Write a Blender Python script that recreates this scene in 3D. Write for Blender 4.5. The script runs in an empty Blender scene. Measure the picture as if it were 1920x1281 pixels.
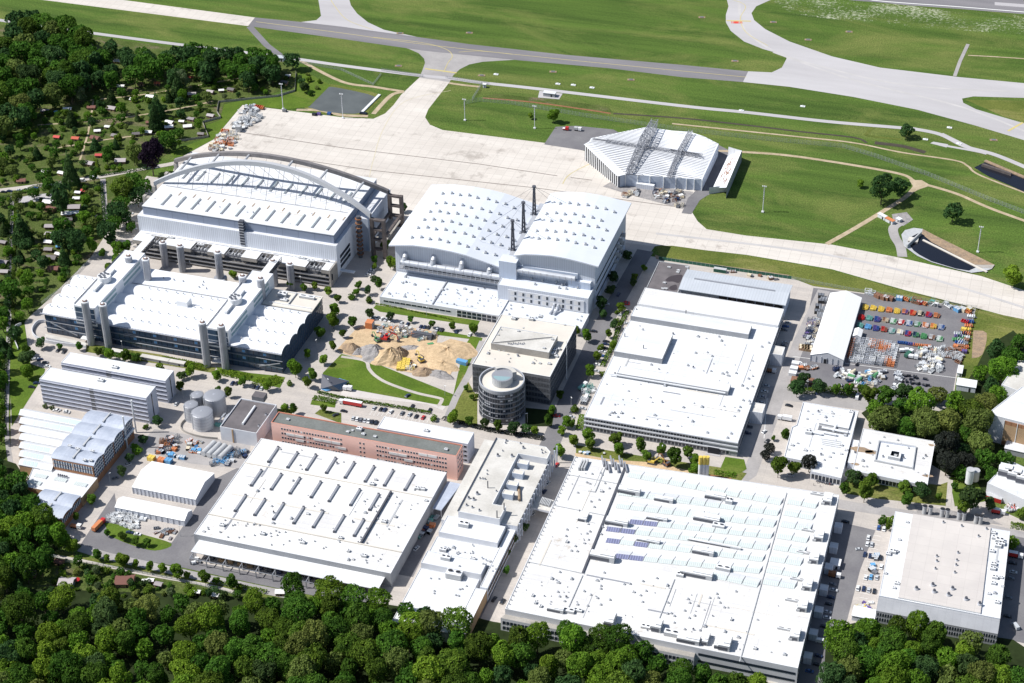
import bpy,math,random
import numpy as np
from mathutils import Vector,Matrix
random.seed(7)
C=bpy.context.scene.collection
SC=bpy.context.scene
# ------------------------------------------------------------ camera, sky, sun, exposure
F_PX,DEP,ROLL,YAW,CAM_H=3530.0,math.radians(33.8),math.radians(-0.78),math.radians(17.8),700.0
_hd=Vector((-math.sin(YAW),math.cos(YAW),0));_rt=Vector((math.cos(YAW),math.sin(YAW),0))
_fw=_hd*math.cos(DEP)+Vector((0,0,-math.sin(DEP)));_up=_rt.cross(_fw)
_R=_rt*math.cos(ROLL)+_up*math.sin(ROLL);_U=-_rt*math.sin(ROLL)+_up*math.cos(ROLL)
CAM=Vector((0,0,CAM_H))-_hd*(CAM_H/math.tan(DEP))
cam_d=bpy.data.cameras.new('camera');cam=bpy.data.objects.new('camera',cam_d);C.objects.link(cam)
cam_d.sensor_width=36;cam_d.lens=F_PX/1920*36;cam_d.clip_start=5;cam_d.clip_end=20000
cam.matrix_world=Matrix(((_R.x,_U.x,-_fw.x,CAM.x),(_R.y,_U.y,-_fw.y,CAM.y),(_R.z,_U.z,-_fw.z,CAM.z),(0,0,0,1)))
SC.camera=cam
SUN_EL=math.radians(51)
w=bpy.data.worlds.new('World');SC.world=w;w.use_nodes=True
nt=w.node_tree;sky=nt.nodes.new('ShaderNodeTexSky');sky.sky_type='NISHITA';sky.sun_disc=False
sky.sun_elevation=SUN_EL;sky.sun_rotation=math.radians(252.2)
bg=nt.nodes['Background'];bg.inputs[1].default_value=0.092;nt.links.new(sky.outputs[0],bg.inputs[0])
sd=bpy.data.lights.new('sun','SUN');sd.energy=5.0;sd.angle=math.radians(0.5);sd.color=(1.0,0.975,0.935)
so=bpy.data.objects.new('sun',sd);C.objects.link(so)
so.rotation_euler=(_rt*math.cos(SUN_EL)+Vector((0,0,-math.sin(SUN_EL)))).to_track_quat('-Z','Y').to_euler()
SC.view_settings.view_transform='Standard';SC.view_settings.look='None'
SC.view_settings.exposure=0.17;SC.view_settings.gamma=1

# ------------------------------------------------------------ points of the plan
def P(x,y,z=0.0):
    """world point at height z on the sight line of a surveyed photo point"""
    d=_fw*F_PX+_R*(x-960)-_U*(y-640.5);t=(z-CAM.z)/d.z
    q=CAM+d*t;return (q.x,q.y)
def px(p):
    v=Vector(p)-CAM;k=v.dot(_fw);return (960+F_PX*v.dot(_R)/k,640.5-F_PX*v.dot(_U)/k)
ZT={'A':(0,0,3),'B':(640,0,3),'C':(1280,0,3),'D':(0,260,3),'E':(640,320,3),'F':(1280,380,3),'g':(0,620,3.42857),'h':(480,560,3.42857),'i':(960,560,3.42857),'j':(1400,680,3.6923),'k':(0,930,3.42857),'l':(500,780,3.42857),'m':(920,820,2.785),'n':(1400,930,3.65),'o':(1080,220,6),'p':(250,270,6),'q':(500,280,4.575),'s':(220,440,4.3636),'t':(60,470,5.8233),'u':(860,570,5.125),'v':(0,440,5.8208),'w':(1240,480,6.857),'x':(0,730,4.573),'y':(1720,640,3.77),'r':(380,180,8),'a':(770,800,3.7667),'b':(0,260,5.82),'c':(1480,530,5.0526),'_':(0,0,1)}
def Z(k,x,y):a,b,c=ZT[k];return (a+x/c,b+y/c)
def PZ(k,z,*pts):return [P(*Z(k,*p),z) for p in pts]
def HY(x,y,Y):
    """height at which the sight line crosses the vertical plane y = Y"""
    d=_fw*F_PX+_R*(x-960)-_U*(y-640.5);t=(Y-CAM.y)/d.y;q=CAM+d*t;return q.z,q.x

# ------------------------------------------------------------ materials
M={}
def mat(name,col,rough=0.8,spread=0.0,scale=0.1,col2=None,seam=None,metal=0.0,rnd=0.0,fine=0.0,spec=0.3,streak=None,thr=(.36,.64),big=None,speck=None):
    m=bpy.data.materials.new(name);m.use_nodes=True;n=m.node_tree;b=n.nodes['Principled BSDF']
    b.inputs['Roughness'].default_value=rough;b.inputs['Metallic'].default_value=metal
    b.inputs['Specular IOR Level'].default_value=spec
    c4=(*col,1);N=n.nodes.new;L=n.links.new
    out=None
    tc=N('ShaderNodeNewGeometry').outputs['Position']
    def mix(a,bcol,fac,mode='MIX'):
        x=N('ShaderNodeMix');x.data_type='RGBA';x.blend_type=mode
        for s,v in ((0,fac),(6,a),(7,bcol)):
            if hasattr(v,'links'):L(v,x.inputs[s])
            else:x.inputs[s].default_value=v
        return x.outputs[2]
    cur=c4
    if spread or col2:
        t=N('ShaderNodeTexNoise');t.inputs['Scale'].default_value=scale;t.inputs['Detail'].default_value=6;t.inputs['Roughness'].default_value=0.62
        if streak:
            mp=N('ShaderNodeMapping');mp.inputs['Rotation'].default_value=(0,0,streak[0]);mp.inputs['Scale'].default_value=(streak[1],streak[2],1)
            L(tc,mp.inputs[0]);L(mp.outputs[0],t.inputs[0])
        else:L(tc,t.inputs[0])
        r=N('ShaderNodeMapRange');r.inputs[1].default_value,r.inputs[2].default_value=thr;L(t.outputs[0],r.inputs[0])
        other=(*col2,1) if col2 else tuple(max(0,c*(1-spread)) for c in col)+(1,)
        cur=mix(c4,other,r.outputs[0])
    if big:  # (colour, scale, lo, hi): broad soft patches
        t=N('ShaderNodeTexNoise');t.inputs['Scale'].default_value=big[1];t.inputs['Detail'].default_value=8;t.inputs['Roughness'].default_value=.7;t.inputs['Distortion'].default_value=.6
        mp=N('ShaderNodeMapping');mp.inputs['Rotation'].default_value=(0,0,.28);mp.inputs['Scale'].default_value=(.55,1.3,1);L(tc,mp.inputs[0]);L(mp.outputs[0],t.inputs[0])
        r=N('ShaderNodeMapRange');r.inputs[1].default_value,r.inputs[2].default_value=big[2],big[3];L(t.outputs[0],r.inputs[0]);cur=mix(cur,(*big[0],1),r.outputs[0])
    if speck:  # (colour, scale, lo, hi, mask scale)
        t=N('ShaderNodeTexNoise');t.inputs['Scale'].default_value=speck[1];t.inputs['Detail'].default_value=5;t.inputs['Roughness'].default_value=.75;L(tc,t.inputs[0])
        t2=N('ShaderNodeTexNoise');t2.inputs['Scale'].default_value=speck[4];t2.inputs['Detail'].default_value=3;L(tc,t2.inputs[0])
        ad=N('ShaderNodeMath');ad.operation='MULTIPLY_ADD';ad.inputs[1].default_value=.55;L(t2.outputs[0],ad.inputs[0]);L(t.outputs[0],ad.inputs[2])
        r=N('ShaderNodeMapRange');r.inputs[1].default_value,r.inputs[2].default_value=speck[2],speck[3];L(ad.outputs[0],r.inputs[0]);cur=mix(cur,(*speck[0],1),r.outputs[0])
    if fine:
        t=N('ShaderNodeTexNoise');t.inputs['Scale'].default_value=0.9;t.inputs['Detail'].default_value=3;L(tc,t.inputs[0])
        r=N('ShaderNodeMapRange');r.inputs[1].default_value=0.3;r.inputs[2].default_value=0.7;r.inputs[3].default_value=1-fine;r.inputs[4].default_value=1+fine;L(t.outputs[0],r.inputs[0])
        cb=N('ShaderNodeCombineColor');[L(r.outputs[0],cb.inputs[i]) for i in range(3)]
        cur=mix(cur,cb.outputs[0],1.0,'MULTIPLY')
    if seam:  # (width, height, strength, mortar)
        t=N('ShaderNodeTexBrick');t.offset=0.0 if len(seam)<5 else seam[4];t.inputs['Scale'].default_value=1
        t.inputs['Brick Width'].default_value=seam[0];t.inputs['Row Height'].default_value=seam[1];t.inputs['Mortar Size'].default_value=seam[3]
        t.inputs['Color1'].default_value=(1,1,1,1);v=1-seam[2]*.25;t.inputs['Color2'].default_value=(v,v,v,1);v=1-seam[2];t.inputs['Mortar'].default_value=(v,v,v,1)
        L(tc,t.inputs[0]);cur=mix(cur,t.outputs[0],1.0,'MULTIPLY')
    if rnd:
        oi=N('ShaderNodeObjectInfo');h=N('ShaderNodeHueSaturation')
        r=N('ShaderNodeMapRange');r.inputs[3].default_value=1-rnd;r.inputs[4].default_value=1+rnd;L(oi.outputs['Random'],r.inputs[0]);L(r.outputs[0],h.inputs['Value'])
        r2=N('ShaderNodeMath');r2.operation='MULTIPLY_ADD';r2.inputs[1].default_value=7.31;r2.inputs[2].default_value=0.17;L(oi.outputs['Random'],r2.inputs[0])
        r4=N('ShaderNodeMath');r4.operation='FRACT';L(r2.outputs[0],r4.inputs[0])
        r3=N('ShaderNodeMapRange');r3.inputs[3].default_value=0.5-rnd*.07;r3.inputs[4].default_value=0.5+rnd*.07;L(r4.outputs[0],r3.inputs[0]);L(r3.outputs[0],h.inputs['Hue'])
        if hasattr(cur,'links'):L(cur,h.inputs['Color'])
        else:h.inputs['Color'].default_value=cur
        cur=h.outputs[0]
    if hasattr(cur,'links'):L(cur,b.inputs['Base Color'])
    else:b.inputs['Base Color'].default_value=cur
    if name.startswith('leaf'):  # thin leaves let light through
        tr=N('ShaderNodeBsdfTranslucent');ms=N('ShaderNodeMixShader');ms.inputs[0].default_value=0.38;L(cur,tr.inputs[0]);L(b.outputs[0],ms.inputs[1]);L(tr.outputs[0],ms.inputs[2]);L(ms.outputs[0],n.nodes['Material Output'].inputs[0])
    M[name]=m;return m

# ------------------------------------------------------------ mesh builder
def lerp(a,b,t):return tuple(a[i]+(b[i]-a[i])*t for i in range(len(a)))
def inset(poly,d):
    n=len(poly);a=sum(poly[i][0]*poly[(i+1)%n][1]-poly[(i+1)%n][0]*poly[i][1] for i in range(n));s=1 if a>0 else-1
    out=[]
    for i in range(n):
        p0,p1,p2=poly[i-1],poly[i],poly[(i+1)%n]
        e1=Vector((p1[0]-p0[0],p1[1]-p0[1])).normalized();e2=Vector((p2[0]-p1[0],p2[1]-p1[1])).normalized()
        n1=Vector((-e1.y,e1.x))*s;n2=Vector((-e2.y,e2.x))*s;k=n1+n2;k=k/max(0.3,1+n1.dot(n2))
        out.append((p1[0]+k.x*d,p1[1]+k.y*d))
    return out
def ccw(poly):
    n=len(poly);a=sum(poly[i][0]*poly[(i+1)%n][1]-poly[(i+1)%n][0]*poly[i][1] for i in range(n))
    return list(poly) if a>0 else list(poly)[::-1]
HOST={}
ROOFS={'roof_vent','skylight','air_unit','roof_hatch','flue','roof_slot','roof_pipe','rooflight','solar_rooflight','air_duct','puddle','roof_stain','roof_lantern','roof_rail','roof_vent_strip','roof_edge_vent','arch_brace','roof_drum','roof_duct','roof_curb','light_well','roof_court','roof_housing','roof_rib','roof_fitting','roof_walkway'}-{'arch_brace'}
WALLS={'window','window_band','door','window_rows','glazing_band','stair_glazing','end_glazing','side_glazing','sun_ledge','sun_louvre','blinds','louvre_ring','sunblind','facade_fin','downpipe','gate','wall_post','frame_strip'}
def host(parent,name):
    return HOST.get((parent.name,'roof' if name in ROOFS else 'wall' if name in WALLS else ''),parent)
class MB:
    def __init__(s):s.v=[];s.f=[];s.m=[];s.names=[]
    def mi(s,m):
        if m not in s.names:s.names.append(m)
        return s.names.index(m)
    def face(s,pts,m):
        b=len(s.v);s.v+=[tuple(p) for p in pts];s.f.append(tuple(range(b,b+len(pts))));s.m.append(s.mi(m));return s
    def prism(s,poly,z0,z1,side,top=None,bottom=None):
        poly=ccw(poly);n=len(poly)
        for i in range(n):
            a,b=poly[i],poly[(i+1)%n];s.face([(*a,z0),(*b,z0),(*b,z1),(*a,z1)],side)
        if top:s.face([(*p,z1) for p in poly],top)
        if bottom:s.face([(*p,z0) for p in poly[::-1]],bottom)
        return s
    def ring(s,poly,t,z,m):
        poly=ccw(poly);q=inset(poly,t);n=len(poly)
        for i in range(n):
            j=(i+1)%n;s.face([(*poly[i],z),(*poly[j],z),(*q[j],z),(*q[i],z)],m)
        return q
    def box(s,x0,x1,y0,y1,z0,z1,m,top=None):
        return s.prism([(x0,y0),(x1,y0),(x1,y1),(x0,y1)],z0,z1,m,top or m,m)
    def obox(s,c,ang,L,W,z0,z1,m,top=None):
        ca,sa=math.cos(ang),math.sin(ang)
        q=[(c[0]+ca*a*L/2-sa*b*W/2,c[1]+sa*a*L/2+ca*b*W/2) for a,b in ((-1,-1),(1,-1),(1,1),(-1,1))]
        return s.prism(q,z0,z1,m,top or m,m)
    def cyl(s,x,y,r,z0,z1,m,top=None,n=20,r1=None,cap=True):
        r1=r if r1 is None else r1
        A=[(x+r*math.cos(i*2*math.pi/n),y+r*math.sin(i*2*math.pi/n),z0) for i in range(n)]
        B=[(x+r1*math.cos(i*2*math.pi/n),y+r1*math.sin(i*2*math.pi/n),z1) for i in range(n)]
        for i in range(n):j=(i+1)%n;s.face([A[i],A[j],B[j],B[i]],m)
        if cap:s.face(B,top or m)
        return s
    def bar(s,a,b,r,m,n=6,r1=None):
        a,b=Vector(a),Vector(b);d=(b-a).normalized();u=d.orthogonal().normalized();v=d.cross(u);r1=r if r1 is None else r1
        A=[a+(u*math.cos(i*2*math.pi/n)+v*math.sin(i*2*math.pi/n))*r for i in range(n)]
        B=[b+(u*math.cos(i*2*math.pi/n)+v*math.sin(i*2*math.pi/n))*r1 for i in range(n)]
        for i in range(n):j=(i+1)%n;s.face([A[i],A[j],B[j],B[i]],m)
        s.face(B,m);s.face(A[::-1],m);return s
    def path(s,pts,r,m,n=8):
        for a,b in zip(pts[:-1],pts[1:]):s.bar(a,b,r,m,n)
        return s
    def shell(s,A,B,th,m,edge=None):
        e=edge or m;lo=lambda p:(p[0],p[1],p[2]-th)
        for i in range(len(A)-1):
            s.face([A[i],A[i+1],B[i+1],B[i]],m);s.face([lo(B[i]),lo(B[i+1]),lo(A[i+1]),lo(A[i])],e)
            s.face([lo(A[i]),lo(A[i+1]),A[i+1],A[i]],e);s.face([B[i],B[i+1],lo(B[i+1]),lo(B[i])],e)
        s.face([lo(B[0]),lo(A[0]),A[0],B[0]],e);s.face([lo(A[-1]),lo(B[-1]),B[-1],A[-1]],e);return s
    def dome(s,x,y,r,z,h,m,n=20,k=4):
        prev=None
        for j in range(k+1):
            a=j/k*math.pi/2;rr=r*math.cos(a);zz=z+h*math.sin(a)
            cur=[(x+rr*math.cos(i*2*math.pi/n),y+rr*math.sin(i*2*math.pi/n),zz) for i in range(n)]
            if prev:
                for i in range(n):q=(i+1)%n;s.face([prev[i],prev[q],cur[q],cur[i]],m)
            prev=cur
        return s
    def mesh(s,name,off=(0,0,0)):
        me=bpy.data.meshes.new(name);me.from_pydata([(a-off[0],b-off[1],c-off[2]) for a,b,c in s.v],[],s.f)
        for n in s.names:me.materials.append(M[n])
        me.polygons.foreach_set('material_index',s.m);me.update();return me
    def build(s,name,parent=None,kind=None,label=None):
        off=tuple(parent.location) if parent else (0,0,0)
        if parent is None and s.v and kind is None:
            xs=[p[0] for p in s.v];ys=[p[1] for p in s.v];off=((min(xs)+max(xs))/2,(min(ys)+max(ys))/2,min(p[2] for p in s.v))
        o=bpy.data.objects.new(name,s.mesh(name,off));C.objects.link(o)
        if parent:
            o.parent=host(parent,name)
            if name in ('roof','wall'):HOST.setdefault((parent.name,name),o)
        else:o.location=off
        if kind:o['kind']=kind
        if label:o['label']=label
        return o
ALL=[]
def tag(o,label,cat,group=None,kind=None):
    o['label']=label;o['category']=cat
    if group:o['group']=group
    if kind:o['kind']=kind
    return o
def thing(name,label,cat,loc=(0,0,0),rz=0,group=None):
    o=bpy.data.objects.new(name,None);C.objects.link(o);o.location=(loc[0],loc[1],loc[2] if len(loc)>2 else 0);o.rotation_euler=(0,0,rz)
    o.empty_display_size=1;return tag(o,label,cat,group)
def part(me,name,parent,loc,rz=0,sc=(1,1,1),label=None):
    """a part that shares mesh data; loc in world metres, parent unrotated"""
    o=bpy.data.objects.new(name,me);C.objects.link(o);o.parent=host(parent,name);pl=parent.location
    o.location=(loc[0]-pl.x,loc[1]-pl.y,loc[2]-pl.z);o.rotation_euler=(0,0,rz);o.scale=sc
    if label:o['label']=label
    return o
def copy_tree(root,loc,rz,sc=(1,1,1)):
    r=root.copy();C.objects.link(r);r.location=loc;r.rotation_euler=(0,0,rz);r.scale=sc
    for ch in root.children:
        c=ch.copy();C.objects.link(c);c.parent=r
    return r
class Kit:
    """one prototype thing; its first use moves the prototype, later uses copy it and each of its parts"""
    def __init__(s,root):s.root=root;s.used=False
    def put(s,loc,rz=0,sc=(1,1,1),label=None,cat=None,group=None):
        if len(loc)==2:loc=(*loc,0)
        if not s.used:s.used=True;r=s.root;r.location=loc;r.rotation_euler=(0,0,rz);r.scale=sc
        else:r=copy_tree(s.root,loc,rz,sc)
        if label:r['label']=label
        if cat:r['category']=cat
        if group:r['group']=group
        ALL.append(r);return r
def cat_rom(pts,k=6):
    out=[];n=len(pts)
    for i in range(n-1):
        p0=pts[max(i-1,0)];p1=pts[i];p2=pts[i+1];p3=pts[min(i+2,n-1)]
        for j in range(k):
            t=j/k;out.append(tuple(0.5*(2*p1[a]+(p2[a]-p0[a])*t+(2*p0[a]-5*p1[a]+4*p2[a]-p3[a])*t*t+(3*p1[a]-p0[a]-3*p2[a]+p3[a])*t**3) for a in range(2)))
    return out+[pts[-1]]
LAY=[0]
def lay(z):LAY[0]+=1;return z+LAY[0]*.0011
def sheet(name,pts,z,m,smooth=0,k='_',kind='structure'):
    z=lay(z)
    w_=PZ(k,0,*pts)
    if smooth:w_=cat_rom(w_,smooth)
    mb=MB();mb.face([(*p,z) for p in ccw(w_)],m);o=mb.build(name,kind=kind);return o
def strip(mb,pts,width,z,m,dash=None):
    n=len(pts);L=[];Rr=[]
    for i in range(n):
        a=Vector(pts[max(i-1,0)]);b=Vector(pts[min(i+1,n-1)]);d=(b-a).normalized();q=Vector((-d.y,d.x))*width/2
        L.append((pts[i][0]+q.x,pts[i][1]+q.y,z));Rr.append((pts[i][0]-q.x,pts[i][1]-q.y,z))
    for i in range(n-1):
        if dash and i%2:continue
        mb.face([Rr[i],Rr[i+1],L[i+1],L[i]],m)
def road(name,pts,width,z,m,k='_',smooth=6,kind='structure'):
    z=lay(z);w_=PZ(k,0,*pts);w_=cat_rom(w_,smooth) if smooth else w_
    mb=MB();strip(mb,w_,width,z,m);return mb.build(name,kind=kind)
def inpoly(x,y,poly):
    c=False;n=len(poly)
    for i in range(n):
        x1,y1=poly[i];x2,y2=poly[i-1]
        if (y1>y) != (y2>y) and x<(x2-x1)*(y-y1)/(y2-y1)+x1:c=not c
    return c
# ------------------------------------------------------------ palette
mat('grass',(0.090,0.148,0.028),0.95,col2=(0.050,0.088,0.018),scale=0.022,fine=0.42,streak=(0.30,0.22,3.2),spec=0.1,big=((0.138,0.165,0.045),.014,.47,.64))
mat('grass_dry',(0.15,0.165,0.04),0.95,col2=(0.085,0.115,0.024),scale=0.03,fine=0.3,spec=0.1,big=((0.21,0.20,0.07),.03,.5,.66))
mat('lawn',(0.105,0.165,0.022),0.95,col2=(0.07,0.12,0.016),scale=0.05,fine=0.2,spec=0.1,big=((0.15,0.175,0.04),.03,.52,.7))
mat('garden',(0.055,0.085,0.018),0.95,col2=(0.095,0.12,0.035),scale=0.07,fine=0.4,spec=0.1,big=((0.16,0.13,0.085),.05,.54,.66))
mat('daisy',(0.090,0.148,0.028),0.95,col2=(0.050,0.088,0.018),scale=0.022,fine=0.42,streak=(0.30,0.22,3.2),spec=0.1,big=((0.138,0.165,0.045),.014,.47,.64),speck=((0.36,0.38,0.27),.34,.80,.95,.03))
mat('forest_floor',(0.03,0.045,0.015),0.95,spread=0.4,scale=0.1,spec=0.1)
mat('apron',(0.64,0.595,0.54),0.9,col2=(0.555,0.51,0.46),scale=0.03,streak=(0.0,.35,1.6),seam=(7.5,7.5,0.22,0.16),fine=0.04,spec=0.15,speck=((0.42,0.38,0.34),.06,.86,1.0,.015))
mat('concrete',(0.47,0.455,0.46),0.9,col2=(0.40,0.385,0.39),scale=0.02,streak=(0.25,0.3,1.5),fine=0.03,spec=0.15)
mat('concrete_pink',(0.59,0.55,0.515),0.9,col2=(0.52,0.485,0.46),scale=0.04,seam=(7.5,7.5,0.15,0.1),spec=0.15)
mat('asphalt',(0.225,0.215,0.225),0.9,col2=(0.17,0.165,0.175),scale=0.03,fine=0.06,streak=(0.2,0.3,2.0),spec=0.15)
mat('asphalt_yard',(0.20,0.195,0.20),0.9,col2=(0.155,0.15,0.16),scale=0.05,fine=0.06,spec=0.15)
mat('paving',(0.51,0.465,0.42),0.9,col2=(0.43,0.395,0.365),scale=0.09,streak=(.1,.5,1.4),seam=(9,6,0.12,0.15),fine=0.06,spec=0.15)
mat('paving_grey',(0.38,0.36,0.35),0.9,col2=(0.30,0.285,0.28),scale=0.06,fine=0.06,spec=0.15)
mat('kerb',(0.55,0.53,0.50),0.9,spec=0.15)
mat('dirt',(0.48,0.39,0.28),0.95,col2=(0.36,0.29,0.19),scale=0.15,fine=0.1,spec=0.1)
mat('sand',(0.58,0.43,0.27),0.95,col2=(0.46,0.34,0.21),scale=0.2,fine=0.14,spec=0.1)
mat('sand_brown',(0.36,0.26,0.17),0.95,col2=(0.25,0.19,0.14),scale=0.3,fine=0.15,spec=0.1)
mat('gravel',(0.34,0.32,0.31),0.95,col2=(0.24,0.23,0.23),scale=0.3,fine=0.15,spec=0.1)
mat('ditch',(0.07,0.06,0.045),0.9,spread=0.3,scale=0.2)
mat('water',(0.125,0.135,0.13),0.3,spread=0.25,scale=0.05,spec=0.4)
mat('water_dark',(0.012,0.014,0.022),0.15,spec=0.4)
mat('yellow_line',(0.52,0.44,0.18),0.8);mat('white_line',(0.75,0.75,0.72),0.8);mat('red_mark',(0.62,0.07,0.05),0.8)
mat('dark_line',(0.20,0.17,0.15),0.9)
mat('roof_white',(0.74,0.745,0.75),0.7,col2=(0.62,0.635,0.66),scale=0.06,streak=(0,.4,1.5),seam=(28,4.0,0.16,0.16),spec=0.2,fine=0.03)
mat('roof_panel',(0.80,0.81,0.83),0.6,col2=(0.73,0.75,0.78),scale=0.06,seam=(3.1,60,0.11,0.12),spec=0.3)
mat('roof_aged',(0.62,0.60,0.56),0.85,col2=(0.50,0.48,0.44),scale=0.07,seam=(12,2.2,0.08,0.08),fine=0.05,spec=0.15)
mat('roof_cream',(0.66,0.62,0.55),0.85,col2=(0.60,0.56,0.50),scale=0.05,seam=(40,3,0.06,0.08),spec=0.15)
mat('roof_stained',(0.73,0.725,0.71),0.75,col2=(0.62,0.61,0.60),scale=0.045,streak=(0,.45,1.4),seam=(24,4,0.16,0.16),fine=0.045,spec=0.2,speck=((0.50,0.45,0.39),.16,.90,1.05,.03))
mat('roof_gravel',(0.185,0.195,0.185),0.95,col2=(0.145,0.155,0.145),scale=0.12,fine=0.1,spec=0.1)
mat('roof_dark',(0.17,0.155,0.16),0.85,col2=(0.12,0.11,0.115),scale=0.1,spec=0.2)
mat('roof_puddle',(0.06,0.05,0.055),0.5)
mat('roof_blue',(0.48,0.52,0.60),0.6,col2=(0.36,0.40,0.48),scale=0.09,seam=(2.4,40,0.10,0.12),spec=0.3)
mat('roof_silver',(0.66,0.69,0.745),0.55,col2=(0.61,0.645,0.70),scale=0.03,seam=(80,3.0,0.05,0.08),spec=0.35)
mat('roof_metal',(0.50,0.53,0.57),0.6,seam=(2.0,60,0.16,0.14),col2=(0.46,0.49,0.53),scale=0.08,spec=0.3)
mat('roof_tent',(0.86,0.855,0.84),0.6,seam=(5,60,0.04,0.1))
mat('wall_light',(0.60,0.63,0.69),0.7,seam=(1.6,60,0.18,0.16),spec=0.3)
mat('wall_pale',(0.66,0.67,0.70),0.8,col2=(0.58,0.59,0.62),scale=0.1)
mat('wall_blue',(0.47,0.53,0.63),0.7,seam=(3.0,50,0.14,0.12),spec=0.3)
mat('wall_grey',(0.36,0.37,0.39),0.8,col2=(0.31,0.32,0.34),scale=0.1,seam=(4,40,0.10,0.12))
mat('wall_dark',(0.19,0.195,0.21),0.7,spread=0.2,scale=0.1)
mat('wall_concrete',(0.40,0.375,0.34),0.9,col2=(0.31,0.29,0.265),scale=0.15,fine=0.06)
mat('wall_bluegrey',(0.26,0.30,0.39),0.7,seam=(12.2,60,0.25,0.25))
mat('wall_slab',(0.56,0.58,0.65),0.75,col2=(0.50,0.52,0.60),scale=0.2)
mat('pink',(0.86,0.54,0.455),0.85,col2=(0.80,0.49,0.41),scale=0.1);mat('pink_edge',(0.62,0.25,0.17),0.85)
mat('brick',(0.40,0.205,0.11),0.9,seam=(1.2,0.5,0.25,0.06,0.5),col2=(0.33,0.16,0.085),scale=0.2)
mat('brick_tan',(0.46,0.31,0.18),0.9,col2=(0.40,0.27,0.16),scale=0.2)
mat('steel_light',(0.56,0.58,0.62),0.45,col2=(0.48,0.50,0.54),scale=0.15,metal=0.3)
mat('steel',(0.34,0.35,0.38),0.5,metal=0.3);mat('steel_dark',(0.10,0.105,0.125),0.6,metal=0.2)
mat('arch_grey',(0.44,0.45,0.47),0.6);mat('arch_brown',(0.23,0.215,0.215),0.7,spread=0.25,scale=0.2)
mat('frame_brown',(0.13,0.11,0.105),0.8,spread=0.35,scale=0.3)
mat('glass_dark',(0.022,0.032,0.05),0.12,spec=0.6);mat('glass_blue',(0.05,0.085,0.14),0.15,spec=0.6)
mat('glass_pale',(0.60,0.655,0.64),0.25,spec=0.5,seam=(1.1,30,0.22,0.18))
mat('shade_blue',(0.13,0.33,0.60),0.5);mat('solar',(0.15,0.16,0.25),0.25,spec=0.6,seam=(1.4,30,-.9,0.2))
mat('white_frame',(0.78,0.78,0.77),0.6);mat('window_blind',(0.70,0.68,0.66),0.7)
mat('unit_grey',(0.48,0.49,0.50),0.6,spread=0.15,scale=0.4);mat('unit_white',(0.72,0.73,0.74),0.6);mat('dark',(0.02,0.022,0.028),0.7)
mat('rust',(0.30,0.14,0.07),0.9,spread=0.4,scale=0.5)
mat('wood',(0.30,0.20,0.12),0.9,rnd=0.35);mat('roof_felt',(0.30,0.27,0.27),0.9,rnd=0.5);mat('shed_roof_white',(0.75,0.74,0.72),0.8)
mat('roof_red',(0.52,0.12,0.08),0.85,rnd=0.3);mat('roof_brown',(0.21,0.10,0.08),0.9,seam=(0.6,40,0.2,0.1))
mat('fence_green',(0.035,0.12,0.085),0.7);mat('fence_wire',(0.34,0.37,0.36),0.6)
for nm,c in dict(silver=(0.50,0.52,0.54),white=(0.74,0.75,0.75),black=(0.02,0.022,0.027),blue=(0.03,0.09,0.28),grey=(0.16,0.17,0.19),red=(0.50,0.03,0.03),green=(0.10,0.30,0.13),teal=(0.14,0.34,0.30),orange=(0.60,0.22,0.09),yellow=(0.70,0.52,0.10),purple=(0.12,0.08,0.25),sky=(0.13,0.34,0.58),cream=(0.68,0.60,0.45),brown=(0.25,0.13,0.08),navy=(0.02,0.035,0.09)).items():
    mat('paint_'+nm,c,0.35,spec=0.5)
mat('leaf',(0.125,0.225,0.026),0.85,col2=(0.060,0.125,0.018),scale=0.22,rnd=0.34,spec=0.12)
mat('leaf_dark',(0.080,0.150,0.042),0.85,col2=(0.045,0.090,0.030),scale=0.22,rnd=0.30,spec=0.12)
mat('leaf_bright',(0.19,0.315,0.030),0.85,col2=(0.105,0.20,0.020),scale=0.3,rnd=0.22,spec=0.12)
mat('leaf_olive',(0.215,0.27,0.065),0.85,col2=(0.13,0.17,0.04),scale=0.3,rnd=0.2,spec=0.12)
mat('leaf_black',(0.045,0.052,0.042),0.85,spread=0.4,scale=0.3,rnd=0.2,spec=0.12)
mat('leaf_purple',(0.030,0.018,0.036),0.85,spread=0.4,scale=0.3,spec=0.12)
mat('leaf_blossom',(0.20,0.24,0.13),0.85,col2=(0.07,0.12,0.03),scale=0.6,rnd=0.2,spec=0.12)
mat('bark',(0.13,0.10,0.075),0.95,spread=0.3,scale=0.8)
mat('tyre',(0.43,0.415,0.41),0.9,col2=(0.50,0.48,0.47),scale=0.05,spec=0.15)
mat('wall_rib',(0.72,0.75,0.81),0.7,seam=(1.5,60,0.30,0.18),spec=0.3)
mat('faded_line',(0.55,0.49,0.33),0.9)
mat('glass_teal',(0.26,0.38,0.40),0.2,spec=0.6)
mat('tower_grey',(0.40,0.41,0.44),0.5,col2=(0.33,0.34,0.37),scale=0.2,metal=0.2)
# ------------------------------------------------------------ ground, airfield, roads
mb=MB();mb.face([(-6000,-6000,0),(6000,-6000,0),(6000,12000,0),(-6000,12000,0)],'grass');mb.build('ground',kind='structure')
g1,g2,g3,g4,g5,g6=.02,.04,.06,.08,.10,.12
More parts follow.
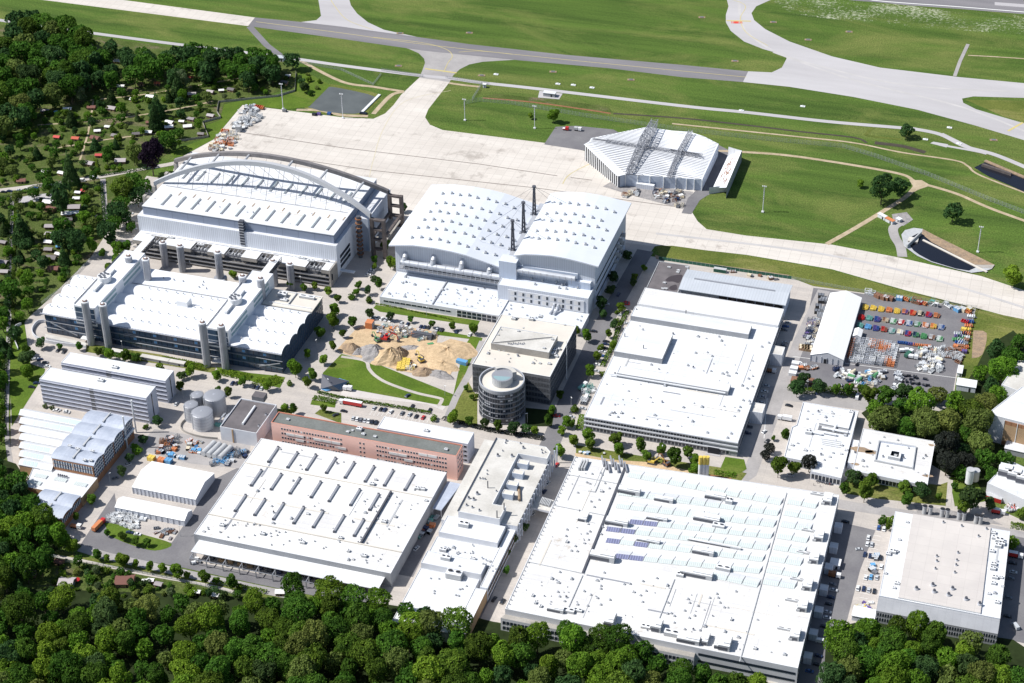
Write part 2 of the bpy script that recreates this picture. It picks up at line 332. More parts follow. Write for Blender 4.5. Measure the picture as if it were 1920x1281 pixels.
# airfield
sheet('taxiway_concrete',[(-700,-90),(230,0),(478,33),(465,49),(80,0),(-700,-66)],g1,'apron')
sheet('taxiway_asphalt',[(478,33),(560,41),(640,50),(735,63),(880,83),(1060,103),(1280,122),(1403,134),(1393,154),(1280,145),(1140,128),(970,113),(800,96),(640,73),(465,49)],g2,'asphalt')
sheet('taxiway_exit',[(560,-118),(588,-40),(597,0),(602,30),(593,38),(560,42),(560,46),(780,74),(780,69),(720,56),(690,42),(670,26),(658,10),(655,0),(650,-30),(668,-108)],g1,'concrete',0)
sheet('taxiway_connector',[(740,84),(767,92),(785,100),(795,110),(797,118),(792,132),(786,146),(843,154),(850,141),(862,130),(880,121),(905,116),(970,112),(1000,108),(1000,98)],g1,'paving_grey')
sheet('taxiway_curve',[(1330,-55),(1352,-28),(1363,0),(1366,12),(1361,28),(1361,42),(1370,58),(1395,78),(1430,92),(1472,104),(1475,110),(1466,127),(1447,136),(1403,134),(1393,154),(1480,163),(1600,182),(1720,206),(1830,236),(1960,275),(1960,243),(1880,220),(1830,205),(1806,193),(1804,185),(1825,181),(1960,185),(1960,160),(1800,145),(1650,127),(1560,106),(1480,78),(1435,55),(1414,38),(1409,25),(1418,12),(1445,0),(1520,-30),(1560,-50)],g3,'concrete')
sheet('runway',[(300,-135),(1460,-20),(1600,1),(1700,10),(1800,17),(1960,30),(1960,-40),(1500,-80),(300,-190)],g1,'asphalt')
road('runway_edge_line',[(300,-132),(1500,-18),(1640,1),(1800,13),(1960,26)],1.3,g2,'white_line')
mb=MB();strip(mb,PZ('_',0,(1865,7),(1960,14)),7,g2,'concrete');mb.build('runway_patch',kind='structure')
sheet('flower_meadow',[(1450,4),(1480,-4),(1640,4),(1780,20),(1930,32),(1930,62),(1850,60),(1700,50),(1600,40),(1490,28)],g1,'daisy',5)
sheet('grass_dry_verge',[(1810,187),(1960,190),(1960,238),(1880,218)],g1,'grass_dry')
# apron with its drain slots
sheet('apron',[(455,197),(530,206),(640,220),(700,223),(722,213),(738,197),(752,178),(786,146),(843,154),(803,205),(797,220),(806,234),(830,244),(1020,268),(1060,274),(1160,300),(1310,330),(1330,365),(1290,385),(1300,402),(1308,415),(1325,430),(1400,442),(1560,459),(1690,484),(1840,518),(1990,568),(1990,620),(1840,580),(1700,545),(1560,505),(1400,478),(1240,460),(1228,462),(1180,520),(900,520),(600,470),(300,420),(330,300),(400,257)],g1,'apron')
sheet('asphalt_stand',[(1020,271),(1042,238),(1080,236),(1150,243),(1185,262),(1110,285),(1085,281)],g2,'asphalt_yard')
for q in ([(430,245),(640,277),(900,308),(1045,330)],[(1070,333),(1110,338)],[(500,290),(700,320),(1000,352),(1290,391)]):road('drain_slot',q,.9,g2,'dark_line',smooth=0)
road('taxi_line',[(845,170),(760,190),(720,240),(700,300),(690,345)],.45,.06,'faded_line')
road('taxi_line',[(1140,292),(1090,315),(1065,330),(1055,345)],.6,.06,'yellow_line')
for q in ([(480,41),(640,62),(800,84),(1060,112),(1400,145)],[(700,70),(790,80),(835,92),(848,105),(840,118),(832,135)],[(860,98),(900,96),(960,102)],[(1330,-10),(1395,8),(1388,35),(1400,62),(1440,86)],[(615,-10),(628,12),(652,38),(700,56)]):road('taxi_line',q,.55,.075,'yellow_line')
for q in ([(797,129),(856,137)],[(1362,39),(1408,40)],[(1890,246),(1918,230)]):road('holding_line',q,2.0,.075,'yellow_line',smooth=0)
for q in ([(1385,-8),(1388,30),(1400,60),(1450,95),(1540,125),(1700,160),(1900,172)],[(1450,98),(1600,150),(1800,200),(1930,250)],[(1230,438),(1500,470),(1700,510),(1930,580)]):road('tyre_rubber',q,2.6,.06,'tyre',smooth=6)
mbr=MB()
for i,wd in enumerate((1,1,2.2,2.2,2.2,1,1,1)):
    a=P(1372+i*2.7,42.5);mbr.obox(a,YAW,wd*.6,4.5,.16,.165,'red_mark')
mbr.build('stop_marking',kind='structure')
# perimeter road and tracks
road('perimeter_road',[(-60,28),(0,38),(50,46),(155,60),(330,83),(520,106),(640,123),(780,141),(850,148),(900,155),(1010,167),(1280,199),(1400,211),(1550,228),(1690,240),(1720,243),(1765,253),(1810,275),(1870,292),(1960,330)],5,g4,'concrete')
road('service_lane',[(468,50),(500,85),(525,104)],6,g4,'asphalt',smooth=0)
sheet('hangar_side_yard',[Z('o',*p) for p in ((1400,830),(1600,310),(1760,390),(1560,830))],.05,'asphalt_yard')
road('service_lane',[(1815,83),(1800,115),(1790,143)],3.0,g4,'paving_grey',smooth=0)
road('dirt_track',[(1815,104),(1870,107),(1960,113)],1.6,g3,'dirt')
road('dirt_track',[(1345,283),(1390,285),(1480,292),(1600,310),(1690,327),(1717,341),(1760,353),(1800,366),(1860,392),(1960,428)],3.2,g3,'dirt')
road('dirt_track',[(1720,345),(1700,368),(1650,400),(1600,430),(1550,458)],3.8,g4,'dirt')
road('dirt_track',[(1260,232),(1500,257),(1600,268),(1690,286),(1790,301),(1815,312),(1840,330),(1960,376)],2.0,g3,'dirt')
road('grass_track',[(1690,262),(1630,255),(1626,250),(1636,240)],3,g2,'grass_dry')
sheet('track_junction',[(1705,338),(1728,338),(1745,348),(1722,356),(1700,368),(1712,350)],.07,'dirt')
road('ditch',[(1150,213),(1280,222),(1400,235),(1500,247),(1600,258),(1625,268)],2.4,g2,'ditch')
road('ditch',[(905,184),(1000,192),(1100,206),(1145,213)],2.2,g2,'rust')
sheet('reed_bank',[(905,182),(930,176),(1050,188),(1140,200),(1150,212),(1100,205),(1000,191)],g1,'garden')
road('ditch',[(1640,268),(1690,274),(1720,282),(1735,286)],5,g2,'ditch')
road('dirt_track',[(842,156),(870,160),(900,163)],3,g3,'dirt')
road('dirt_track',[(560,112),(640,153),(700,163),(757,172)],3.5,g3,'dirt')
road('dirt_track',[(757,172),(735,178),(715,197),(700,214)],4,g4,'dirt')
road('dirt_track',[(556,206),(600,207),(640,216),(690,218)],4,g2,'dirt')
sheet('service_road',[(1310,352),(1340,358),(1312,376),(1296,402),(1278,400),(1290,372)],g4,'asphalt_yard')
sheet('gravel_pad',[(1190,368),(1130,350),(1148,340),(1300,360),(1280,392)],g3,'gravel')
road('perimeter_stub',[(1765,251),(1830,283),(1700,285),(1745,275)][:2],4,g3,'concrete',smooth=0)
sheet('concrete_pad',[(1744,269),(1750,266),(1778,271),(1775,277)],g3,'concrete')
road('service_lane',[(1775,274),(1830,284),(1850,289)],3,g4,'concrete')
road('service_lane',[(1688,418),(1675,428),(1678,445),(1688,462),(1692,482)],7,g4,'paving_grey')
sheet('worn_ground',[(1672,402),(1700,398),(1712,412),(1694,424),(1676,418)],g2,'gravel')
# ponds and basins
sheet('pond',[(577,201),(590,186),(606,170),(615,163),(650,168),(704,182),(692,198),(676,212),(640,213),(600,208)],g2,'water',3)
sheet('pond_bank',[(570,204),(585,180),(600,165),(615,158),(655,164),(712,178),(700,200),(682,216),(640,217),(598,212)],g1,'grass_dry',3)
# yards, paving and streets of the works
sheet('works_paving',[(20,655),(40,606),(78,574),(168,486),(205,430),(240,385),(275,330),(700,400),(1228,462),(1215,480),(1480,520),(1525,537),(1600,547),(1830,578),(1815,640),(1795,700),(1785,760),(1700,800),(1840,900),(1850,945),(1990,1010),(1990,1330),(1530,1330),(950,1170),(700,1130),(480,1090),(330,1052),(150,1022),(110,990),(60,960),(20,930),(20,740),(52,730)],.05,'paving')
sheet('storage_yard',[(1525,540),(1600,549),(1700,562),(1828,580),(1812,640),(1792,705),(1782,765),(1700,752),(1600,745),(1478,735),(1490,690),(1510,615)],.07,'asphalt_yard')
road('street',[(1545,545),(1500,640),(1462,735),(1440,800),(1405,890),(1398,910),(1600,950),(1800,980),(1960,1015)],8.5,.07,'paving_grey',smooth=0)
road('street',[(1440,735),(1600,755),(1640,762)],14,.075,'paving_grey',smooth=0)
road('street',[(1210,470),(1130,610),(1070,740),(1035,825)],12,.07,'asphalt_yard',smooth=0)
road('street',[(1035,825),(985,930),(950,1010),(900,1120),(850,1220)],12,.07,'asphalt_yard',smooth=0)
road('street',[(850,905),(820,960),(760,1080)],9,.07,'asphalt_yard',smooth=0)
road('street',[(1600,985),(1570,1060),(1545,1150),(1500,1290)],26,.07,'asphalt_yard',smooth=0)
road('street',[(1925,1010),(1910,1100),(1890,1200)],30,.07,'asphalt_yard',smooth=0)
sheet('works_road',[(150,1023),(175,985),(215,925),(225,990),(260,1005),(322,1018),(362,960),(400,900),(440,880),(470,870),(365,1010),(370,1055),(480,1075),(700,1110),(700,1140),(480,1095),(330,1062),(200,1040)],.07,'asphalt_yard')
sheet('yard_surface',[(290,805),(470,835),(462,880),(360,870),(275,848),(262,830)],.07,'paving_grey')
sheet('concrete_court',[(640,735),(660,724),(850,745),(830,770),(800,758),(640,742)],.07,'concrete_pink')
# lawns and verges of the works
def lawn(pts,z=.09,m='lawn',name='lawn',sm=0):return sheet(name,pts,z,m,sm)
lawn([(705,572),(900,602),(895,612),(712,585),(700,578)])
lawn([(605,700),(640,664),(700,680),(850,740),(870,650),(880,636),(815,628),(822,620),(905,634),(885,690),(872,735),(860,757),(835,762),(640,727),(608,720)])
road('footpath',[(640,669),(684,677),(692,692),(705,706),(730,720),(780,737),(824,747),(828,752),(822,762)],2.4,.11,'paving')
road('footpath',[(905,640),(880,700),(855,745),(838,785)],4.5,.11,'paving_grey',smooth=0)
lawn([(868,700),(895,745),(895,800),(840,785)],m='grass_dry')
lawn([(640,795),(590,776),(600,768),(640,775)],m='grass_dry')
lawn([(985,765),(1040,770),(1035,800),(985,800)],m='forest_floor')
lawn([(585,750),(630,756),(628,765),(582,759)])
lawn([(480,760),(520,768),(560,765),(545,778),(500,775)],m='grass_dry')
lawn([(1228,462),(1260,461),(1400,480),(1560,507),(1700,547),(1845,584),(1925,600),(1950,720),(1880,760),(1840,780),(1798,700),(1815,640),(1830,578),(1700,560),(1525,537),(1480,517),(1240,484)],.03,'grass_dry','verge')
sheet('bare_strip',[(1228,478),(1240,482),(1480,516),(1478,520),(1230,486)],.06,'sand_brown')
sheet('bare_patch',[(1825,620),(1850,625),(1842,665),(1822,672)],.05,'sand_brown',3)
lawn([(22,640),(45,600),(60,700),(50,745),(22,790),(18,700)]);lawn([(50,680),(85,692),(82,705),(60,740),(22,800),(24,690)])
lawn([(195,980),(225,985),(260,1000),(322,1020),(290,1033),(240,1020),(205,1005)],.1,'lawn','lawn',4)
lawn([(100,1030),(150,1042),(480,1112),(560,1140),(500,1150),(300,1110),(100,1060)],.06,'grass_dry','verge')
road('street',[(150,1028),(200,1043),(330,1072),(480,1104),(560,1120)],6,.08,'paving_grey',smooth=0)
lawn([(405,688),(470,700),(520,705),(535,708),(525,728),(500,722),(410,700)],.1)
lawn([(165,645),(300,665),(405,690),(400,700),(160,660)],.1,'grass_dry')
lawn([(1080,835),(1200,855),(1370,880),(1400,888),(1385,908),(1340,903),(1200,872),(1080,850)],.1,'grass_dry')
sheet('bare_earth',[(1078,850),(1140,862),(1230,868),(1320,890),(1400,905),(1370,905),(1240,885),(1080,862)],.12,'sand')
lawn([(1360,857),(1395,862),(1400,880),(1385,890),(1350,880)],.12,'lawn')
lawn([(1580,905),(1600,890),(1760,910),(1790,900),(1780,950),(1640,935),(1580,925)],.1,'grass_dry')
lawn([(1780,895),(1830,900),(1850,940),(1790,950)],.11,'lawn')
road('footpath',[(1782,900),(1778,950)],3,.13,'paving',smooth=0)
sheet('stone_bed',[(1712,945),(1850,970),(1880,985),(1720,962)],.12,'gravel')
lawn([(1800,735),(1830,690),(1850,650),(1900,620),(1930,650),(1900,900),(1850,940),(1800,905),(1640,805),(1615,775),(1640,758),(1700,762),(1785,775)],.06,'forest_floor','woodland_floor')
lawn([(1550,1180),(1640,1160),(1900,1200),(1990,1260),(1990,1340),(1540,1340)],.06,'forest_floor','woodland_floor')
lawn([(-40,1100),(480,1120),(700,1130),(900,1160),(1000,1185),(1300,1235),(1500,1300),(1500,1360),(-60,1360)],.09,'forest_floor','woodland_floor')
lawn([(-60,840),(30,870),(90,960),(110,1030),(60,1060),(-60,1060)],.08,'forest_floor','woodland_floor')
lawn([(-60,1040),(80,1040),(160,1050),(480,1112),(470,1125),(100,1105),(-60,1110)],.075,'garden','allotment_ground')
# allotment ground on the left
sheet('allotment_ground',[(-80,60),(0,46),(155,66),(330,90),(520,112),(560,130),(555,165),(420,195),(412,225),(385,235),(392,258),(330,272),(300,300),(270,330),(205,430),(168,486),(80,570),(40,610),(-80,640)],.03,'garden')
sheet('grass_slope',[(560,128),(600,150),(620,160),(580,200),(540,206),(455,196),(400,262),(330,300),(318,285),(392,258),(385,236),(412,226),(420,196),(550,172)],.035,'lawn')
road('garden_lane',[(-40,362),(60,350),(180,333),(250,320),(320,308),(350,300)],5.5,.06,'paving')
road('garden_lane',[(193,336),(198,410),(200,418)],4,.07,'paving_grey',smooth=0)
road('garden_lane',[(24,362),(22,440),(18,520),(17,600),(14,700),(12,800),(20,870)],3,.07,'paving_grey')
sheet('garden_car_park',[(30,372),(60,366),(100,362),(105,374),(70,378),(32,382)],.07,'concrete')
for q in ([(170,188),(250,180),(330,168),(430,150),(520,135)],[(70,235),(200,225),(330,205),(400,190)],[(95,280),(200,262),(300,250)],[(150,300),(165,250),(175,190)]):road('garden_path',q,1.6,.06,'dirt')
road('garden_path',[(85,1040),(160,1053),(260,1075),(400,1100),(450,1115)],2.2,.1,'paving')
# painted bays
mb=MB()
def bays(k,a,b,n,ln,ang):
    A,B=P(*Z(k,*a)),P(*Z(k,*b))
    for i in range(n+1):
        q=lerp(A,B,i/n);mb.obox(q,ang,ln,.18,.125,.13,'white_line')
bays('n',(525,660),(440,1230),26,5,0);bays('n',(900,215),(800,700),16,5,0);bays('h',(740,735),(1130,790),16,5,math.pi/2);bays('n',(1795,420),(1740,900),18,5,0)
mb.build('parking_lines',kind='structure')
mb=MB()
for k,a,b in (('c',(30,700),(1590,905)),('i',(1640,640),(1620,900))):strip(mb,PZ(k,0,a,b),.35,.135,'white_line')
mb.build('lane_lines',kind='structure')
mb=MB()
for a,b in (((375,720),(300,960)),((935,180),(770,830)),((1395,250),(1230,1010))):strip(mb,PZ('c',0,a,b),.5,.13,'dark_line')
mb.build('yard_drain',kind='structure')
# ------------------------------------------------------------ tree prototypes
def leaf_cards(mb_v,mb_f,centers,normals,sizes,rng):
    n=len(centers);t=rng.normal(size=(n,3));u=np.cross(normals,t);u /= np.linalg.norm(u,axis=1)[:,None]+1e-9;v=np.cross(normals,u)
    s=sizes[:,None];b=sum(len(a) for a in mb_v)
    q=np.stack([centers-u*s-v*s*.7,centers+u*s-v*s*.7,centers+u*s*.8+v*s*.8,centers-u*s*.8+v*s*.8],axis=1).reshape(-1,3)
    mb_v.append(q);mb_f.append((np.arange(n*4)+b).reshape(-1,4))
def cards_mesh(name,V,Fc,m):
    V=np.concatenate(V);Fc=np.concatenate(Fc);me=bpy.data.meshes.new(name)
    me.vertices.add(len(V));me.vertices.foreach_set('co',V.astype(np.float32).ravel())
    me.loops.add(Fc.size);me.loops.foreach_set('vertex_index',Fc.astype(np.int32).ravel())
    me.polygons.add(len(Fc));me.polygons.foreach_set('loop_start',(np.arange(len(Fc))*4).astype(np.int32));me.polygons.foreach_set('loop_total',np.full(len(Fc),4,np.int32))
    me.materials.append(M[m]);me.update();me.validate();return me
def crown_mesh(name,seed,n,m,kind='round',leaf=.055):
    """unit crown: radius about 1, height from .25 to 2"""
    rng=np.random.default_rng(seed);V,Fc=[],[]
    if kind=='cone':lobes=[(rng.normal(0,.06),rng.normal(0,.06),.25+2.0*t,.75*(1-t)+.1,.35) for t in np.linspace(0,1,9)]
    else:
        k={'round':11,'broad':20,'street':7}[kind];lobes=[]
        for i in range(k):
            a=i*2.4+rng.uniform(-.4,.4);rr=.68*math.sqrt((i+.3)/k);h={'round':1.15,'broad':1.0,'street':1.2}[kind]+.52*math.sqrt(max(0,1-(rr/.85)**2))*(1 if i%3 else-.3)+rng.uniform(-.12,.12)
            r=rng.uniform(.27,.40) if kind != 'street' else rng.uniform(.36,.5);lobes.append((rr*math.cos(a),rr*math.sin(a),h,r,r*.85))
        lobes.append((0,0,1.1,.62,.6))
    w_=np.array([l[3]**2 for l in lobes]);w_ /= w_.sum();idx=rng.choice(len(lobes),n,p=w_);Lb=np.array(lobes)[idx]
    d=rng.normal(size=(n,3));d[:,2]=np.abs(d[:,2])*rng.choice([1,1,1,-1],n);d /= np.linalg.norm(d,axis=1)[:,None]
    rad=rng.uniform(.86,1.10,n)[:,None];bump=1+.10*np.sin(d[:,:1]*9+Lb[:,:1]*20)*np.sin(d[:,1:2]*11+Lb[:,1:2]*20)
    c=Lb[:,:3]+d*rad*bump*np.stack([Lb[:,3],Lb[:,3],Lb[:,4]],axis=1)
    keep=np.ones(n,bool)
    for l in lobes:
        q=(c-np.array(l[:3]))/np.array([l[3],l[3],l[4]]);keep &= (q**2).sum(axis=1)>.55
    if kind != 'cone':sx_=rng.uniform(.8,1.15,2);c=c*np.array([sx_[0],sx_[1],1]);keep &= ~((np.sin(c[:,0]*6.5+seed)*np.sin(c[:,1]*7.5+seed*2)*np.sin(c[:,2]*8)>.42) & (rng.uniform(0,1,n)<.8))
    c=c[keep];d=d[keep];nn=d+rng.normal(size=d.shape)*.55;nn /= np.linalg.norm(nn,axis=1)[:,None]
    leaf_cards(V,Fc,c,nn,rng.uniform(leaf*.6,leaf*1.25,len(c)),rng)
    return cards_mesh(name,V,Fc,m)
def trunk_mesh(name,seed,r=.05,h=1.1):
    rng=random.Random(seed);mb=MB();mb.bar((0,0,-.02),(0,0,h*.6),r,'bark',7,r*.7)
    for i in range(4):
        a=i*1.6+rng.uniform(-.3,.3);mb.bar((0,0,h*(.4+.05*i)),(.42*math.cos(a),.42*math.sin(a),h*1.05),r*.6,'bark',5,r*.2)
    mb.bar((0,0,h*.6),(0,0,h*1.3),r*.7,'bark',6,r*.3);return mb.mesh(name)
TRUNK=trunk_mesh('trunk',1);TRUNK_THIN=trunk_mesh('trunk',2,.035)
CROWN={}
for key,m,kind,n,lf in (('leaf','leaf','broad',6500,.045),('dark','leaf_dark','broad',6000,.046),('bright','leaf_bright','broad',6500,.045),('olive','leaf_olive','broad',7500,.042),('black','leaf_black','broad',5000,.05),('purple','leaf_purple','round',4500,.06),('blossom','leaf_blossom','round',4000,.055),('cone','leaf_dark','cone',3500,.07),('street','leaf','street',2600,.085),('streetb','leaf_bright','street',2600,.085),('streetd','leaf_dark','street',2600,.085)):
    CROWN[key]=[crown_mesh('crown',hash_+10*len(CROWN),n,m,kind,lf) for hash_ in (range(3) if kind=='broad' else range(2))]
TREES=[]
KINDLAB={'leaf':'broad mid green tree','dark':'dense dark green tree','bright':'broad bright green tree','olive':'big pale olive green tree','black':'blackish pine','purple':'dark purple copper beech','blossom':'pale blossoming tree','cone':'dark pointed conifer','street':'small round street tree','streetb':'small bright green street tree','streetd':'small dark green tree'}
KINDNAME={'cone':'conifer','black':'pine_tree','street':'street_tree','streetb':'street_tree','streetd':'street_tree','purple':'copper_beech','blossom':'blossom_tree'}
def tree_at(x,y,R,key,H=None,group='trees',where=None):
    H=H or R*1.0;o=thing(KINDNAME.get(key,'broadleaf_tree'),KINDLAB[key],'tree',(x,y,0),random.uniform(0,6.28),group);o['_a']=KINDLAB[key];o['_w']=where or ''
    me=random.choice(CROWN[key]);c=bpy.data.objects.new('crown',me);C.objects.link(c);c.parent=o;c.scale=(R,R*random.uniform(.9,1.1),H)
    t=bpy.data.objects.new('trunk',TRUNK_THIN if key.startswith('street') else TRUNK);C.objects.link(t);t.parent=o;t.scale=(R,R,H)
    TREES.append(o);ALL.append(o);return o
def tree_px(x,y,rpx,key,hf=1.0,group='trees',where=None):
    """crown centre and radius as surveyed from the photo; 2.9 px per metre near the middle"""
    X,Y=P(x,y,0);D=(Vector((X,Y,0))-CAM).length;R=rpx*D/F_PX;H=R*hf
    X,Y=P(x,y,H*1.12);return tree_at(X,Y,R*1.0,key,H,group,where)
def scatter(poly,z,dmin,tries,seed,jit=None):
    rng=random.Random(seed);w_=[P(*q,z) for q in poly];xs=[p[0] for p in w_];ys=[p[1] for p in w_];out=[];cell={}
    for _ in range(tries):
        x=rng.uniform(min(xs),max(xs));y=rng.uniform(min(ys),max(ys))
        if not inpoly(x,y,w_):continue
        i,j=int(x // dmin),int(y // dmin)
        if any((x-a)**2+(y-b)**2<dmin*dmin for u in (-1,0,1) for v in (-1,0,1) for a,b in cell.get((i+u,j+v),[])):continue
        cell.setdefault((i,j),[]).append((x,y));out.append((x,y))
    return out
def hedge(name,pts,wd,h,m,label,seed=0,dens=5,group=None,cat='hedge'):
    rng=np.random.default_rng(seed);V,Fc=[],[];w_=pts;cs=[]
    for a,b in zip(w_[:-1],w_[1:]):
        L=math.hypot(b[0]-a[0],b[1]-a[1]);n=int(L*(wd+2*h)*dens)+4;t=rng.uniform(0,1,n);d=((b[0]-a[0])/L,(b[1]-a[1])/L)
        s=rng.uniform(-.5,.5,n)*wd;z=h*(1-.25*np.abs(s/wd*2)**3)*rng.uniform(.93,1.05,n);side=rng.uniform(0,1,n)<h/(wd+h)
        s=np.where(side,np.sign(s)*wd/2*rng.uniform(.9,1.1,n),s);z=np.where(side,rng.uniform(.05,1,n)*h,z)
        cs.append(np.stack([a[0]+d[0]*L*t-d[1]*s,a[1]+d[1]*L*t+d[0]*s,z],axis=1))
    c=np.concatenate(cs);o0=c.mean(axis=0);o0[2]=0;nn=rng.normal(size=c.shape)+np.array([0,0,.8]);nn /= np.linalg.norm(nn,axis=1)[:,None]
    leaf_cards(V,Fc,c-o0,nn,rng.uniform(.22,.45,len(c)),rng)
    o=bpy.data.objects.new(name,cards_mesh(name,V,Fc,m));C.objects.link(o);o.location=o0;tag(o,label,cat,group);ALL.append(o);return o
# ------------------------------------------------------------ shared building pieces
def unit_window(glass,frame):
    mb=MB();mb.box(-.5,.5,-.06,.0,0,1,frame);mb.face([(-.44,-.075,.07),(.44,-.075,.07),(.44,-.075,.93),(-.44,-.075,.93)],glass);return mb.mesh('window')
WIN=unit_window('glass_dark','white_frame');WINB=unit_window('glass_blue','steel');WINP=unit_window('window_blind','white_frame');WINS=unit_window('shade_blue','steel')
def unit_box(name,m,top=None):return MB().box(-.5,.5,-.5,.5,0,1,m,top).mesh(name)
VENT=MB().box(-.5,.5,-.5,.5,0,.6,'unit_grey').cyl(0,0,.32,.6,1,'steel_light',n=8).mesh('roof_vent')
FUNNEL=MB().cyl(0,0,.5,0,.5,'steel_light',n=12,r1=.42).cyl(0,0,.28,.5,1,'steel_dark',n=10).mesh('roof_vent')
mbu=MB().box(-.5,.5,-.5,.5,.08,.85,'unit_grey','unit_white');mbu.box(-.5,.5,-.42,-.3,0,.1,'steel_dark').box(-.5,.5,.3,.42,0,.1,'steel_dark')
for q in (-.25,.25):mbu.cyl(q,0,.17,.85,1.0,'steel','dark',10)
UNIT=mbu.mesh('air_unit')
HATCH=MB().box(-.5,.5,-.5,.5,0,.7,'white_frame','glass_pale').mesh('roof_hatch')
SKY=MB().box(-.5,.5,-.5,.5,0,.5,'steel_light').face([(-.5,-.5,.51),(0,-.5,1),(0,.5,1),(-.5,.5,.51)],'glass_teal').face([(0,-.5,1),(.5,-.5,.51),(.5,.5,.51),(0,.5,1)],'unit_grey').mesh('skylight')
CHIM=MB().cyl(0,0,.5,0,1,'steel_dark',n=8).mesh('flue')
WCOUNT={}
def put_window(parent,me,loc,rz,sc):
    WCOUNT.setdefault(parent.name,[]).append((parent,me,loc,rz,sc))
def flush_windows():
    for lst in WCOUNT.values():
        par=lst[0][0];lst.sort(key=lambda w_:(Vector(w_[2])-CAM).length)
        for p_,me,loc,rz,sc in lst[:95]:part(me,'window',p_,loc,rz,sc)
        if len(lst)>95:
            V,Fc,mi,names=[],[],[],[]
            for p_,me,loc,rz,sc in lst[95:]:
                b=len(V);ca,sa=math.cos(rz),math.sin(rz)
                for v in me.vertices:
                    x,y=v.co.x*sc[0],v.co.y*sc[1];V.append((loc[0]+ca*x-sa*y-par.location.x,loc[1]+sa*x+ca*y-par.location.y,loc[2]+v.co.z*sc[2]-par.location.z))
                for f in me.polygons:
                    Fc.append(tuple(i+b for i in f.vertices));n_=me.materials[f.material_index].name
                    if n_ not in names:names.append(n_)
                    mi.append(names.index(n_))
            m2=bpy.data.meshes.new('window_rows');m2.from_pydata(V,[],Fc)
            for n_ in names:m2.materials.append(bpy.data.materials[n_])
            m2.polygons.foreach_set('material_index',mi);o=bpy.data.objects.new('window_rows',m2);C.objects.link(o);o.parent=par;o['kind']='stuff'
def facade(parent,a,b,zs,n,w_,h,me=WIN,t0=0,t1=1,skip=None,alt=None):
    d=Vector((b[0]-a[0],b[1]-a[1]));L=d.length;d.normalize();nx,ny=d.y,-d.x;rz=math.atan2(d.y,d.x)
    for z in zs:
        for i in range(n):
            if skip and skip(i):continue
            t=t0+(t1-t0)*(i+.5)/n;q=lerp(a,b,t);mm=alt[1] if alt and random.random()<alt[0] else me
            put_window(parent,mm,(q[0]+nx*.03,q[1]+ny*.03,z),rz,(w_,1,h))
def bands(parent,a,b,zs,h,m='glass_dark',t0=0,t1=1,dep=.12,name='window_band',mull=0,frame='white_frame'):
    d=Vector((b[0]-a[0],b[1]-a[1])).normalized();n=(d.y,-d.x)
    for z in zs:
        p,q=lerp(a,b,t0),lerp(a,b,t1);mb=MB()
        A,B,A2,B2=p,q,(p[0]+n[0]*dep,p[1]+n[1]*dep),(q[0]+n[0]*dep,q[1]+n[1]*dep)
        mb.prism([A,B,B2,A2],z,z+h,m,m,m)
        if mull:
            for i in range(mull+1):
                c=lerp(A2,B2,i/mull);ang=math.atan2(d.y,d.x);mb.obox((c[0]+n[0]*.03,c[1]+n[1]*.03),ang,.35,.16,z-.02,z+h+.02,frame)
        mb.build(name,parent)
def shellb(name,label,cat,poly,z,wall,roof,par=.5,z0=0,edge=None,group=None,pw=.4):
    poly=ccw(poly);cx=sum(p[0] for p in poly)/len(poly);cy=sum(p[1] for p in poly)/len(poly)
    o=thing(name,label,cat,(cx,cy,z0),0,group);ALL.append(o)
    MB().prism(poly,z0,z,wall).build('wall',o)
    e=edge or 'roof_white';mb=MB();q=mb.ring(poly,pw,z,e);mb.prism(q[::-1],z-par,z,e)
    # inner faces of the parapet look inwards
    mb.face([(*p,z-par) for p in q],roof);mb.build('roof',o);return o
def vol(parent,name,poly,z0,z,wall,roof,par=.3,pw=.3,edge=None):
    mb=MB();poly=ccw(poly);mb.prism(poly,z0,z,wall);q=mb.ring(poly,pw,z,edge or 'roof_white');mb.prism(q[::-1],z-par,z,edge or 'roof_white');mb.face([(*p,z-par) for p in q],roof);return mb.build(name,parent)
def rectp(x0,x1,y0,y1):return [(x0,y0),(x1,y0),(x1,y1),(x0,y1)]
def items(parent,me,name,k,z,pts,sc,rz=0):
    for p in pts:
        q=P(*Z(k,p[0],p[1]),z);part(me,name,parent,(*q,z),rz,sc)

# ------------------------------------------------------------ arched hangar
hx0,hx1,hy0,hy1=-291.5,-144.2,45.3,129.6
H1=thing('arched_hangar','huge white hangar with two leaning grey arches over its flat roof','hangar',((hx0+hx1)/2,(hy0+hy1)/2,0));ALL.append(H1)
mb=MB();mb.prism(rectp(hx0-3.5,hx1+2.6,hy0-3,hy1-2),0,26,'wall_rib','wall_pale');mb.build('wall',H1)
mb=MB();mb.prism(rectp(hx0,hx1,hy0,hy1),26.003,32.6,'wall_bluegrey');mb.build('upper_wall',H1)
mb=MB();q=rectp(hx0-.3,hx1+.3,hy0-.3,hy1+.3);mb.prism(q,32.6,33,'roof_white','roof_white','roof_white')
mb.build('roof',H1)
for i in range(12):
    part(SKY,'skylight',H1,(-278.5+i*11.6,57.5,33),0,(1.6,15.5,1.1));part(SKY,'skylight',H1,(-281.3+i*11.6,97,33),0,(1.6,15,1.1))
mb=MB();mb.box(-288,-146,76.5,77.1,33,33.25,'steel');mb.build('roof_rail',H1)
for i in range(12):MB().box(-273.5+i*11.6,-272.6+i*11.6,66,71,33.0,33.12,'sand_brown').build('roof_vent_strip',H1)
mb=MB();mb.box(-215,-211.6,41.9,45.2,15,34.5,'steel_dark')
for i in range(9):mb.box(-215.3,-211.3,41.6,45.2,15+i*2.2,15.2+i*2.2,'steel_light')
mb.build('stair_tower',H1)
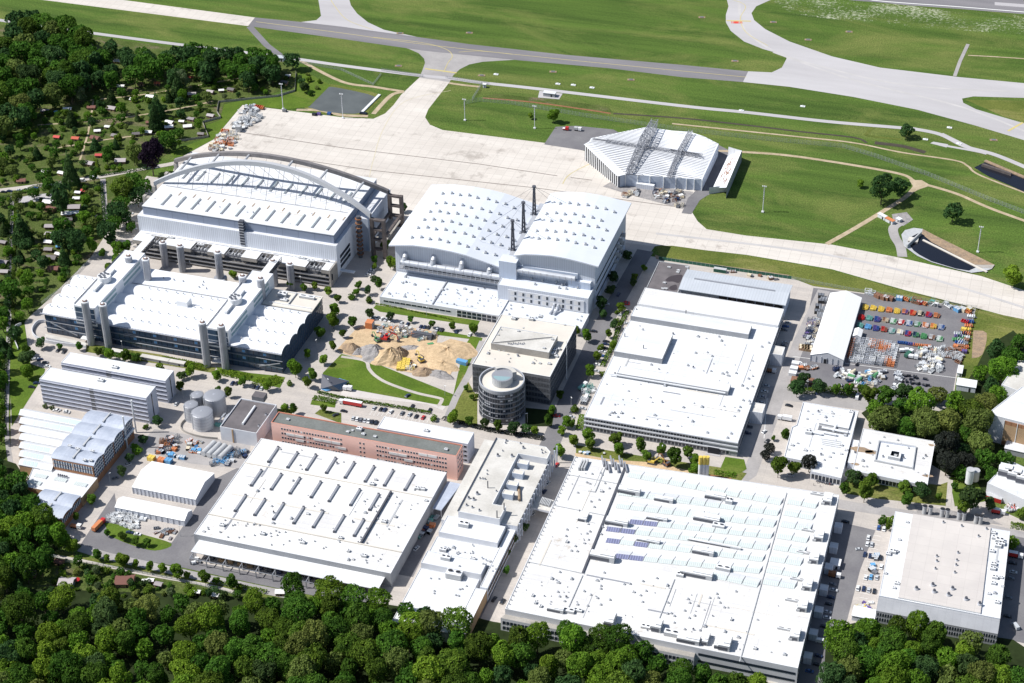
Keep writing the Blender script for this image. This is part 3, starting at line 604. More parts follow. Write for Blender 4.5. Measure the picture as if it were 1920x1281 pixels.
# the two arches, feet on concrete frames, leaning towards each other
def arch(y_foot,y_top,zf,zt,x0,x1,r,m):
    pts=[]
    for i in range(41):
        t=i/40;s=1-(2*t-1)**2;pts.append((x0+(x1-x0)*t,y_foot+(y_top-y_foot)*s,zf+(zt-zf)*s))
    return pts
za,zb=33.5,33.5
AF=arch(78,89.5,33,55.5,-298,-128.9,1.6,'arch_grey');AB=arch(113.5,101.5,33,55.5,-299,-128.5,1.6,'arch_brown')
def box_path(pts,hw,hh,m):
    mb=MB()
    for a,b in zip(pts[:-1],pts[1:]):
        c=[[(p[0],p[1]+sy*hw,p[2]+sz*hh) for sy,sz in ((-1,-1),(1,-1),(1,1),(-1,1))] for p in (a,b)]
        for i in range(4):j=(i+1)%4;mb.face([c[0][i],c[0][j],c[1][j],c[1][i]],m)
    return mb
box_path(AF,1.5,1.7,'arch_grey').build('arch',H1);box_path(AB,1.3,1.5,'arch_brown').build('arch',H1)
for i in (4,10,16,24,30,36):MB().bar(AF[i],AB[i],.9,'arch_grey').build('arch_brace',H1)
for i in range(13):
    x=-279+i*11.6;t=(x+298)/169.1;s=1-(2*t-1)**2;top=(x,78+11.5*s,33+22.5*s)
    part(MB().bar((0,0,0),(0,top[1]-77,top[2]-33),.16,'steel_dark',4).mesh('cable'),'cable',H1,(x,77,33))
    t2=min(.97,t+.05);s2=1-(2*t-1)**2
    part(MB().bar((0,0,0),(9,14,-(33+22.5*s-33)*.92),.12,'steel_dark',4).mesh('cable'),'cable',H1,(x,top[1],top[2]))
    part(MB().bar((0,0,0),(0,-16,-22*s),.13,'steel_dark',4).mesh('cable'),'cable',H1,(x+4,101.5,33+22.5*s))
for x0_,x1_ in ((-128,-134),(-298,-303)):
    for yf in (77,113):
        mb=MB()
        for xx in (x0_,x0_-math.copysign(9,x0_+200)*-1):mb.box(xx-1.1,xx+1.1,yf-1.6,yf+1.6,0,31.5 if x0_>-200 or xx==x0_ else 22,'frame_brown' if x0_>-200 else 'wall_concrete')
        xs=sorted((x0_,x0_-math.copysign(9,x0_+200)*-1))
        for z in ((6,14,22,30) if x0_>-200 else (6,14,20)):mb.box(xs[0]-1.15,xs[1]+1.15,yf-1.5,yf+1.5,z,z+1.3,'frame_brown' if x0_>-200 else 'wall_concrete')
        mb.build('arch_abutment',H1)
mb=MB();xs=(-128,-119)
for x in xs:mb.box(x-.9,x+.9,79.02,110.98,16,17.6,'frame_brown')
mb.box(-128,-119,79.5,110.5,12,12.6,'wall_concrete');mb.build('abutment_deck',H1)
mb=MB();mb.box(-141.5,-133,82,128,0,27,'wall_blue','wall_pale');mb.build('side_annex',H1)
mb=MB()
for z in (5,9,13):mb.box(-141.6,-141.2,48,66,z,z+2.2,'glass_dark')
mb.build('side_glazing',H1)
mb=MB();mb.box(-141.55,-131,46,49,3.2,3.8,'unit_white');mb.build('canopy',H1)
mb=MB();mb.cyl(-136.5,73,1.6,0,34,'steel_dark',n=8);[mb.cyl(-136.5,73,2.6,3+i*3.6,3.4+i*3.6,'rust',n=8) for i in range(9)];mb.build('stair_tower',H1)

# front office block of the arched hangar
vx0,vx1,vy0,vy1,vz=-293.6,-142.6,28.6,42.2,14
VB=thing('office_block','long low office block with recessed roof courts and steel stair towers before the arched hangar','office building',((vx0+vx1)/2,35,0));ALL.append(VB)
mb=MB();mb.prism(rectp(vx0+1.5,vx1-1,vy0+2.4,vy1-.2),0,vz-3.5,'wall_dark','wall_concrete');mb.build('wall',VB)
courts=[(-283,-270),(-248,-235),(-222,-209),(-197,-184),(-160,-148)]
mb=MB();x=vx0
for c0,c1 in courts+[(vx1,vx1)]:
    mb.box(x,c0,vy0,vy1,vz-3.0,vz,'wall_concrete','roof_white');x=c1
    if c1<vx1:
        mb.box(c0+.01,c1-.01,vy0+9.5,vy1,vz-3.0,vz,'wall_concrete','roof_white');mb.box(c0+.01,c1-.01,vy0+.02,vy0+.6,vz-1.0,vz-.3,'steel_dark')
mb.build('roof',VB)
for c0,c1 in courts:
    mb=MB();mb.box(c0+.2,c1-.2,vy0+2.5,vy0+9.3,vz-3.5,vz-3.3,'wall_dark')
    for i in range(4):mb.box(c0+1+i*3,c0+1.4+i*3,vy0+.6,vy0+9.4,vz-.9,vz-.6,'steel')
    for i in range(5):mb.box(c0+1+i*2.3,c0+2.2+i*2.3,vy0+4,vy0+6+(i%2),vz-3.3,vz-1.6,'unit_grey')
    mb.build('roof_court',VB)
for z in (1.2,4.4,7.6):
    mb=MB();mb.box(vx0,vx1,vy0-.2,vy0+2.38,z,z+.35,'wall_concrete');mb.box(vx0,vx1,vy0-.2,vy0,z+.35,z+.95,'steel');mb.build('balcony',VB)
for i in range(24):
    x=vx0+3+i*6.3
    if random.random()<.75:MB().box(x,x+5.2,vy0+2.3,vy0+2.39,random.choice((1.8,5,8.2)),random.choice((10.2,)),'glass_dark').build('window',VB)
mb=MB();mb.box(vx1+.02,vx1+1.2,vy0,vy1-.5,0,vz-.1,'wall_concrete');mb.build('end_wall',VB)
for i in range(9):MB().box(vx0+5+i*16.6,vx0+20.6+i*16.6,vy1-3.2,vy1-2.9,vz,vz+.3,'steel').build('roof_pipe',VB)
for p in ((1620,640),(1700,675),(1750,690),(1830,690),(1130,600),(960,560)):q=P(*Z('D',*p),vz);part(UNIT,'air_unit',VB,(*q,vz),0,(5,1.6,1.4))

# silver stair towers
def tower(x,y,r,z,m,label,base=False):
    o=thing('stair_tower',label,'tower',(x,y,0),0,'round metal stair towers');ALL.append(o)
    mb=MB().cyl(x,y,r,0,z,m,n=28,cap=False)
    for i in range(28):
        if i%4==0:a=i*math.pi/14;mb.obox((x+(r+.03)*math.cos(a),y+(r+.03)*math.sin(a)),a,.12,.22,.2,z-.3,'steel')
    mb.build('shaft',o)
    mb=MB()
    for i in range(1,6):mb.cyl(x,y,r+.07,z*i/6,z*i/6+.22,'steel',n=28,cap=False)
    mb.build('seam_ring',o)
    mb=MB();mb.cyl(x,y,r+.12,z-.8,z+.3,'steel_light','unit_white',n=28);mb.cyl(x,y,r*.62,z+.3,z+1.0,'steel','rust',n=20);mb.cyl(x,y,r*.38,z+1.0,z+1.35,'steel_dark','unit_white',n=14);mb.build('cap',o)
    if base:MB().cyl(x,y,r*1.8,0,6.5,'wall_concrete','steel',n=24).build('base',o)
TW=[('s',370,65,20,'left of the left skybridge, at the office block'),('s',510,92,21,'right of the left skybridge, at the office block'),('s',820,145,27,'standing alone on a round base between both skybridges'),('s',1270,217,20,'left of the right skybridge, at the office block'),('s',1410,242,21,'right of the right skybridge, at the office block'),
      ('t',1050,62,31,'behind left at the back of the left roof bridge'),('t',1238,95,33,'front right at the back end of the left roof bridge'),('s',1022,340,31,'rear left at the back of the right roof bridge'),('s',1170,360,33,'rear right at the back end of the right roof bridge'),
      ('t',575,557,34,'left one before the left roof bridge of the dark glass workshop'),('t',768,592,34,'right one before the left roof bridge of the dark glass workshop'),('s',694,720,34,'left one before the right roof bridge of the dark glass workshop'),('s',848,745,34,'right one before the right roof bridge of the dark glass workshop')]
for i,(k,a,b,z,lab) in enumerate(TW):
    x,y=P(*Z(k,a,b),z);tower(x,y,2.55,z,'tower_grey' if i not in (1,10,11) else 'wall_grey','round metal tower '+lab,i==2)

# ------------------------------------------------------------ dark glass workshop with vaulted bays
ox0,ox1,oy0,oy1,oz=-305.5,-131.5,-79.5,-8.0,16.5
O=thing('glass_workshop','dark glass workshop with white vaulted roof bays and two raised roof bridges','workshop',((ox0+ox1)/2,(oy0+oy1)/2,0));ALL.append(O)
yb=oy0+51.5
mb=MB();mb.prism([(ox0+1,oy0+1.2),(ox1-1,oy0+1.2),(ox1-1,oy1),(-268,oy1),(-268,yb),(ox0+1,yb)],0,oz-.8,'glass_blue');mb.build('wall',O)
bw=51.5/4
for b in range(4):
    for xa,xb in ((ox0,-280.4),(-265.1,-183.9),(-168.6,ox1)):
        ys=[oy0+b*bw+bw*t/8 for t in range(9)];zs=[oz+2.2*math.sin(math.pi*(t/8)**.8)-(.6 if t in (0,8) else 0) for t in range(9)]
        MB().shell([(xa,y,z) for y,z in zip(ys,zs)][::-1],[(xb,y,z) for y,z in zip(ys,zs)][::-1],.5,'roof_panel').build('vault_roof',O)
        q=MB();g=[(y,z) for y,z in zip(ys,zs)]
        for xx,s in ((xa+.4,1),(xb-.4,-1)):q.face([(xx,ys[0],oz-1.2),(xx,ys[-1],oz-1.2)]+[(xx,y,z-.3) for y,z in g[::-1]],'glass_blue')
        q.build('vault_end_glazing',O)
mb=MB();mb.box(-265.1,-183.9,yb+.3,oy1,oz-.3,oz+.4,'roof_panel');mb.build('flat_roof',O)
mb=MB();mb.box(-168,ox1,yb+.3,oy1,oz-.3,oz+.4,'roof_cream');mb.build('flat_roof',O)
mb=MB();mb.box(-164,-133,yb+3,yb+3.4,oz+.4,oz+1.2,'unit_white');mb.box(-150.3,-149.7,yb+3.4,oy1-2,oz+.4,oz+1.4,'unit_grey');mb.box(-164,-133,oy1-2,oy1-1.6,oz+.4,oz+1.2,'unit_white');mb.build('parapet',O)
for x,y,sx,sy,sz in ((-158,oy1-7,6,4,3),(-141,oy1-5,11,2.4,2.2),(-155,yb+8,5,3,1.6)):part(UNIT,'air_unit',O,(x,y,oz+.4),0,(sx,sy,sz))
for xx in (-280.5,-184):
    # raised bridge running front to back
    vol(O,'roof_bridge',rectp(xx,xx+15.5,oy0+.5,oy1+3),oz-4,27,'roof_panel','roof_panel',.25)
    for t0_,t1_ in ((.06,.40),(.55,.88)):
        bands(O,(xx+15.5,oy0+.5),(xx+15.5,oy1+3),(20.0,23.6),1.8,'glass_teal',t0_,t1_,.15)
    bands(O,(xx,oy0+.5),(xx+15.5,oy0+.5),(14.0,18.2,22.4),3.4,'glass_blue',.05,.95,.15)
    mb=MB();cx_,cy_=xx+5.5,oy0+34;mb.cyl(cx_,cy_,4.6,27,31,'unit_white','roof_white',n=28)
    for i in range(7):a=i*.9;mb.cyl(cx_+2.9*math.cos(a)*(i>0),cy_+2.9*math.sin(a)*(i>0),1.0,31,31.5,'unit_grey','steel_dark',12)
    mb.build('cooling_drum',O)
    MB().box(cx_-.9,cx_+.9,cy_-15,cy_-5,27,28.8,'unit_white','roof_white').build('air_duct',O);MB().box(cx_-.6,cx_+.9,cy_+5,cy_+14,27,28.6,'unit_white','roof_white').build('air_duct',O)
    MB().box(xx-.5,xx-.1,oy0+2,oy1,27.0,27.5,'steel_dark').build('bridge_rail',O)
x,y=P(*Z('s',545,545),21);MB().box(x-4,x+4,y-3.5,y+3.5,oz+1,22.5,'unit_white','roof_white').build('roof_housing',O)
for k_ in range(4):
    for i in range(9):q=(-247+i*6.4+random.uniform(-1,1),oy0+bw*(k_+.45));part(VENT,'roof_vent',O,(*q,oz+2.9),0,(.8,.8,1.0))
    for i in range(5):part(VENT,'roof_vent',O,(-162+i*6,oy0+bw*(k_+.45),oz+2.9),0,(.8,.8,1.0));part(VENT,'roof_vent',O,(-302+i*5.5,oy0+bw*(k_+.45),oz+2.9),0,(.8,.8,1.0))
for p in ((380,365),(465,378),(540,390),(670,437),(705,395),(730,450),(700,420)):q=P(*Z('s',*p),oz);part(FUNNEL,'roof_vent',O,(*q,oz+.4),0,(1.2,1.2,1.3))
for z in (5.0,10.2):
    mb=MB();mb.box(ox0,ox1+.2,oy0-.3,oy0+.5,z,z+.22,'steel');mb.build('sun_ledge',O)
mb=MB();mb.box(ox0-1.5,ox1+.2,oy0-1.2,oy0+.5,oz-.35,oz-.2,'steel')
for i in range(88):mb.box(ox0-1.2+i*2,ox0-.9+i*2,oy0-1.25,oy0+.5,oz-.19,oz-.05,'steel_light')
mb.build('eaves_grille',O)
bands(O,(ox0+1,oy0+1.2),(ox1-1,oy0+1.2),(.8,6.0,11.2),3.9,'glass_blue',.0,1,.08,'glazing_band',44,'glass_dark')
for x in (-297,-281.5,-238,-223,-208,-193,-159,-144):
    for z in (6.6,11.8):put_window(O,WINS,(x,oy0+1.0,z),0,(2.4,1.6,2.2))
bands(O,(ox1-1,oy0+1.2),(ox1-1,oy1),(.8,6.0,11.2),3.8,'glass_blue',.0,1,.08,'glazing_band',24,'steel_dark')
mb=MB()
for a,b in (((-300,oy0-.4,10),(-281,oy0-.4,3)),((-148,oy0-.4,4),(-133,oy0-.4,9))):mb.path([a,b],.35,'steel',4)
mb.build('outside_stair',O)
for xx in (-277,-180.5):MB().box(xx,xx+9,oy0-3.6,oy0+1,3,3.4,'unit_white').build('entrance_canopy',O)
SB=['white roofed skybridge with lattice sides at the left towers','white roofed skybridge with lattice sides at the right towers']
for j,xx in enumerate((-277.5,-180)):
    o=thing('skybridge',SB[j],'skybridge',(xx,10,0));ALL.append(o)
    MB().box(xx-2.8,xx+2.8,oy1+4,vy0-.3,19.4,19.9,'roof_white').build('roof',o);MB().box(xx-2.6,xx+2.6,oy1+4,vy0-.3,15.2,15.6,'wall_concrete').build('floor',o)
    for s in (-2.5,2.5):
        mb=MB();n=12
        for i in range(n+1):y=oy1+4+(vy0-oy1-4.3)*i/n;mb.box(xx+s-.15,xx+s+.15,y-.2,y+.2,15.6,19.4,'steel_dark')
        for z in (15.6,17.3,19.0):mb.box(xx+s-.12,xx+s+.12,oy1+4,vy0-.3,z,z+.35,'steel_dark')
        mb.build('lattice_side',o)
rp=thing('ramp_wall','curved concrete ramp wall at the left front corner of the dark glass workshop','ramp',(*P(80,630),0));ALL.append(rp)
w_=cat_rom(PZ('v',0,(485,960),(420,970),(370,1020),(355,1080),(400,1140),(500,1180),(700,1215),(920,1235)),5);mb=MB()
for a,b in zip(w_[:-1],w_[1:]):mb.obox(lerp(a,b,.5),math.atan2(b[1]-a[1],b[0]-a[0]),math.hypot(b[0]-a[0],b[1]-a[1])+.1,.5,0,2.6,'wall_pale')
mb.build('parapet',rp)
mb=MB();q=PZ('v',2.4,(490,1080),(940,1180),(935,1215),(500,1120));mb.prism(q,0,2.4,'wall_pale','roof_aged');mb.build('loading_deck',rp)
w_=cat_rom(PZ('v',0,(235,985),(180,1010),(150,1060),(155,1140),(200,1260)),5);rw=thing('retaining_wall','curved retaining wall beside the lawn left of the ramp','wall',(*w_[0],0));ALL.append(rw);mb=MB()
for a,b in zip(w_[:-1],w_[1:]):mb.obox(lerp(a,b,.5),math.atan2(b[1]-a[1],b[0]-a[0]),math.hypot(b[0]-a[0],b[1]-a[1])+.1,.4,0,2.0,'wall_pale')
mb.build('wall',rw)

# ------------------------------------------------------------ twin vault hangar
jz=28.0
FL=P(*Z('E',265,420),jz);JY=FL[1];BLy=P(*Z('E',510,80),jz)[1]
def prof(k,pts,Y):return [(HY(*Z(k,*p),Y)[1],HY(*Z(k,*p),Y)[0]) for p in pts]
L1=prof('E',[(265,420),(400,420),(520,435),(620,455),(700,475),(800,510),(870,535),(915,552)],JY)
R1=prof('E',[(968,478),(1030,470),(1100,472),(1180,478),(1260,492),(1350,514),(1445,540)],JY)
J=thing('vault_hangar','silver hangar with twin vaulted roofs, roof vents and cable masts','hangar',(-30,90,0));ALL.append(J)
for pr in (L1,R1):
    MB().shell([(x,JY,z) for x,z in pr][::1],[(x,BLy,z) for x,z in pr][::1],.9,'roof_silver','wall_light').build('vault_roof',J)
jx0,jx1=L1[0][0]+3.5,R1[-1][0]-3.0;jm=L1[-1][0]
mb=MB();yw=JY+3.2
def gable(pr,x0,x1,y):
    pp=[(x,z-.9) for x,z in pr if x0<x<x1];zz=lambda xq:np.interp(xq,[p[0] for p in pr],[p[1] for p in pr])-.9
    return [(x0,y,0),(x1,y,0),(x1,y,zz(x1))]+[(x,y,z) for x,z in pp[::-1]]+[(x0,y,zz(x0))]
mb.face(gable(L1,jx0,L1[-1][0]-.5,yw),'wall_light');mb.face(gable(R1,R1[0][0]+.5,jx1,yw),'wall_light');mb.build('front_wall',J)
mb=MB();mb.face([(jx0,yw,0),(jx0,yw,L1[0][1]-.6),(jx0,BLy-3,L1[0][1]-.6),(jx0,BLy-3,0)],'wall_light');mb.face([(jx1,yw,0),(jx1,BLy-3,0),(jx1,BLy-3,R1[-1][1]-.5),(jx1,yw,R1[-1][1]-.5)],'wall_blue');mb.face([(jx0,BLy-3,0),(jx0,BLy-3,26),(jx1,BLy-3,24),(jx1,BLy-3,0)],'wall_light');mb.build('side_wall',J)
mb=MB();mb.box(L1[-1][0]-1,R1[0][0]+1,JY+.5,BLy-.5,18,26.0,'wall_blue','steel_light');mb.box(L1[-1][0]-3,R1[0][0]+2.5,JY-2,JY+7,15,30.5,'wall_blue','roof_silver');mb.build('centre_spine',J)
def zj(x):
    pr=L1 if x<=L1[-1][0] else R1;return float(np.interp(x,[p[0] for p in pr],[p[1] for p in pr]))
for r,(sx,sy) in enumerate(((570,128),(532,183),(500,230),(467,275),(432,320),(397,375))):
    x,y=P(*Z('E',sx,sy),31)
    for i in range(11):
        xx=x+i*6.6+(i>4)*1.0
        if xx<L1[-1][0]-3:part(VENT,'roof_vent',J,(xx,y+(i%2)*1.2,zj(xx)-.1),.3,(1.7,2.2,1.9))
for r,(sx,sy) in enumerate(((1230,238),(1155,290),(1180,338),(1100,388),(1110,436))):
    x,y=P(*Z('E',sx,sy),31)
    for i in range(7+(r>2)):
        xx=x+i*6.6
        if xx<R1[-1][0]-4:part(VENT,'roof_vent',J,(xx,y+(i%2)*1.2,zj(xx)-.1),.3,(1.7,2.2,1.9))
for bx,by,tx,ty in ((965,440,965,280),(1025,340,1027,178),(1085,240,1088,87)):
    x,y=P(*Z('E',bx,by),27);zt=27
    while px((x,y,zt))[1]>Z('E',tx,ty)[1]:zt+=.25
    mb=MB()
    for dx,dy in ((-1.0,-1.0),(1.0,-1.0),(1.0,1.0),(-1.0,1.0)):mb.bar((x+dx,y+dy,24),(x+dx*.35,y+dy*.35,zt),.42,'steel_dark',5)
    for i in range(7):z=27+(zt-27)*i/7;mb.cyl(x,y,1.15,z,z+.4,'steel_dark',n=8)
    mb.cyl(x,y,1.5,zt-1,zt,'steel_dark',n=8);mb.build('cable_mast',J)
    for ex in (14,24,-14,-24):
        xe=x+ex
        if R1[0][0]<xe or xe<L1[-1][0]:MB().bar((x,y,zt-.5),(xe,y,zj(xe)+.3),.09,'steel_dark',4).build('stay_cable',J)
    MB().bar((x+1,y,28),(x+15,y+1,zj(x+15)+1.0),.55,'steel_light',5).build('stay_strut',J)
# big ducts on the front wall
def hp(k,a,b,Y,n=2):return [(HY(*Z(k,*p),Y)[1],Y,HY(*Z(k,*p),Y)[0]) for p in (a,b)]
Yd=yw-3.4
A_,B_=hp('E',(335,520),(950,602),Yd);zd=(A_[2]+B_[2])/2
mb=MB();mb.bar((A_[0],Yd,zd),(B_[0],Yd,zd),2.0,'steel_light',14)
for i in range(13):x=lerp(A_,B_,i/12)[0];mb.bar((x-.15,Yd,zd),(x+.15,Yd,zd),2.15,'steel',14)
mb.build('exhaust_duct',J)
mb=MB();mb.box(A_[0]-1,B_[0]+1,Yd-2.4,yw,zd-4.4,zd-4.1,'steel')
for i in range(24):x=lerp(A_,B_,i/23)[0];mb.box(x-.12,x+.12,Yd-2.5,Yd-2.3,zd-4.4,zd+1.6,'steel_light')
for z in (zd-2.6,zd-1.0):mb.box(A_[0]-1,B_[0]+1,Yd-2.5,Yd-2.35,z,z+.15,'steel_light')
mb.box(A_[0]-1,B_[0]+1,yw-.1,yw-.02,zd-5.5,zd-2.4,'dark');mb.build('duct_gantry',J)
for p in ((355,480),(515,497),(675,520),(832,552)):
    h_,x=HY(*Z('E',*p),yw-1.5);mb=MB();mb.bar((x,Yd,zd),(x+.4,yw-2,h_-1),1.9,'steel_light',12);mb.bar((x+.4,yw-2,h_-1.2),(x+.5,yw+.5,h_+1.2),1.9,'steel_light',12);mb.build('duct_elbow',J)
A2,B2=hp('E',(990,560),(1300,603),Yd);z2=(A2[2]+B2[2])/2
mb=MB();mb.bar((A2[0],Yd,z2),(B2[0]+2,Yd,z2),1.8,'steel_light',14)
for i in range(10):x=lerp(A2,B2,i/9)[0];mb.box(x-.12,x+.12,Yd-2.3,Yd-2.1,z2-3,z2+1.6,'steel')
mb.build('exhaust_duct',J)
mb=MB();mb.box(A2[0]-2,B2[0]+3,yw-1.2,yw+.2,z2-4,z2+2.4,'wall_blue','roof_silver');mb.build('duct_shelf',J)
# mid annex and low fronts
az=17.5
aL=P(*Z('E',878,640),az);aR=P(*Z('E',1385,728),az);ay=aL[1]
vol(J,'front_annex',rectp(aL[0],aR[0],ay,yw-.05),0,az,'wall_light','roof_silver',.4)
vol(J,'corner_annex',rectp(P(*Z('E',1297,580),22)[0],P(*Z('E',1418,605),22)[0],ay+11,yw+6),0,22.5,'wall_blue','roof_silver',.4)
wa,wb=P(*Z('E',950,690),12)[0],P(*Z('E',1345,770),12)[0]
mb=MB();mb.box(wa-1.5,wb+1.5,ay-.5,ay-.02,6.0,15.0,'wall_pale');mb.build('window_panel',J)
for z in (6.9,11.2):
    for i in range(9):x=wa+(wb-wa)*(i+.5)/9;put_window(J,WIN,(x+1.0,ay-.5,z),0,(1.6,1.5,3.0));put_window(J,WINP,(x-1.2,ay-.5,z),0,(2.6,1,3.0))
for i in range(14):put_window(J,WIN,(aL[0]+5+i*4.2,ay-.02,3.6),0,(2.6,1,1.0))
bands(J,(jx1,yw),(jx1,BLy-3),(6,12,18),1.6,'glass_dark',.05,.9,.12)
for i in range(9):MB().box(jx1+.02,jx1+2.6,yw+52+i*2.6,yw+53.2+i*2.6,6+(i%3)*5,9+(i%3)*5,'unit_grey').build('louvre_box',J)
for p in ((1090,640),(1210,630),(1240,645),(1255,640),(1225,660),(1265,665),(1240,625),(1330,660),(1070,610),(1130,620)):q=P(*Z('E',*p),az);part(VENT,'roof_vent',J,(*q,az-.3),0,(1.3,1.3,1.7))
for p in ((1350,575),(1210,552)):q=P(*Z('E',*p),23);part(UNIT,'air_unit',J,(*q,22.2),0,(2.5,1.5,1.5))
lz=6.3
q1=PZ('E',lz,(215,708),(873,842),(880,745),(240,660));lx0,lx1,ly0=q1[0][0],q1[1][0],q1[0][1]
LW=shellb('low_front_building','low white roofed building along the front of the twin vault hangar','building',rectp(lx0,lx1,ly0,yw-1.0),lz,'wall_pale','roof_silver',.3)
mid=P(*Z('E',635,770),lz)[0]
facade(LW,(lx0,ly0),(lx1,ly0),(2.6,),12,4.2,1.5,WIN,.03,.60);bands(LW,(lx0,ly0),(lx1,ly0),(.4,3.2),2.0,'glass_dark',.65,.98,.15,mull=8)
MB().box(P(*Z('E',520,740),lz)[0]-.4,P(*Z('E',520,740),lz)[0]+.4,ly0+.5,yw-4,lz-.3,lz+.4,'steel').build('fire_wall',LW)
for i in range(26):part(VENT,'roof_vent',LW,(random.uniform(lx0+4,lx1-3),random.uniform(ly0+3,yw-12),lz-.3),0,(.7,.7,.9))
q2=PZ('E',5.5,(845,808),(1355,885),(1365,835))
LW2=shellb('low_link_building','low white roofed link with bent ducts behind the black office building','building',rectp(q2[0][0],q2[1][0],P(*Z('E',845,808),5.5)[1],ay-.3),5.6,'wall_pale','roof_silver',.3)
for i in range(12):part(VENT,'roof_vent',LW2,(random.uniform(q2[0][0]+2,q2[1][0]-3),random.uniform(q2[0][1]+3,ay-3),5.3),0,(1.1,1.1,1.1))
for p in ((1190,790),(1212,795)):
    x,y=P(*Z('E',*p),6);MB().path([(x,ay-.3,9),(x,ay-3,9),(x,ay-4.5,7),(x-1,y-4,6.2)],.9,'steel_light',10).build('bent_duct',LW2)

# ------------------------------------------------------------ black office building and round office tower
nz=22
NP=PZ('u',nz,(130,575),(880,697),(1128,212),(405,100));nx0,nx1,ny0,ny1=NP[0][0],NP[1][0],NP[0][1],NP[2][1]
N_=shellb('black_office_building','dark louvred office building with cream roof behind the round tower','office building',rectp(nx0,nx1,ny0,ny1),nz,'wall_dark','roof_cream',.5)
q=PZ('u',26.5,(310,375),(868,463),(945,303),(412,215));vol(N_,'roof_storey',rectp(q[0][0],q[1][0],q[0][1],q[2][1]),nz-.5,26.5,'wall_concrete','roof_aged',.5)
for f in range(5):
    for a,b in (((nx0,ny0),(nx1,ny0)),((nx1,ny0),(nx1,ny1))):bands(N_,a,b,(1.2+f*4.1,),2.4,'glass_dark',.01,.99,.14,'window_band',26,'steel_dark')
mb=MB()
for f in range(24):mb.box(nx0+.4,nx1+.32,ny0-.34,ny0-.22,1+f*.86,1.12+f*.86,'wall_dark');mb.box(nx1+.22,nx1+.34,ny0,ny1,1+f*.86,1.12+f*.86,'wall_dark')
mb.build('sun_louvre',N_)
mb=MB();mb.bar((*PZ('u',26.5,(330,375))[0],26.6),(*PZ('u',26.5,(900,320))[0],26.6),.25,'steel_dark',4);mb.build('roof_pipe',N_)
for i in range(10):q_=P(*Z('u',475+i*17,385+(i%3)*3),26);part(FUNNEL,'roof_vent',N_,(*q_,26),0,(1,1,1.2))
for p,s in (((530,150),3.5),((560,140),2),((575,265),2),((625,235),1.4),((380,300),1.6),((405,250),1.4),((920,455),4),((910,490),4),((960,440),3),((940,510),3),((700,155),4),((790,130),3.5),((840,515),3),((780,575),2),((870,580),2.6),((390,450),1.4),((435,455),1.4),((820,430),2.2),((900,345),2),((1020,205),1.5)):
    zz=26 if 215<p[1]<470 and p[0]<905 and p[0]>340 and p[1] != 450 and p[1] != 455 else nz-.5;q_=P(*Z('u',*p),zz);part(UNIT,'air_unit',N_,(*q_,zz),0,(s*.8,s*.6,s*.55))
rx,ry=P(942,771.5,0);rz_,rr=24.8,14.3
RT=thing('round_office_tower','round dark office tower with ringed floors and glazed roof drum','tower',(rx,ry,0));ALL.append(RT)
mb=MB().cyl(rx,ry,rr,0,rz_-2.0,'wall_dark',n=56,cap=False);mb.build('wall',RT)
for f in range(6):
    z=.9+f*3.75;MB().cyl(rx,ry,rr+.12,z+.8,z+2.8,'glass_dark',n=56,cap=False).build('window_band',RT)
    mb=MB();mb.cyl(rx,ry,rr+.55,z,z+.32,'steel','steel',n=56)
    for i in range(56):a=i*math.pi/28;mb.obox((rx+(rr+.3)*math.cos(a),ry+(rr+.3)*math.sin(a)),a,.3,.16,z+.3,z+3.6,'wall_dark' if i%4 else 'steel')
    mb.build('louvre_ring',RT)
    mb=MB();rg=random.Random(f)
    for i in range(56):
        if rg.random()<.28:a=(i+.5)*math.pi/28;mb.obox((rx+(rr+.17)*math.cos(a),ry+(rr+.17)*math.sin(a)),a,.08,1.35,z+1.6,z+2.75,'steel_light')
    mb.build('blinds',RT)
ro=[(rx+rr*math.cos(i*math.pi/28),ry+rr*math.sin(i*math.pi/28)) for i in range(56)]
mb=MB();mb.prism(ro,rz_-2,rz_+.4,'wall_grey');qi=mb.ring(ro,.7,rz_+.4,'steel_light');mb.prism(qi[::-1],rz_-1.2,rz_+.4,'steel');mb.face([(*p,rz_-1.2) for p in qi],'roof_cream');mb.build('roof',RT)
dx_,dy_=P(*Z('u',418,700),rz_+3);mb=MB();mb.cyl(dx_,dy_,6.6,rz_-1.2,rz_+4,'unit_grey',n=32,cap=False);mb.cyl(dx_,dy_,6.6,rz_+4,rz_+4.01,'unit_grey','steel',n=32);mb.face([(dx_+5.6*math.cos(math.radians(a_)),dy_+5.6*math.sin(math.radians(a_)),rz_+4.03) for a_ in range(200,361,16)],'glass_teal');mb.build('roof_drum',RT)
mb=MB();pr=[(dx_+9.3*math.cos(a),dy_+9.3*math.sin(a)) for a in [math.radians(30+i*12) for i in range(10)]]+[(dx_+6.7*math.cos(a),dy_+6.7*math.sin(a)) for a in [math.radians(138-i*12) for i in range(10)]]
mb.prism(pr,rz_-1.2,rz_+5.2,'wall_grey','roof_aged');mb.build('roof_terrace',RT)
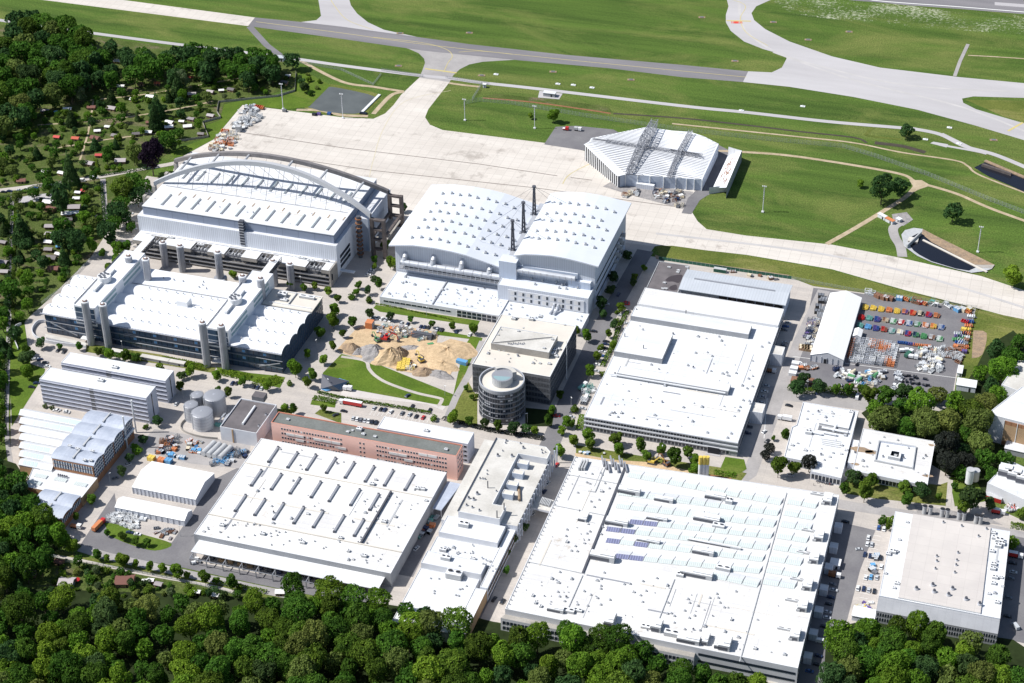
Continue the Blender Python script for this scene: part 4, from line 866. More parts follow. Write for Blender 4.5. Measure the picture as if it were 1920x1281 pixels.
# ------------------------------------------------------------ big white hall right of centre
wz=11
WP=PZ('i',wz,(465,755),(1450,932),(1745,78),(832,-8));wx0,wx1,wy0,wy1=WP[0][0],WP[1][0],WP[0][1],WP[2][1]
W_=shellb('white_hall','huge flat white roofed hall with raised roof strips right of the centre street','hall',rectp(wx0,wx1,wy0,wy1),wz,'wall_grey','roof_white',.25)
q=PZ('i',wz+3.8,(655,345),(965,388),(1035,230),(740,188));vol(W_,'roof_block',rectp(wx0+.5,q[1][0],q[1][1],q[2][1]),wz-.2,wz+3.8,'wall_grey','roof_white')
q=PZ('i',wz+3,(675,475),(1390,597),(1397,552));vol(W_,'roof_strip',rectp(q[0][0],q[1][0],q[1][1]-.0,q[2][1]+1.0),wz-.2,wz+3.0,'wall_grey','roof_white')
q=PZ('i',wz+3.6,(765,118),(1520,230),(1538,165));vol(W_,'roof_strip',rectp(wx0+.4,q[1][0],q[1][1],q[2][1]),wz-.2,wz+3.6,'wall_grey','roof_white')
mb=MB();x0_,x1_=q[0][0]+22,q[0][0]+70;sy_=PZ('i',wz+3,(1390,597))[0][1];mb.box(x0_-20,x1_+8,sy_-.7,sy_-.03,wz+1.3,wz+2.0,'unit_white');mb.build('cable_tray',W_)
q=PZ('i',wz+2.2,(1275,0),(1745,75))
vol(W_,'rear_roof',rectp(wx0+.3,wx1-.3,P(*Z('w',215,490),wz)[1]-22,wy1-.2),wz-.2,wz+1.6,'roof_white','roof_stained')
for z in (1.2,5.2,8.6):bands(W_,(wx0,wy0),(wx1,wy0),(z,),1.3 if z>2 else 2.2,'glass_dark',.01,.78 if z>2 else .95,.14,'window_band',40,'unit_grey')
mb=MB();mb.box(wx0-.2,wx1+.2,wy0-.55,wy0-.03,3.9,4.7,'wall_pale');mb.box(wx0-.2,wx1+.2,wy0-.45,wy0-.03,7.0,8.0,'wall_pale');mb.box(wx0-.2,wx1+.2,wy0-.5,wy0-.03,10.2,11.0,'wall_pale');mb.build('cladding_band',W_)
mb=MB();mb.box(wx1-18,wx1-11,wy0-1.2,wy0-.5,.1,4.5,'dark');mb.box(wx1-19,wx1-10,wy0-3,wy0-.5,.05,.3,'concrete');mb.build('gate',W_)
bands(W_,(wx1,wy0),(wx1,wy1),(1.5,6.5),1.6,'glass_dark',.02,.98,.14)
for a,b in (((1540,700),10),((1660,330),9)):
    x,y=P(*Z('i',*a),9);vol(W_,'stair_annex',rectp(wx1+.02,wx1+8,y-4,y+6),0,9,'wall_light','roof_aged')
for p in ((625,748),(680,762),(945,815),(998,820),(1255,862),(1385,895),(1408,868),(1455,720),(1465,698),(1485,655),(1525,660),(1532,678),(1545,565),(1510,578),(1100,700),(1130,430),(1285,370),(1330,245),(1520,515),(1605,310),(1650,285),(1700,130),(1180,350),(840,230),(895,425),(1380,475),(1440,480)):
    q_=P(*Z('i',*p),wz);part(VENT,'roof_vent',W_,(*q_,wz-.25 if p != (840,230) else wz+3.5),0,(1.3,1.3,1.3))
for p,zz in (((725,245),wz+3.5),((845,320),wz+3.5),((800,85),wz+1.6),((1118,95),wz+1.6)):q_=P(*Z('i',*p),zz);part(CHIM,'flue',W_,(*q_,zz),0,(.6,.6,2.6))
for i in range(22):q_=P(*Z('i',1070+i*20+(i>12)*40,200+i*2.4+(i>12)*6),wz);part(HATCH,'roof_hatch',W_,(*q_,wz-.25),0,(.9,.5,.3))
# shed with metal roof, and grey puddled roof left of it
q=PZ('w',13,(215,435),(1597,637),(1690,375),(352,168));sx0,sx1,sy0,sy1=q[0][0],q[1][0],q[1][1],q[2][1]
S_=thing('metal_roof_shed','long open shed with pale ribbed metal roof behind the big white hall','shed',((sx0+sx1)/2,(sy0+sy1)/2,0));ALL.append(S_)
ym=(sy0+sy1)/2;MB().shell([(sx0,sy0,13),(sx0,ym,14.6),(sx0,sy1,13)][::-1],[(sx1,sy0,13),(sx1,ym,14.6),(sx1,sy1,13)][::-1],.4,'roof_metal').build('roof',S_)
MB().box(sx0+8,sx1-10,ym-.6,ym+.6,14.4,15.1,'steel').build('ridge_vent',S_)
mb=MB();mb.box(sx0+1,sx1-1,sy1-2,sy1-1.6,0,12.5,'wall_light');mb.box(sx1-1.4,sx1-1,sy0+1,sy1-2,0,12.5,'wall_blue');mb.box(sx0+1,sx0+1.4,sy0+1,sy1-2,0,12.5,'wall_light');mb.box(sx0+1.5,sx0+28,sy0+1.2,sy0+1.5,8,12.4,'roof_cream');mb.build('wall',S_)
mb=MB();mb.box(sx0+1,sx1-1.5,sy0+9,sy0+9.3,9,12.4,'dark');mb.build('back_panel',S_)
for i in range(12):MB().box(sx0+2+i*(sx1-sx0-4)/11,sx0+2.6+i*(sx1-sx0-4)/11,sy0+.8,sy0+1.4,0,12.6,'steel_light').build('post',S_)
q=PZ('w',9.5,(-130,440),(205,485),(330,120),(20,60));GR=shellb('grey_roof_building','low building with dark puddled grey roof left of the metal shed','building',rectp(wx0+.2,sx0-.6,wy1+.4,q[2][1]),9.5,'wall_grey','roof_dark',.4,edge='unit_grey')
cxx,cyy=(wx0+sx0)/2,(wy1+q[2][1])/2
mb=MB()
for k_,pts in enumerate(([(50,310),(120,260),(270,245),(230,345),(150,330),(80,330)],[(100,430),(110,395),(190,370),(200,430),(150,445)])):mb.face([(*p,9.13) for p in cat_rom(PZ('w',9.1,*(pts+[pts[0]])),4)[:-1]][::1],'roof_puddle')
mb.build('puddle',GR)
for p in ((220,190),(330,150),(210,215),(40,350),(60,425),(20,425),(100,150)):q_=P(*Z('w',*p),9.2);part(UNIT,'air_unit',GR,(*q_,9.1),0,(2.2,1.4,1))

# ------------------------------------------------------------ saw-tooth hall at the lower right
gz=13
G1,G2,G3,G4=P(947,1141.4,gz),P(1496,1253,gz),P(1573.6,928,gz),P(1078,856,gz)
G_=shellb('sawtooth_hall','very large white roofed hall with rows of pale green rooflights at lower right','hall',[G1,G2,G3,G4],gz,'wall_pale','roof_stained',.35)
def GQ(x,y,z=gz):return P(*Z('m',x,y),z)
RW=[((712,205),(1515,355),11),((665,300),(1500,410),11),((650,368),(1480,470),11),((720,450),(1465,530),10),((600,488),(1445,590),11),((598,548),(1420,650),11),((645,630),(1405,712),10),((1150,732),(1395,785),3)]
for r,(p_,q_,n) in enumerate(RW):
    for (p0,p1,nn) in ((GQ(*p_),GQ(*q_),n),(GQ(1545-r*18,345+r*60),GQ(1700-r*16,372+r*60),2)):
        for i in range(nn):
            u0,u1=lerp(p0,p1,i/nn),lerp(p0,p1,(i+.94)/nn);mat_='solar' if nn>2 and (r,i) in ((3,0),(3,1),(4,0),(4,1),(5,0),(5,2),(6,0),(6,1)) else 'glass_pale'
            hh=.9;dy=3.0;e_=(u0[0],u0[1],gz-.2),(u1[0],u1[1],gz-.2),(u1[0]+.4,u1[1]+dy,gz+hh),(u0[0]+.4,u0[1]+dy,gz+hh),(u1[0]+1,u1[1]+dy+5,gz-.3),(u0[0]+1,u0[1]+dy+5,gz-.3)
            MB().face(e_[:4],mat_).face([e_[3],e_[2],e_[4],e_[5]],'roof_white').face([e_[0],e_[3],e_[5]],'roof_white').face([e_[1],e_[4],e_[2]],'roof_white').build('solar_rooflight' if mat_=='solar' else 'rooflight',G_)
def gbox(name,x,y,L,W,h,ang=0,me=UNIT):q_=GQ(x,y,gz);part(me,name,G_,(*q_,gz-.3),ang,(L,W,h))
BX=MB().box(-.5,.5,-.5,.5,0,1,'unit_grey','unit_white').box(-.52,.3,-.52,-.505,.15,.7,'steel_dark').box(-.1,.5,-.3,.3,1.003,1.2,'unit_grey','unit_white').mesh('air_unit')
for x,y,L,W,h in ((725,290,13,4,3.5),(905,330,11,3,2.4),(1175,315,12,4.5,3),(870,430,12,3.2,2.6),(1130,430,15,5,3),(660,455,13,4,3.5),(825,548,13,3,2.6),(1110,605,12,3.4,2.8),(1170,560,30,1.4,1.4),(585,635,14,4.2,4),(1215,690,8,3,2.6),(1075,720,18,4.5,3.2),(990,720,4,3,2),(1190,470,7,3.5,3),(1245,345,4,4,4),(485,420,5,7,2.2),(340,905,9,3,2.4),(405,908,7,3,2),(455,905,5,2.2,1.6),(625,960,5,9,3.6),(810,990,5,3,1.6),(870,995,5,7,4),(945,1030,8,3.5,3),(1035,1060,12,5.5,3),(1125,1060,3,8,3),(1185,1080,2.5,7,2.6),(1225,1085,6,9,3.8)):
    gbox('air_unit',x,y,L,W,h,0,BX if L>8 or W>6 else UNIT)
for r,(x,y) in enumerate(((1760,330),(1715,520),(1690,635),(1655,775),(1630,885),(1590,1035))):
    gbox('air_unit',x,y,5,8,3.2,.02,BX);gbox('air_unit',x-22,y+5,2,6,2);gbox('air_unit',x-50,y-30,9,1.2,1.6)
for i in range(9):gbox('roof_pipe',585+i*15,130+(i%3)*16,.8,9,2.0,.4,unit_box('roof_pipe','steel')) if i%1==0 else None
for i in range(3):gbox('roof_pipe',470+i*14,150,.9,9,2.2,0,unit_box('roof_pipe','unit_grey'))
for ln in (((700,160),(520,610),(480,710)),((330,355),(620,412)),((195,650),(490,712)),((1545,290),(1300,1170)),((960,740),(870,970)),((480,720),(405,890)),((410,195),(680,245)),((600,150),(560,250),(545,285),(510,280))):
    mb=MB();pts=[(*GQ(*p),gz-.12) for p in ln];mb.path(pts,.35 if ln[0][0] != 700 else .8,'unit_grey' if ln[0][0] != 700 else 'steel_dark',4);mb.build('roof_pipe',G_)
rg=random.Random(5)
for i in range(60):
    x,y=rg.choice([(rg.uniform(350,620),rg.uniform(180,600)),(rg.uniform(180,900),rg.uniform(700,880)),(rg.uniform(900,1290),rg.uniform(800,1010))])
    if inpoly(*GQ(x,y),inset(ccw([G1,G2,G3,G4]),5)):gbox('roof_vent',x,y,1.1,1.1,1.1,0,VENT)
for i in range(40):q_=lerp(inset([G4,G3,G2,G1],-1.2)[0],inset([G4,G3,G2,G1],-1.2)[3],(i+.5)/40);part(VENT,'roof_edge_vent',G_,(q_[0]-.3+2.6,q_[1],gz),0,(.55,.55,.7))
sk=[(G1[0]-1.5,G1[1]-3.5),(lerp(G1,G2,.66)[0],lerp(G1,G2,.66)[1]-3.5),lerp(G1,G2,.66),G1]
mb=MB();mb.prism(ccw([(p[0],p[1]-.02) for p in sk]),0,gz-4,'wall_pale','wall_concrete');mb.build('front_gallery',G_)
bands(G_,sk[0],sk[1],(1.5,5.2),1.9,'glass_dark',.01,.99,.15,mull=50,frame='unit_grey')
bands(G_,G2,G3,(2,7),2.0,'glass_dark',.02,.98,.15);bands(G_,lerp(G1,G2,.67),G2,(3,8),1.5,'glass_dark',.0,.98,.15)
for i in range(7):q_=lerp(G2,G3,.12+i*.125);vol(G_,'stair_porch',rectp(q_[0]+.5,q_[0]+5,q_[1],q_[1]+5),0,4.5,'wall_light','roof_white')

# ------------------------------------------------------------ grey-roofed hall, far lower right
iz=12.5
I1,I2,I3,I4=PZ('n',iz,(905,682),(1735,840),(1803,242),(1017,105));ix0,ix1,iy0,iy1=I1[0],I2[0],I2[1],I3[1]
I_=shellb('grey_roofed_hall','flat hall with broad pinkish grey roof between two white strips','hall',[I1,I2,I3,I4],iz,'wall_light','roof_white',.2)
q=PZ('n',iz,(1035,700),(1600,808),(1670,222),(1136,128));mb=MB();mb.prism(q,iz-.2,iz+.7,'unit_white','concrete_pink');mb.build('roof_field',I_)
q=[I1,I2,(I2[0],I2[1]-8),(I1[0],I1[1]-8)];mb=MB();mb.prism([(p[0],p[1]-.02) for p in q],0,8.5,'wall_grey');mb.face([(q[3][0],q[3][1],8.5),(q[2][0],q[2][1],8.5),(I2[0],I2[1]-.02,iz-.6),(I1[0],I1[1]-.02,iz-.6)],'wall_grey');mb.build('front_lean_to',I_)
bands(I_,q[3],q[2],(2.2,5.6),1.6,'glass_dark',.01,.99,.15,mull=46,frame='unit_grey');bands(I_,I2,I3,(2.2,6.6),1.8,'glass_dark',.02,.98,.15)
for p in ((1345,190),(1470,215),(1585,285),(1300,422),(1300,455),(1290,507),(1445,398),(1437,450),(1432,482),(1423,533),(1272,620),(1407,645),(1160,645),(1282,665),(1380,687),(1500,717),(1593,750),(1640,235)):
    q_=P(*Z('n',*p),iz);part(FUNNEL,'roof_vent',I_,(*q_,iz+.7),0,(1.6,1.6,1.4) if p[1]<600 else (2.6,2.6,2))
for p,s in (((1690,255),3),((1700,290),4),((1730,310),5),((1745,330),4),((1720,345),4),((1680,380),3),((1690,470),3.5),((1685,500),3.5),((1700,560),3.5),((1690,600),3),((1740,560),2.5),((1715,730),3),((1660,670),2),((1000,385),4),((1025,380),2.5),((970,400),3),((1030,600),3),((1045,300),2),((950,530),2),((1010,630),2),((1100,180),2),((1750,620),2)):
    q_=P(*Z('n',*p),iz);part(UNIT,'air_unit',I_,(*q_,iz-.2),0,(s*.9,s*.7,s*.5))
for p in ((1210,780),(1295,830)):x,y=P(*Z('n',*p),6);MB().bar((x,y,8),(x,y-7,3),.9,'wall_light',6).build('chute',I_)

# ------------------------------------------------------------ canteen and courtyard pavilion
lz_=6
Lp=PZ('j',lz_,(258,650),(452,742),(655,800),(775,335),(390,272),(350,440),(300,450))
L_=shellb('flat_canteen','stepped flat white roofed building with a sunken roof pit, left of the courtyard pavilion','building',PZ('j',lz_,(258,652),(445,690),(445,752),(655,800),(775,335),(390,272),(345,430),(312,445)),lz_,'wall_light','roof_white',.5)
mb=MB();mb.prism(PZ('j',lz_,(500,425),(705,465),(740,350),(735,345),(700,455),(500,418)),lz_-.45,lz_+.9,'unit_grey','unit_white');mb.build('roof_screen',L_)
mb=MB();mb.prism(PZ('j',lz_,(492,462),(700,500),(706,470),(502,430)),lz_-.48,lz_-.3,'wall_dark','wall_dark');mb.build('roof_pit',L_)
for a,b in (((420,480),(520,500)),((520,455),(700,490)),((540,490),(620,505)),((600,478),(620,440))):MB().bar((*P(*Z('j',*a),lz_),lz_+.7),(*P(*Z('j',*b),lz_),lz_+.7),.8,'unit_white',8).build('air_duct',L_)
for p,s in (((430,485),4),((725,340),2.6),((690,605),2),((655,630),1.6),((405,605),2),((315,570),2),((575,650),1.6),((520,635),1.4),((455,355),1),((595,350),1.6),((515,325),1),((620,725),1.2),((290,600),1.4),((655,570),2)):q_=P(*Z('j',*p),lz_);part(UNIT,'air_unit',L_,(*q_,lz_-.5),0,(s,s*.8,s*.6))
for i in range(4):a,b=P(*Z('j',515+i*3,525+i*13),lz_),P(*Z('j',655,548+i*13),lz_);MB().bar((*a,lz_-.3),(*b,lz_-.3),.22,'unit_grey',4).build('roof_pipe',L_)
bands(L_,*PZ('j',lz_,(258,652),(445,690)),(1.0,),3.2,'glass_dark',.03,.97,.12,mull=8);bands(L_,*PZ('j',lz_,(445,752),(655,800)),(1.0,),3.2,'glass_dark',.02,.98,.12,mull=8)
kz=7.5
Kp=PZ('j',kz,(732,735),(1253,840),(1306,545),(806,455))
K_=shellb('courtyard_pavilion','square white flat roofed building with a sunken square light well','building',Kp,kz,'wall_light','roof_stained',.3)
q=PZ('j',kz,(882,683),(1152,738),(1175,585),(912,543));mb=MB();o2=ccw(q);i2=inset(o2,.8);n=4
mb.prism(o2,kz-.3,kz+.9,'unit_grey');mb.ring(o2,.8,kz+.9,'unit_grey');mb.prism(i2[::-1],kz-.28,kz+.9,'wall_light');mb.face([(*p,kz-.26) for p in i2],'roof_white');mb.build('roof_curb',K_)
q=PZ('j',kz,(975,665),(1060,683),(1072,632),(992,618));mb=MB();o2=ccw(q);i2=inset(o2,1.2);mb.prism(o2,kz-.25,kz+2.0,'unit_grey');mb.ring(o2,1.2,kz+2.0,'unit_white');mb.prism(i2[::-1],kz-.2,kz+2.0,'glass_dark');mb.face([(*p,kz-.1) for p in i2],'dark');mb.build('light_well',K_)
mb=MB()
for cx_,cy_,s in ((800,605,7),(860,618,5),(1290,570,3),(1250,780,3.5),(1120,690,3),(755,700,3)):
    x,y=P(*Z('j',cx_,cy_),kz);mb.face([(x+s*math.cos(a*.7)*random.uniform(.6,1.2),y+s*.45*math.sin(a*.7)*random.uniform(.6,1.2),kz-.29) for a in range(9)],'sand_brown')
mb.build('roof_stain',K_)
for p in ((850,555),(1045,537),(1120,593),(1220,662),(1003,727),(1235,775)):q_=P(*Z('j',*p),kz);part(VENT,'roof_vent',K_,(*q_,kz-.3),0,(1.1,1.1,1.2))
bands(K_,Kp[0],Kp[1],(.8,),3.8,'glass_dark',.02,.98,.12,mull=20);mb=MB();mb.prism([(p[0],p[1]-.03) for p in (Kp[0],Kp[1],(Kp[1][0],Kp[1][1]-1.5),(Kp[0][0],Kp[0][1]-1.5))],5,7.4,'wall_pale','wall_pale');mb.build('eaves_band',K_)
LK=shellb('link_corridor','narrow white link between the canteen and the courtyard pavilion','corridor',PZ('j',4.5,(700,690),(742,700),(778,540),(735,532)),4.5,'wall_light','roof_white',.2)

# ------------------------------------------------------------ long hall with roof slots
qz=10
Q1,Q2,Q3,Q4=P(362,999,qz),P(731,1077,qz),P(837,888,qz),P(493,820,qz);qx0,qx1,qy0,qy1=(Q1[0]+Q4[0])/2,(Q2[0]+Q3[0])/2,(Q1[1]+Q2[1])/2,(Q3[1]+Q4[1])/2
Q_=shellb('slotted_hall','cream white flat hall with five rows of dark slanted roof slots','hall',rectp(qx0,qx1,qy0,qy1),qz,'wall_grey','roof_stained',.3)
sl=[(42,250),(165,285),(285,300),(412,320),(532,350),(660,375),(783,400),(915,428),(60,425),(180,450),(315,475),(430,500),(568,525),(690,555),(75,615),(205,640),(330,665),(465,695),(592,720),(-68,400),(-45,588),(-170,562)]
SLOT=MB().box(-.5,.5,-.5,.5,0,1,'unit_grey','steel').box(-.5,.5,-.56,-.5,0,1.3,'steel_dark').box(-.5,.5,.5,.56,0,1.3,'steel_dark').mesh('roof_slot')
for x,y in sl:q_=P(*Z('l',x,y),qz);part(SLOT,'roof_slot',Q_,(*q_,qz-.3),0,(1.25,14.5,1.0))
mb=MB();mb.box(P(*Z('l',800,490),qz)[0]-.5,P(*Z('l',800,490),qz)[0]+.5,P(*Z('l',600,820),qz)[1],P(*Z('l',800,490),qz)[1],qz-.3,qz+1.2,'steel_dark');mb.build('fire_wall',Q_)
yr=P(*Z('l',0,705),qz)[1];MB().box(qx0+.5,qx1-.5,yr-.35,yr+.35,qz-.3,qz+.5,'roof_cream').build('roof_ridge',Q_);yr=P(*Z('l',310,385),qz)[1];MB().box(qx0+.5,qx1-.5,yr-.3,yr+.3,qz-.3,qz+.3,'roof_cream').build('roof_ridge',Q_)
for k,p,s in (('l',(680,440),3),('l',(970,468),3),('l',(1005,472),3),('l',(755,682),3),('l',(232,815),3),('l',(628,902),3),('l',(475,785),2.6),('l',(265,630),2),('l',(1025,545),2),('k',(1430,190),3),('k',(1690,245),3),('k',(1310,228),1.6)):q_=P(*Z(k,*p),qz);part(UNIT,'air_unit',Q_,(*q_,qz-.3),0,(s,s*.7,s*.6))
rg=random.Random(8)
for i in range(36):part(VENT,'roof_vent',Q_,(rg.uniform(qx0+4,qx1-4),rg.uniform(qy0+2,qy0+18),qz-.3),0,(.6,.9,1.1))
for i in range(14):part(VENT,'roof_vent',Q_,(rg.uniform(qx1-30,qx1-4),rg.uniform(qy0+20,qy1-20),qz-.3),0,(.6,.9,1.1))
cz_=6.5;cq=PZ('k',cz_,(1265,365),(1925,505));cf=cq[0][1]
CN=thing('front_canopy','open fronted white roofed canopy on steel frames before the slotted hall','canopy',(qx0+60,cf,0));ALL.append(CN)
cx1_=P(*Z('k',2420,620),cz_)[0]
MB().box(qx0+3,cx1_,cf,qy0-.1,cz_-.4,cz_,'roof_white').build('roof',CN)
for i in range(12):
    x=qx0+4+i*(cx1_-qx0-5)/11;mb=MB();mb.box(x-.25,x+.25,cf-4,cf-3.5,0,4.6,'steel');mb.box(x-.2,x+.2,cf-3.5,cf+.1,4.8,5.3,'steel');mb.box(x-.25,x+.25,cf+.1,cf+.6,0,cz_-.42,'unit_grey');mb.build('frame',CN)
MB().box(qx0+4,cx1_-1,cf-4,cf-3.7,4.75,5.15,'steel').build('edge_beam',CN)
mb=MB()
for i in range(16):x=qx0+12+i*6;mb.box(x,x+3,cf+3,cf+6,0,random.uniform(1,3),random.choice(('steel_dark','paint_navy','wood')))
mb.build('stored_goods',CN)

# pink block and its white neighbour
pz_=18.5
p1,p2=P(*Z('h',100,790),pz_),P(*Z('h',1285,1018),pz_);pb=P(*Z('h',1330,940),pz_);py0,py1=(p1[1]+p2[1])/2,pb[1];pxa,pxb=p1[0],p2[0]
PK=shellb('pink_office_block','long pink office block with grey gravel roof and red rim','office building',rectp(pxa,pxb,py0,py1),pz_,'pink','roof_gravel',.7,edge='pink_edge')
fa,fb=(pxa,py0),(pxb,py0)
for z in (14.3,11.0,7.7,4.4):
    facade(PK,fa,fb,(z,),22,1.15,1.5,WIN,.05,.39,alt=(.12,WINP));facade(PK,fa,fb,(z,),25,1.15,1.5,WIN,.57,.95,alt=(.12,WINP));facade(PK,fa,fb,(z,),2,1.0,1.5,WIN,.475,.515)
for t,z in ((.06,11.0),(.11,11),(.21,11),(.26,11),(.31,11),(.11,7.7),(.34,7.7),(.62,11),(.67,11),(.78,14.3),(.83,14.3),(.70,7.7)):q_=lerp(fa,fb,t+.02);MB().box(q_[0],q_[0]+5.6,py0-.35,py0-.12,z-.1,z+1.7,'window_blind').build('sunblind',PK)
facade(PK,(pxb,py0),(pxb,py1),(14.3,11,7.7,4.4),3,2.0,1.5,WIN,.1,.9)
for k,p,s in (('h',(205,775),2),('h',(590,855),2),('h',(690,870),2.2),('h',(765,885),2),('h',(665,840),3.4),('h',(1222,968),2.2),('h',(620,845),1.6)):q_=P(*Z(k,*p),pz_);part(UNIT,'air_unit',PK,(*q_,pz_-.7),0,(s,s*.8,s*.6))
wq=PZ('h',15,(785,820),(1340,932),(1412,862),(825,745));WO=shellb('white_office_block','white roofed four storey office block behind the pink block','office building',rectp(wq[0][0],wq[2][0]-1,py1+6,wq[2][1]),15,'wall_slab','roof_white',.3)
facade(WO,(wq[2][0]-13,py1+6),(wq[2][0]-1,py1+6),(1.6,5,8.4,11.8),5,1.9,1.6,WIN,.05,.95);facade(WO,(wq[0][0],py1+6),(wq[2][0]-13,py1+6),(11.8,),16,1.9,1.6,WIN,.02,.98)
q_=P(*Z('h',1095,850),15);part(UNIT,'air_unit',WO,(*q_,14.7),0,(3,2,1.5))

# ------------------------------------------------------------ stepped grey complex between the halls
mz=17
A1,A2_,A3,A4=PZ('a',mz,(335,598),(652,672),(1000,160),(615,82))
MC=thing('stepped_works','stepped cream roofed works building with deep roof trough and a row of roof units','building',(A1[0]+15,A1[1]+20,0));ALL.append(MC)
ax0,ax1,ayf,ayb=A1[0],P(*Z('a',945,265),mz)[0],P(*Z('a',335,598),mz)[1],P(*Z('a',615,82),mz)[1]
xt=P(*Z('a',580,545),mz)[0];yt0,yt1=P(*Z('a',580,545),mz)[1],P(*Z('a',760,190),mz)[1]
vol(MC,'main_block',[(ax0,ayf),(xt+8,ayf),(xt+8,yt0),(xt,yt0),(xt,yt1),(ax1,yt1),(ax1,ayb-4),(ax1-4,ayb),(ax0,ayb)],0,mz,'wall_pale','roof_aged',.35,edge='unit_white')
MB().prism(rectp(xt+.05,ax1,ayf+2,yt1-.05),0,mz-4.5,'wall_light','roof_aged').build('trough_block',MC)
MB().box(ax0-9,ax0-.05,ayf-4,ayb+3,0,mz-5,'wall_pale','roof_aged').build('side_terrace',MC)
MB().box(ax0-.5,ax0-.06,ayf,ayb,mz-.2,mz+.5,'steel_dark').build('roof_edge',MC)
for p in ((815,285),(780,355),(740,435),(710,500)):q_=P(*Z('a',*p),mz-4);vol(MC,'roof_lantern',rectp(q_[0]-5,q_[0]+1.5,q_[1]-2,q_[1]+2.2),mz-4.5,mz-.6,'wall_blue','roof_cream')
bands(MC,(ax1,ayf+2),(ax1,ayb-6),(2,6.4,10.4),2.4,'glass_dark',.02,.98,.14,mull=26,frame='wall_pale')
for i in range(17):MB().box(ax1+.02,ax1+1.0,ayf+4+i*4.8,ayf+4.5+i*4.8,0,mz-4,'wall_light').build('facade_fin',MC)
for p,s in (((615,205),2.6),((715,208),2.6),((795,150),2.4),((650,170),1.4),((540,310),1.4),((540,335),1.4),((490,365),1.6),((510,367),1.6),((525,370),1.6),((470,475),2.8),((410,505),2.4),((445,515),2.6),((395,555),2),((435,570),2),((485,592),2),((605,455),1.6),((925,165),1.6),((930,185),1.6),((950,180),1.4),((675,100),2),((670,115),1.6),((775,118),1.6)):q_=P(*Z('a',*p),mz);part(FUNNEL,'roof_vent',MC,(*q_,mz-.35),0,(s*.8,s*.8,s*.7))
for p in ((545,430),(610,640),(660,585)):q_=P(*Z('a',*p),mz);part(CHIM,'flue',MC,(*q_,mz-.3),0,(.7,.7,5))
MB().path([(*P(*Z('a',765,430),mz-4),mz-3.5),(*P(*Z('a',768,525),mz-4),mz-3.5)],.8,'sand_brown',8).build('roof_duct',MC)
# lower white steps towards the forest
steps=[((205,725),(605,815),640,12),((120,760),(560,985),770,8.0),((75,965),(490,1070),880,10.5)]
s1=PZ('a',12.5,(203,730),(612,822));vol(MC,'step_block',rectp(s1[0][0],s1[1][0],s1[1][1],ayf-.05),0,12.5,'wall_pale','roof_white')
s2=PZ('a',9.0,(150,830),(530,930));s3=PZ('a',11.0,(75,965),(487,1065),(520,970));y3=P(*Z('a',75,965),11)[1];y3b=P(*Z('a',120,880),11)[1]
vol(MC,'step_block',rectp(s1[0][0]-1,s1[1][0]+1,y3b+.05,s1[1][1]-.05),0,9.0,'wall_pale','roof_white')
vol(MC,'step_block',rectp(s1[0][0]-1,s3[1][0],y3,y3b),0,11.5,'wall_pale','roof_white')
e0=P(*Z('a',35,1065),7)
vol(MC,'step_block',rectp(s1[0][0]-1.5,s3[1][0]-1,y3-46,y3-.05),0,7.5,'wall_pale','roof_white')
xr0,xr1=s1[1][0]+1.05,ax1-1
vol(MC,'side_block',rectp(max(xr0,s3[1][0]+.1),xr1,y3-8,ayf+1.9),0,9.6,'wall_light','roof_white');vol(MC,'side_block',rectp(s3[1][0]-.9,xr1-.4,y3-46,y3-8.1),0,8.4,'brick_tan','roof_white')
bands(MC,(xr1,y3-8),(xr1,ayf+1.9),(2.0,5.8),2.2,'glass_dark',.02,.98,.14,mull=20,frame='brick_tan')
for p,s,zz in (((378,700),6,12.3),((250,935),5.5,11.3),((270,768),4.5,9),((320,782),4.5,9),((370,795),4.5,9),((510,818),4.5,9),((230,875),4,9),((440,935),3,9),((310,1060),9,7.4),((560,950),2,9.5)):q_=P(*Z('a',*p),zz);part(UNIT,'air_unit',MC,(*q_,zz-.2),0,(s,s*.6,s*.5))
rg=random.Random(3)
for i in range(34):q_=(rg.uniform(s1[0][0]+2,xr1-2),rg.uniform(y3-20,ayf-2));part(VENT,'roof_vent',MC,(*q_,9.4 if q_[1]>y3b else 11.3 if q_[1]>y3 else 7.3),0,(.9,.9,.9))
CA=thing('loading_canopy','blue grey flat canopy between the slotted hall and the stepped works','canopy',(*P(*Z('a',230,500),5),0));ALL.append(CA)
q=PZ('a',6,(155,575),(215,590),(355,405),(262,385));MB().prism(q,5.4,6,'wall_blue','roof_blue','wall_blue').build('roof',CA)
for p in q:MB().box(p[0]-.2,p[0]+.2,p[1]-.2,p[1]+.2,0,5.4,'steel').build('post',CA)
FB=thing('footbridge','pale flat link bridge over the street beside the stepped works','bridge',(*P(*Z('a',930,555),6),0));ALL.append(FB)
q=PZ('a',7,(850,570),(985,600),(1010,520),(890,490));MB().prism(q,5.6,7,'wall_pale','roof_aged','wall_pale').build('deck',FB)
mb=MB()
for i in range(7):a=P(*Z('a',920+i*10,530+i*3),7);mb.box(a[0],a[0]+.5,a[1]-3,a[1]+3,7,8.4,'unit_grey')
mb.build('pipe_rack',FB)

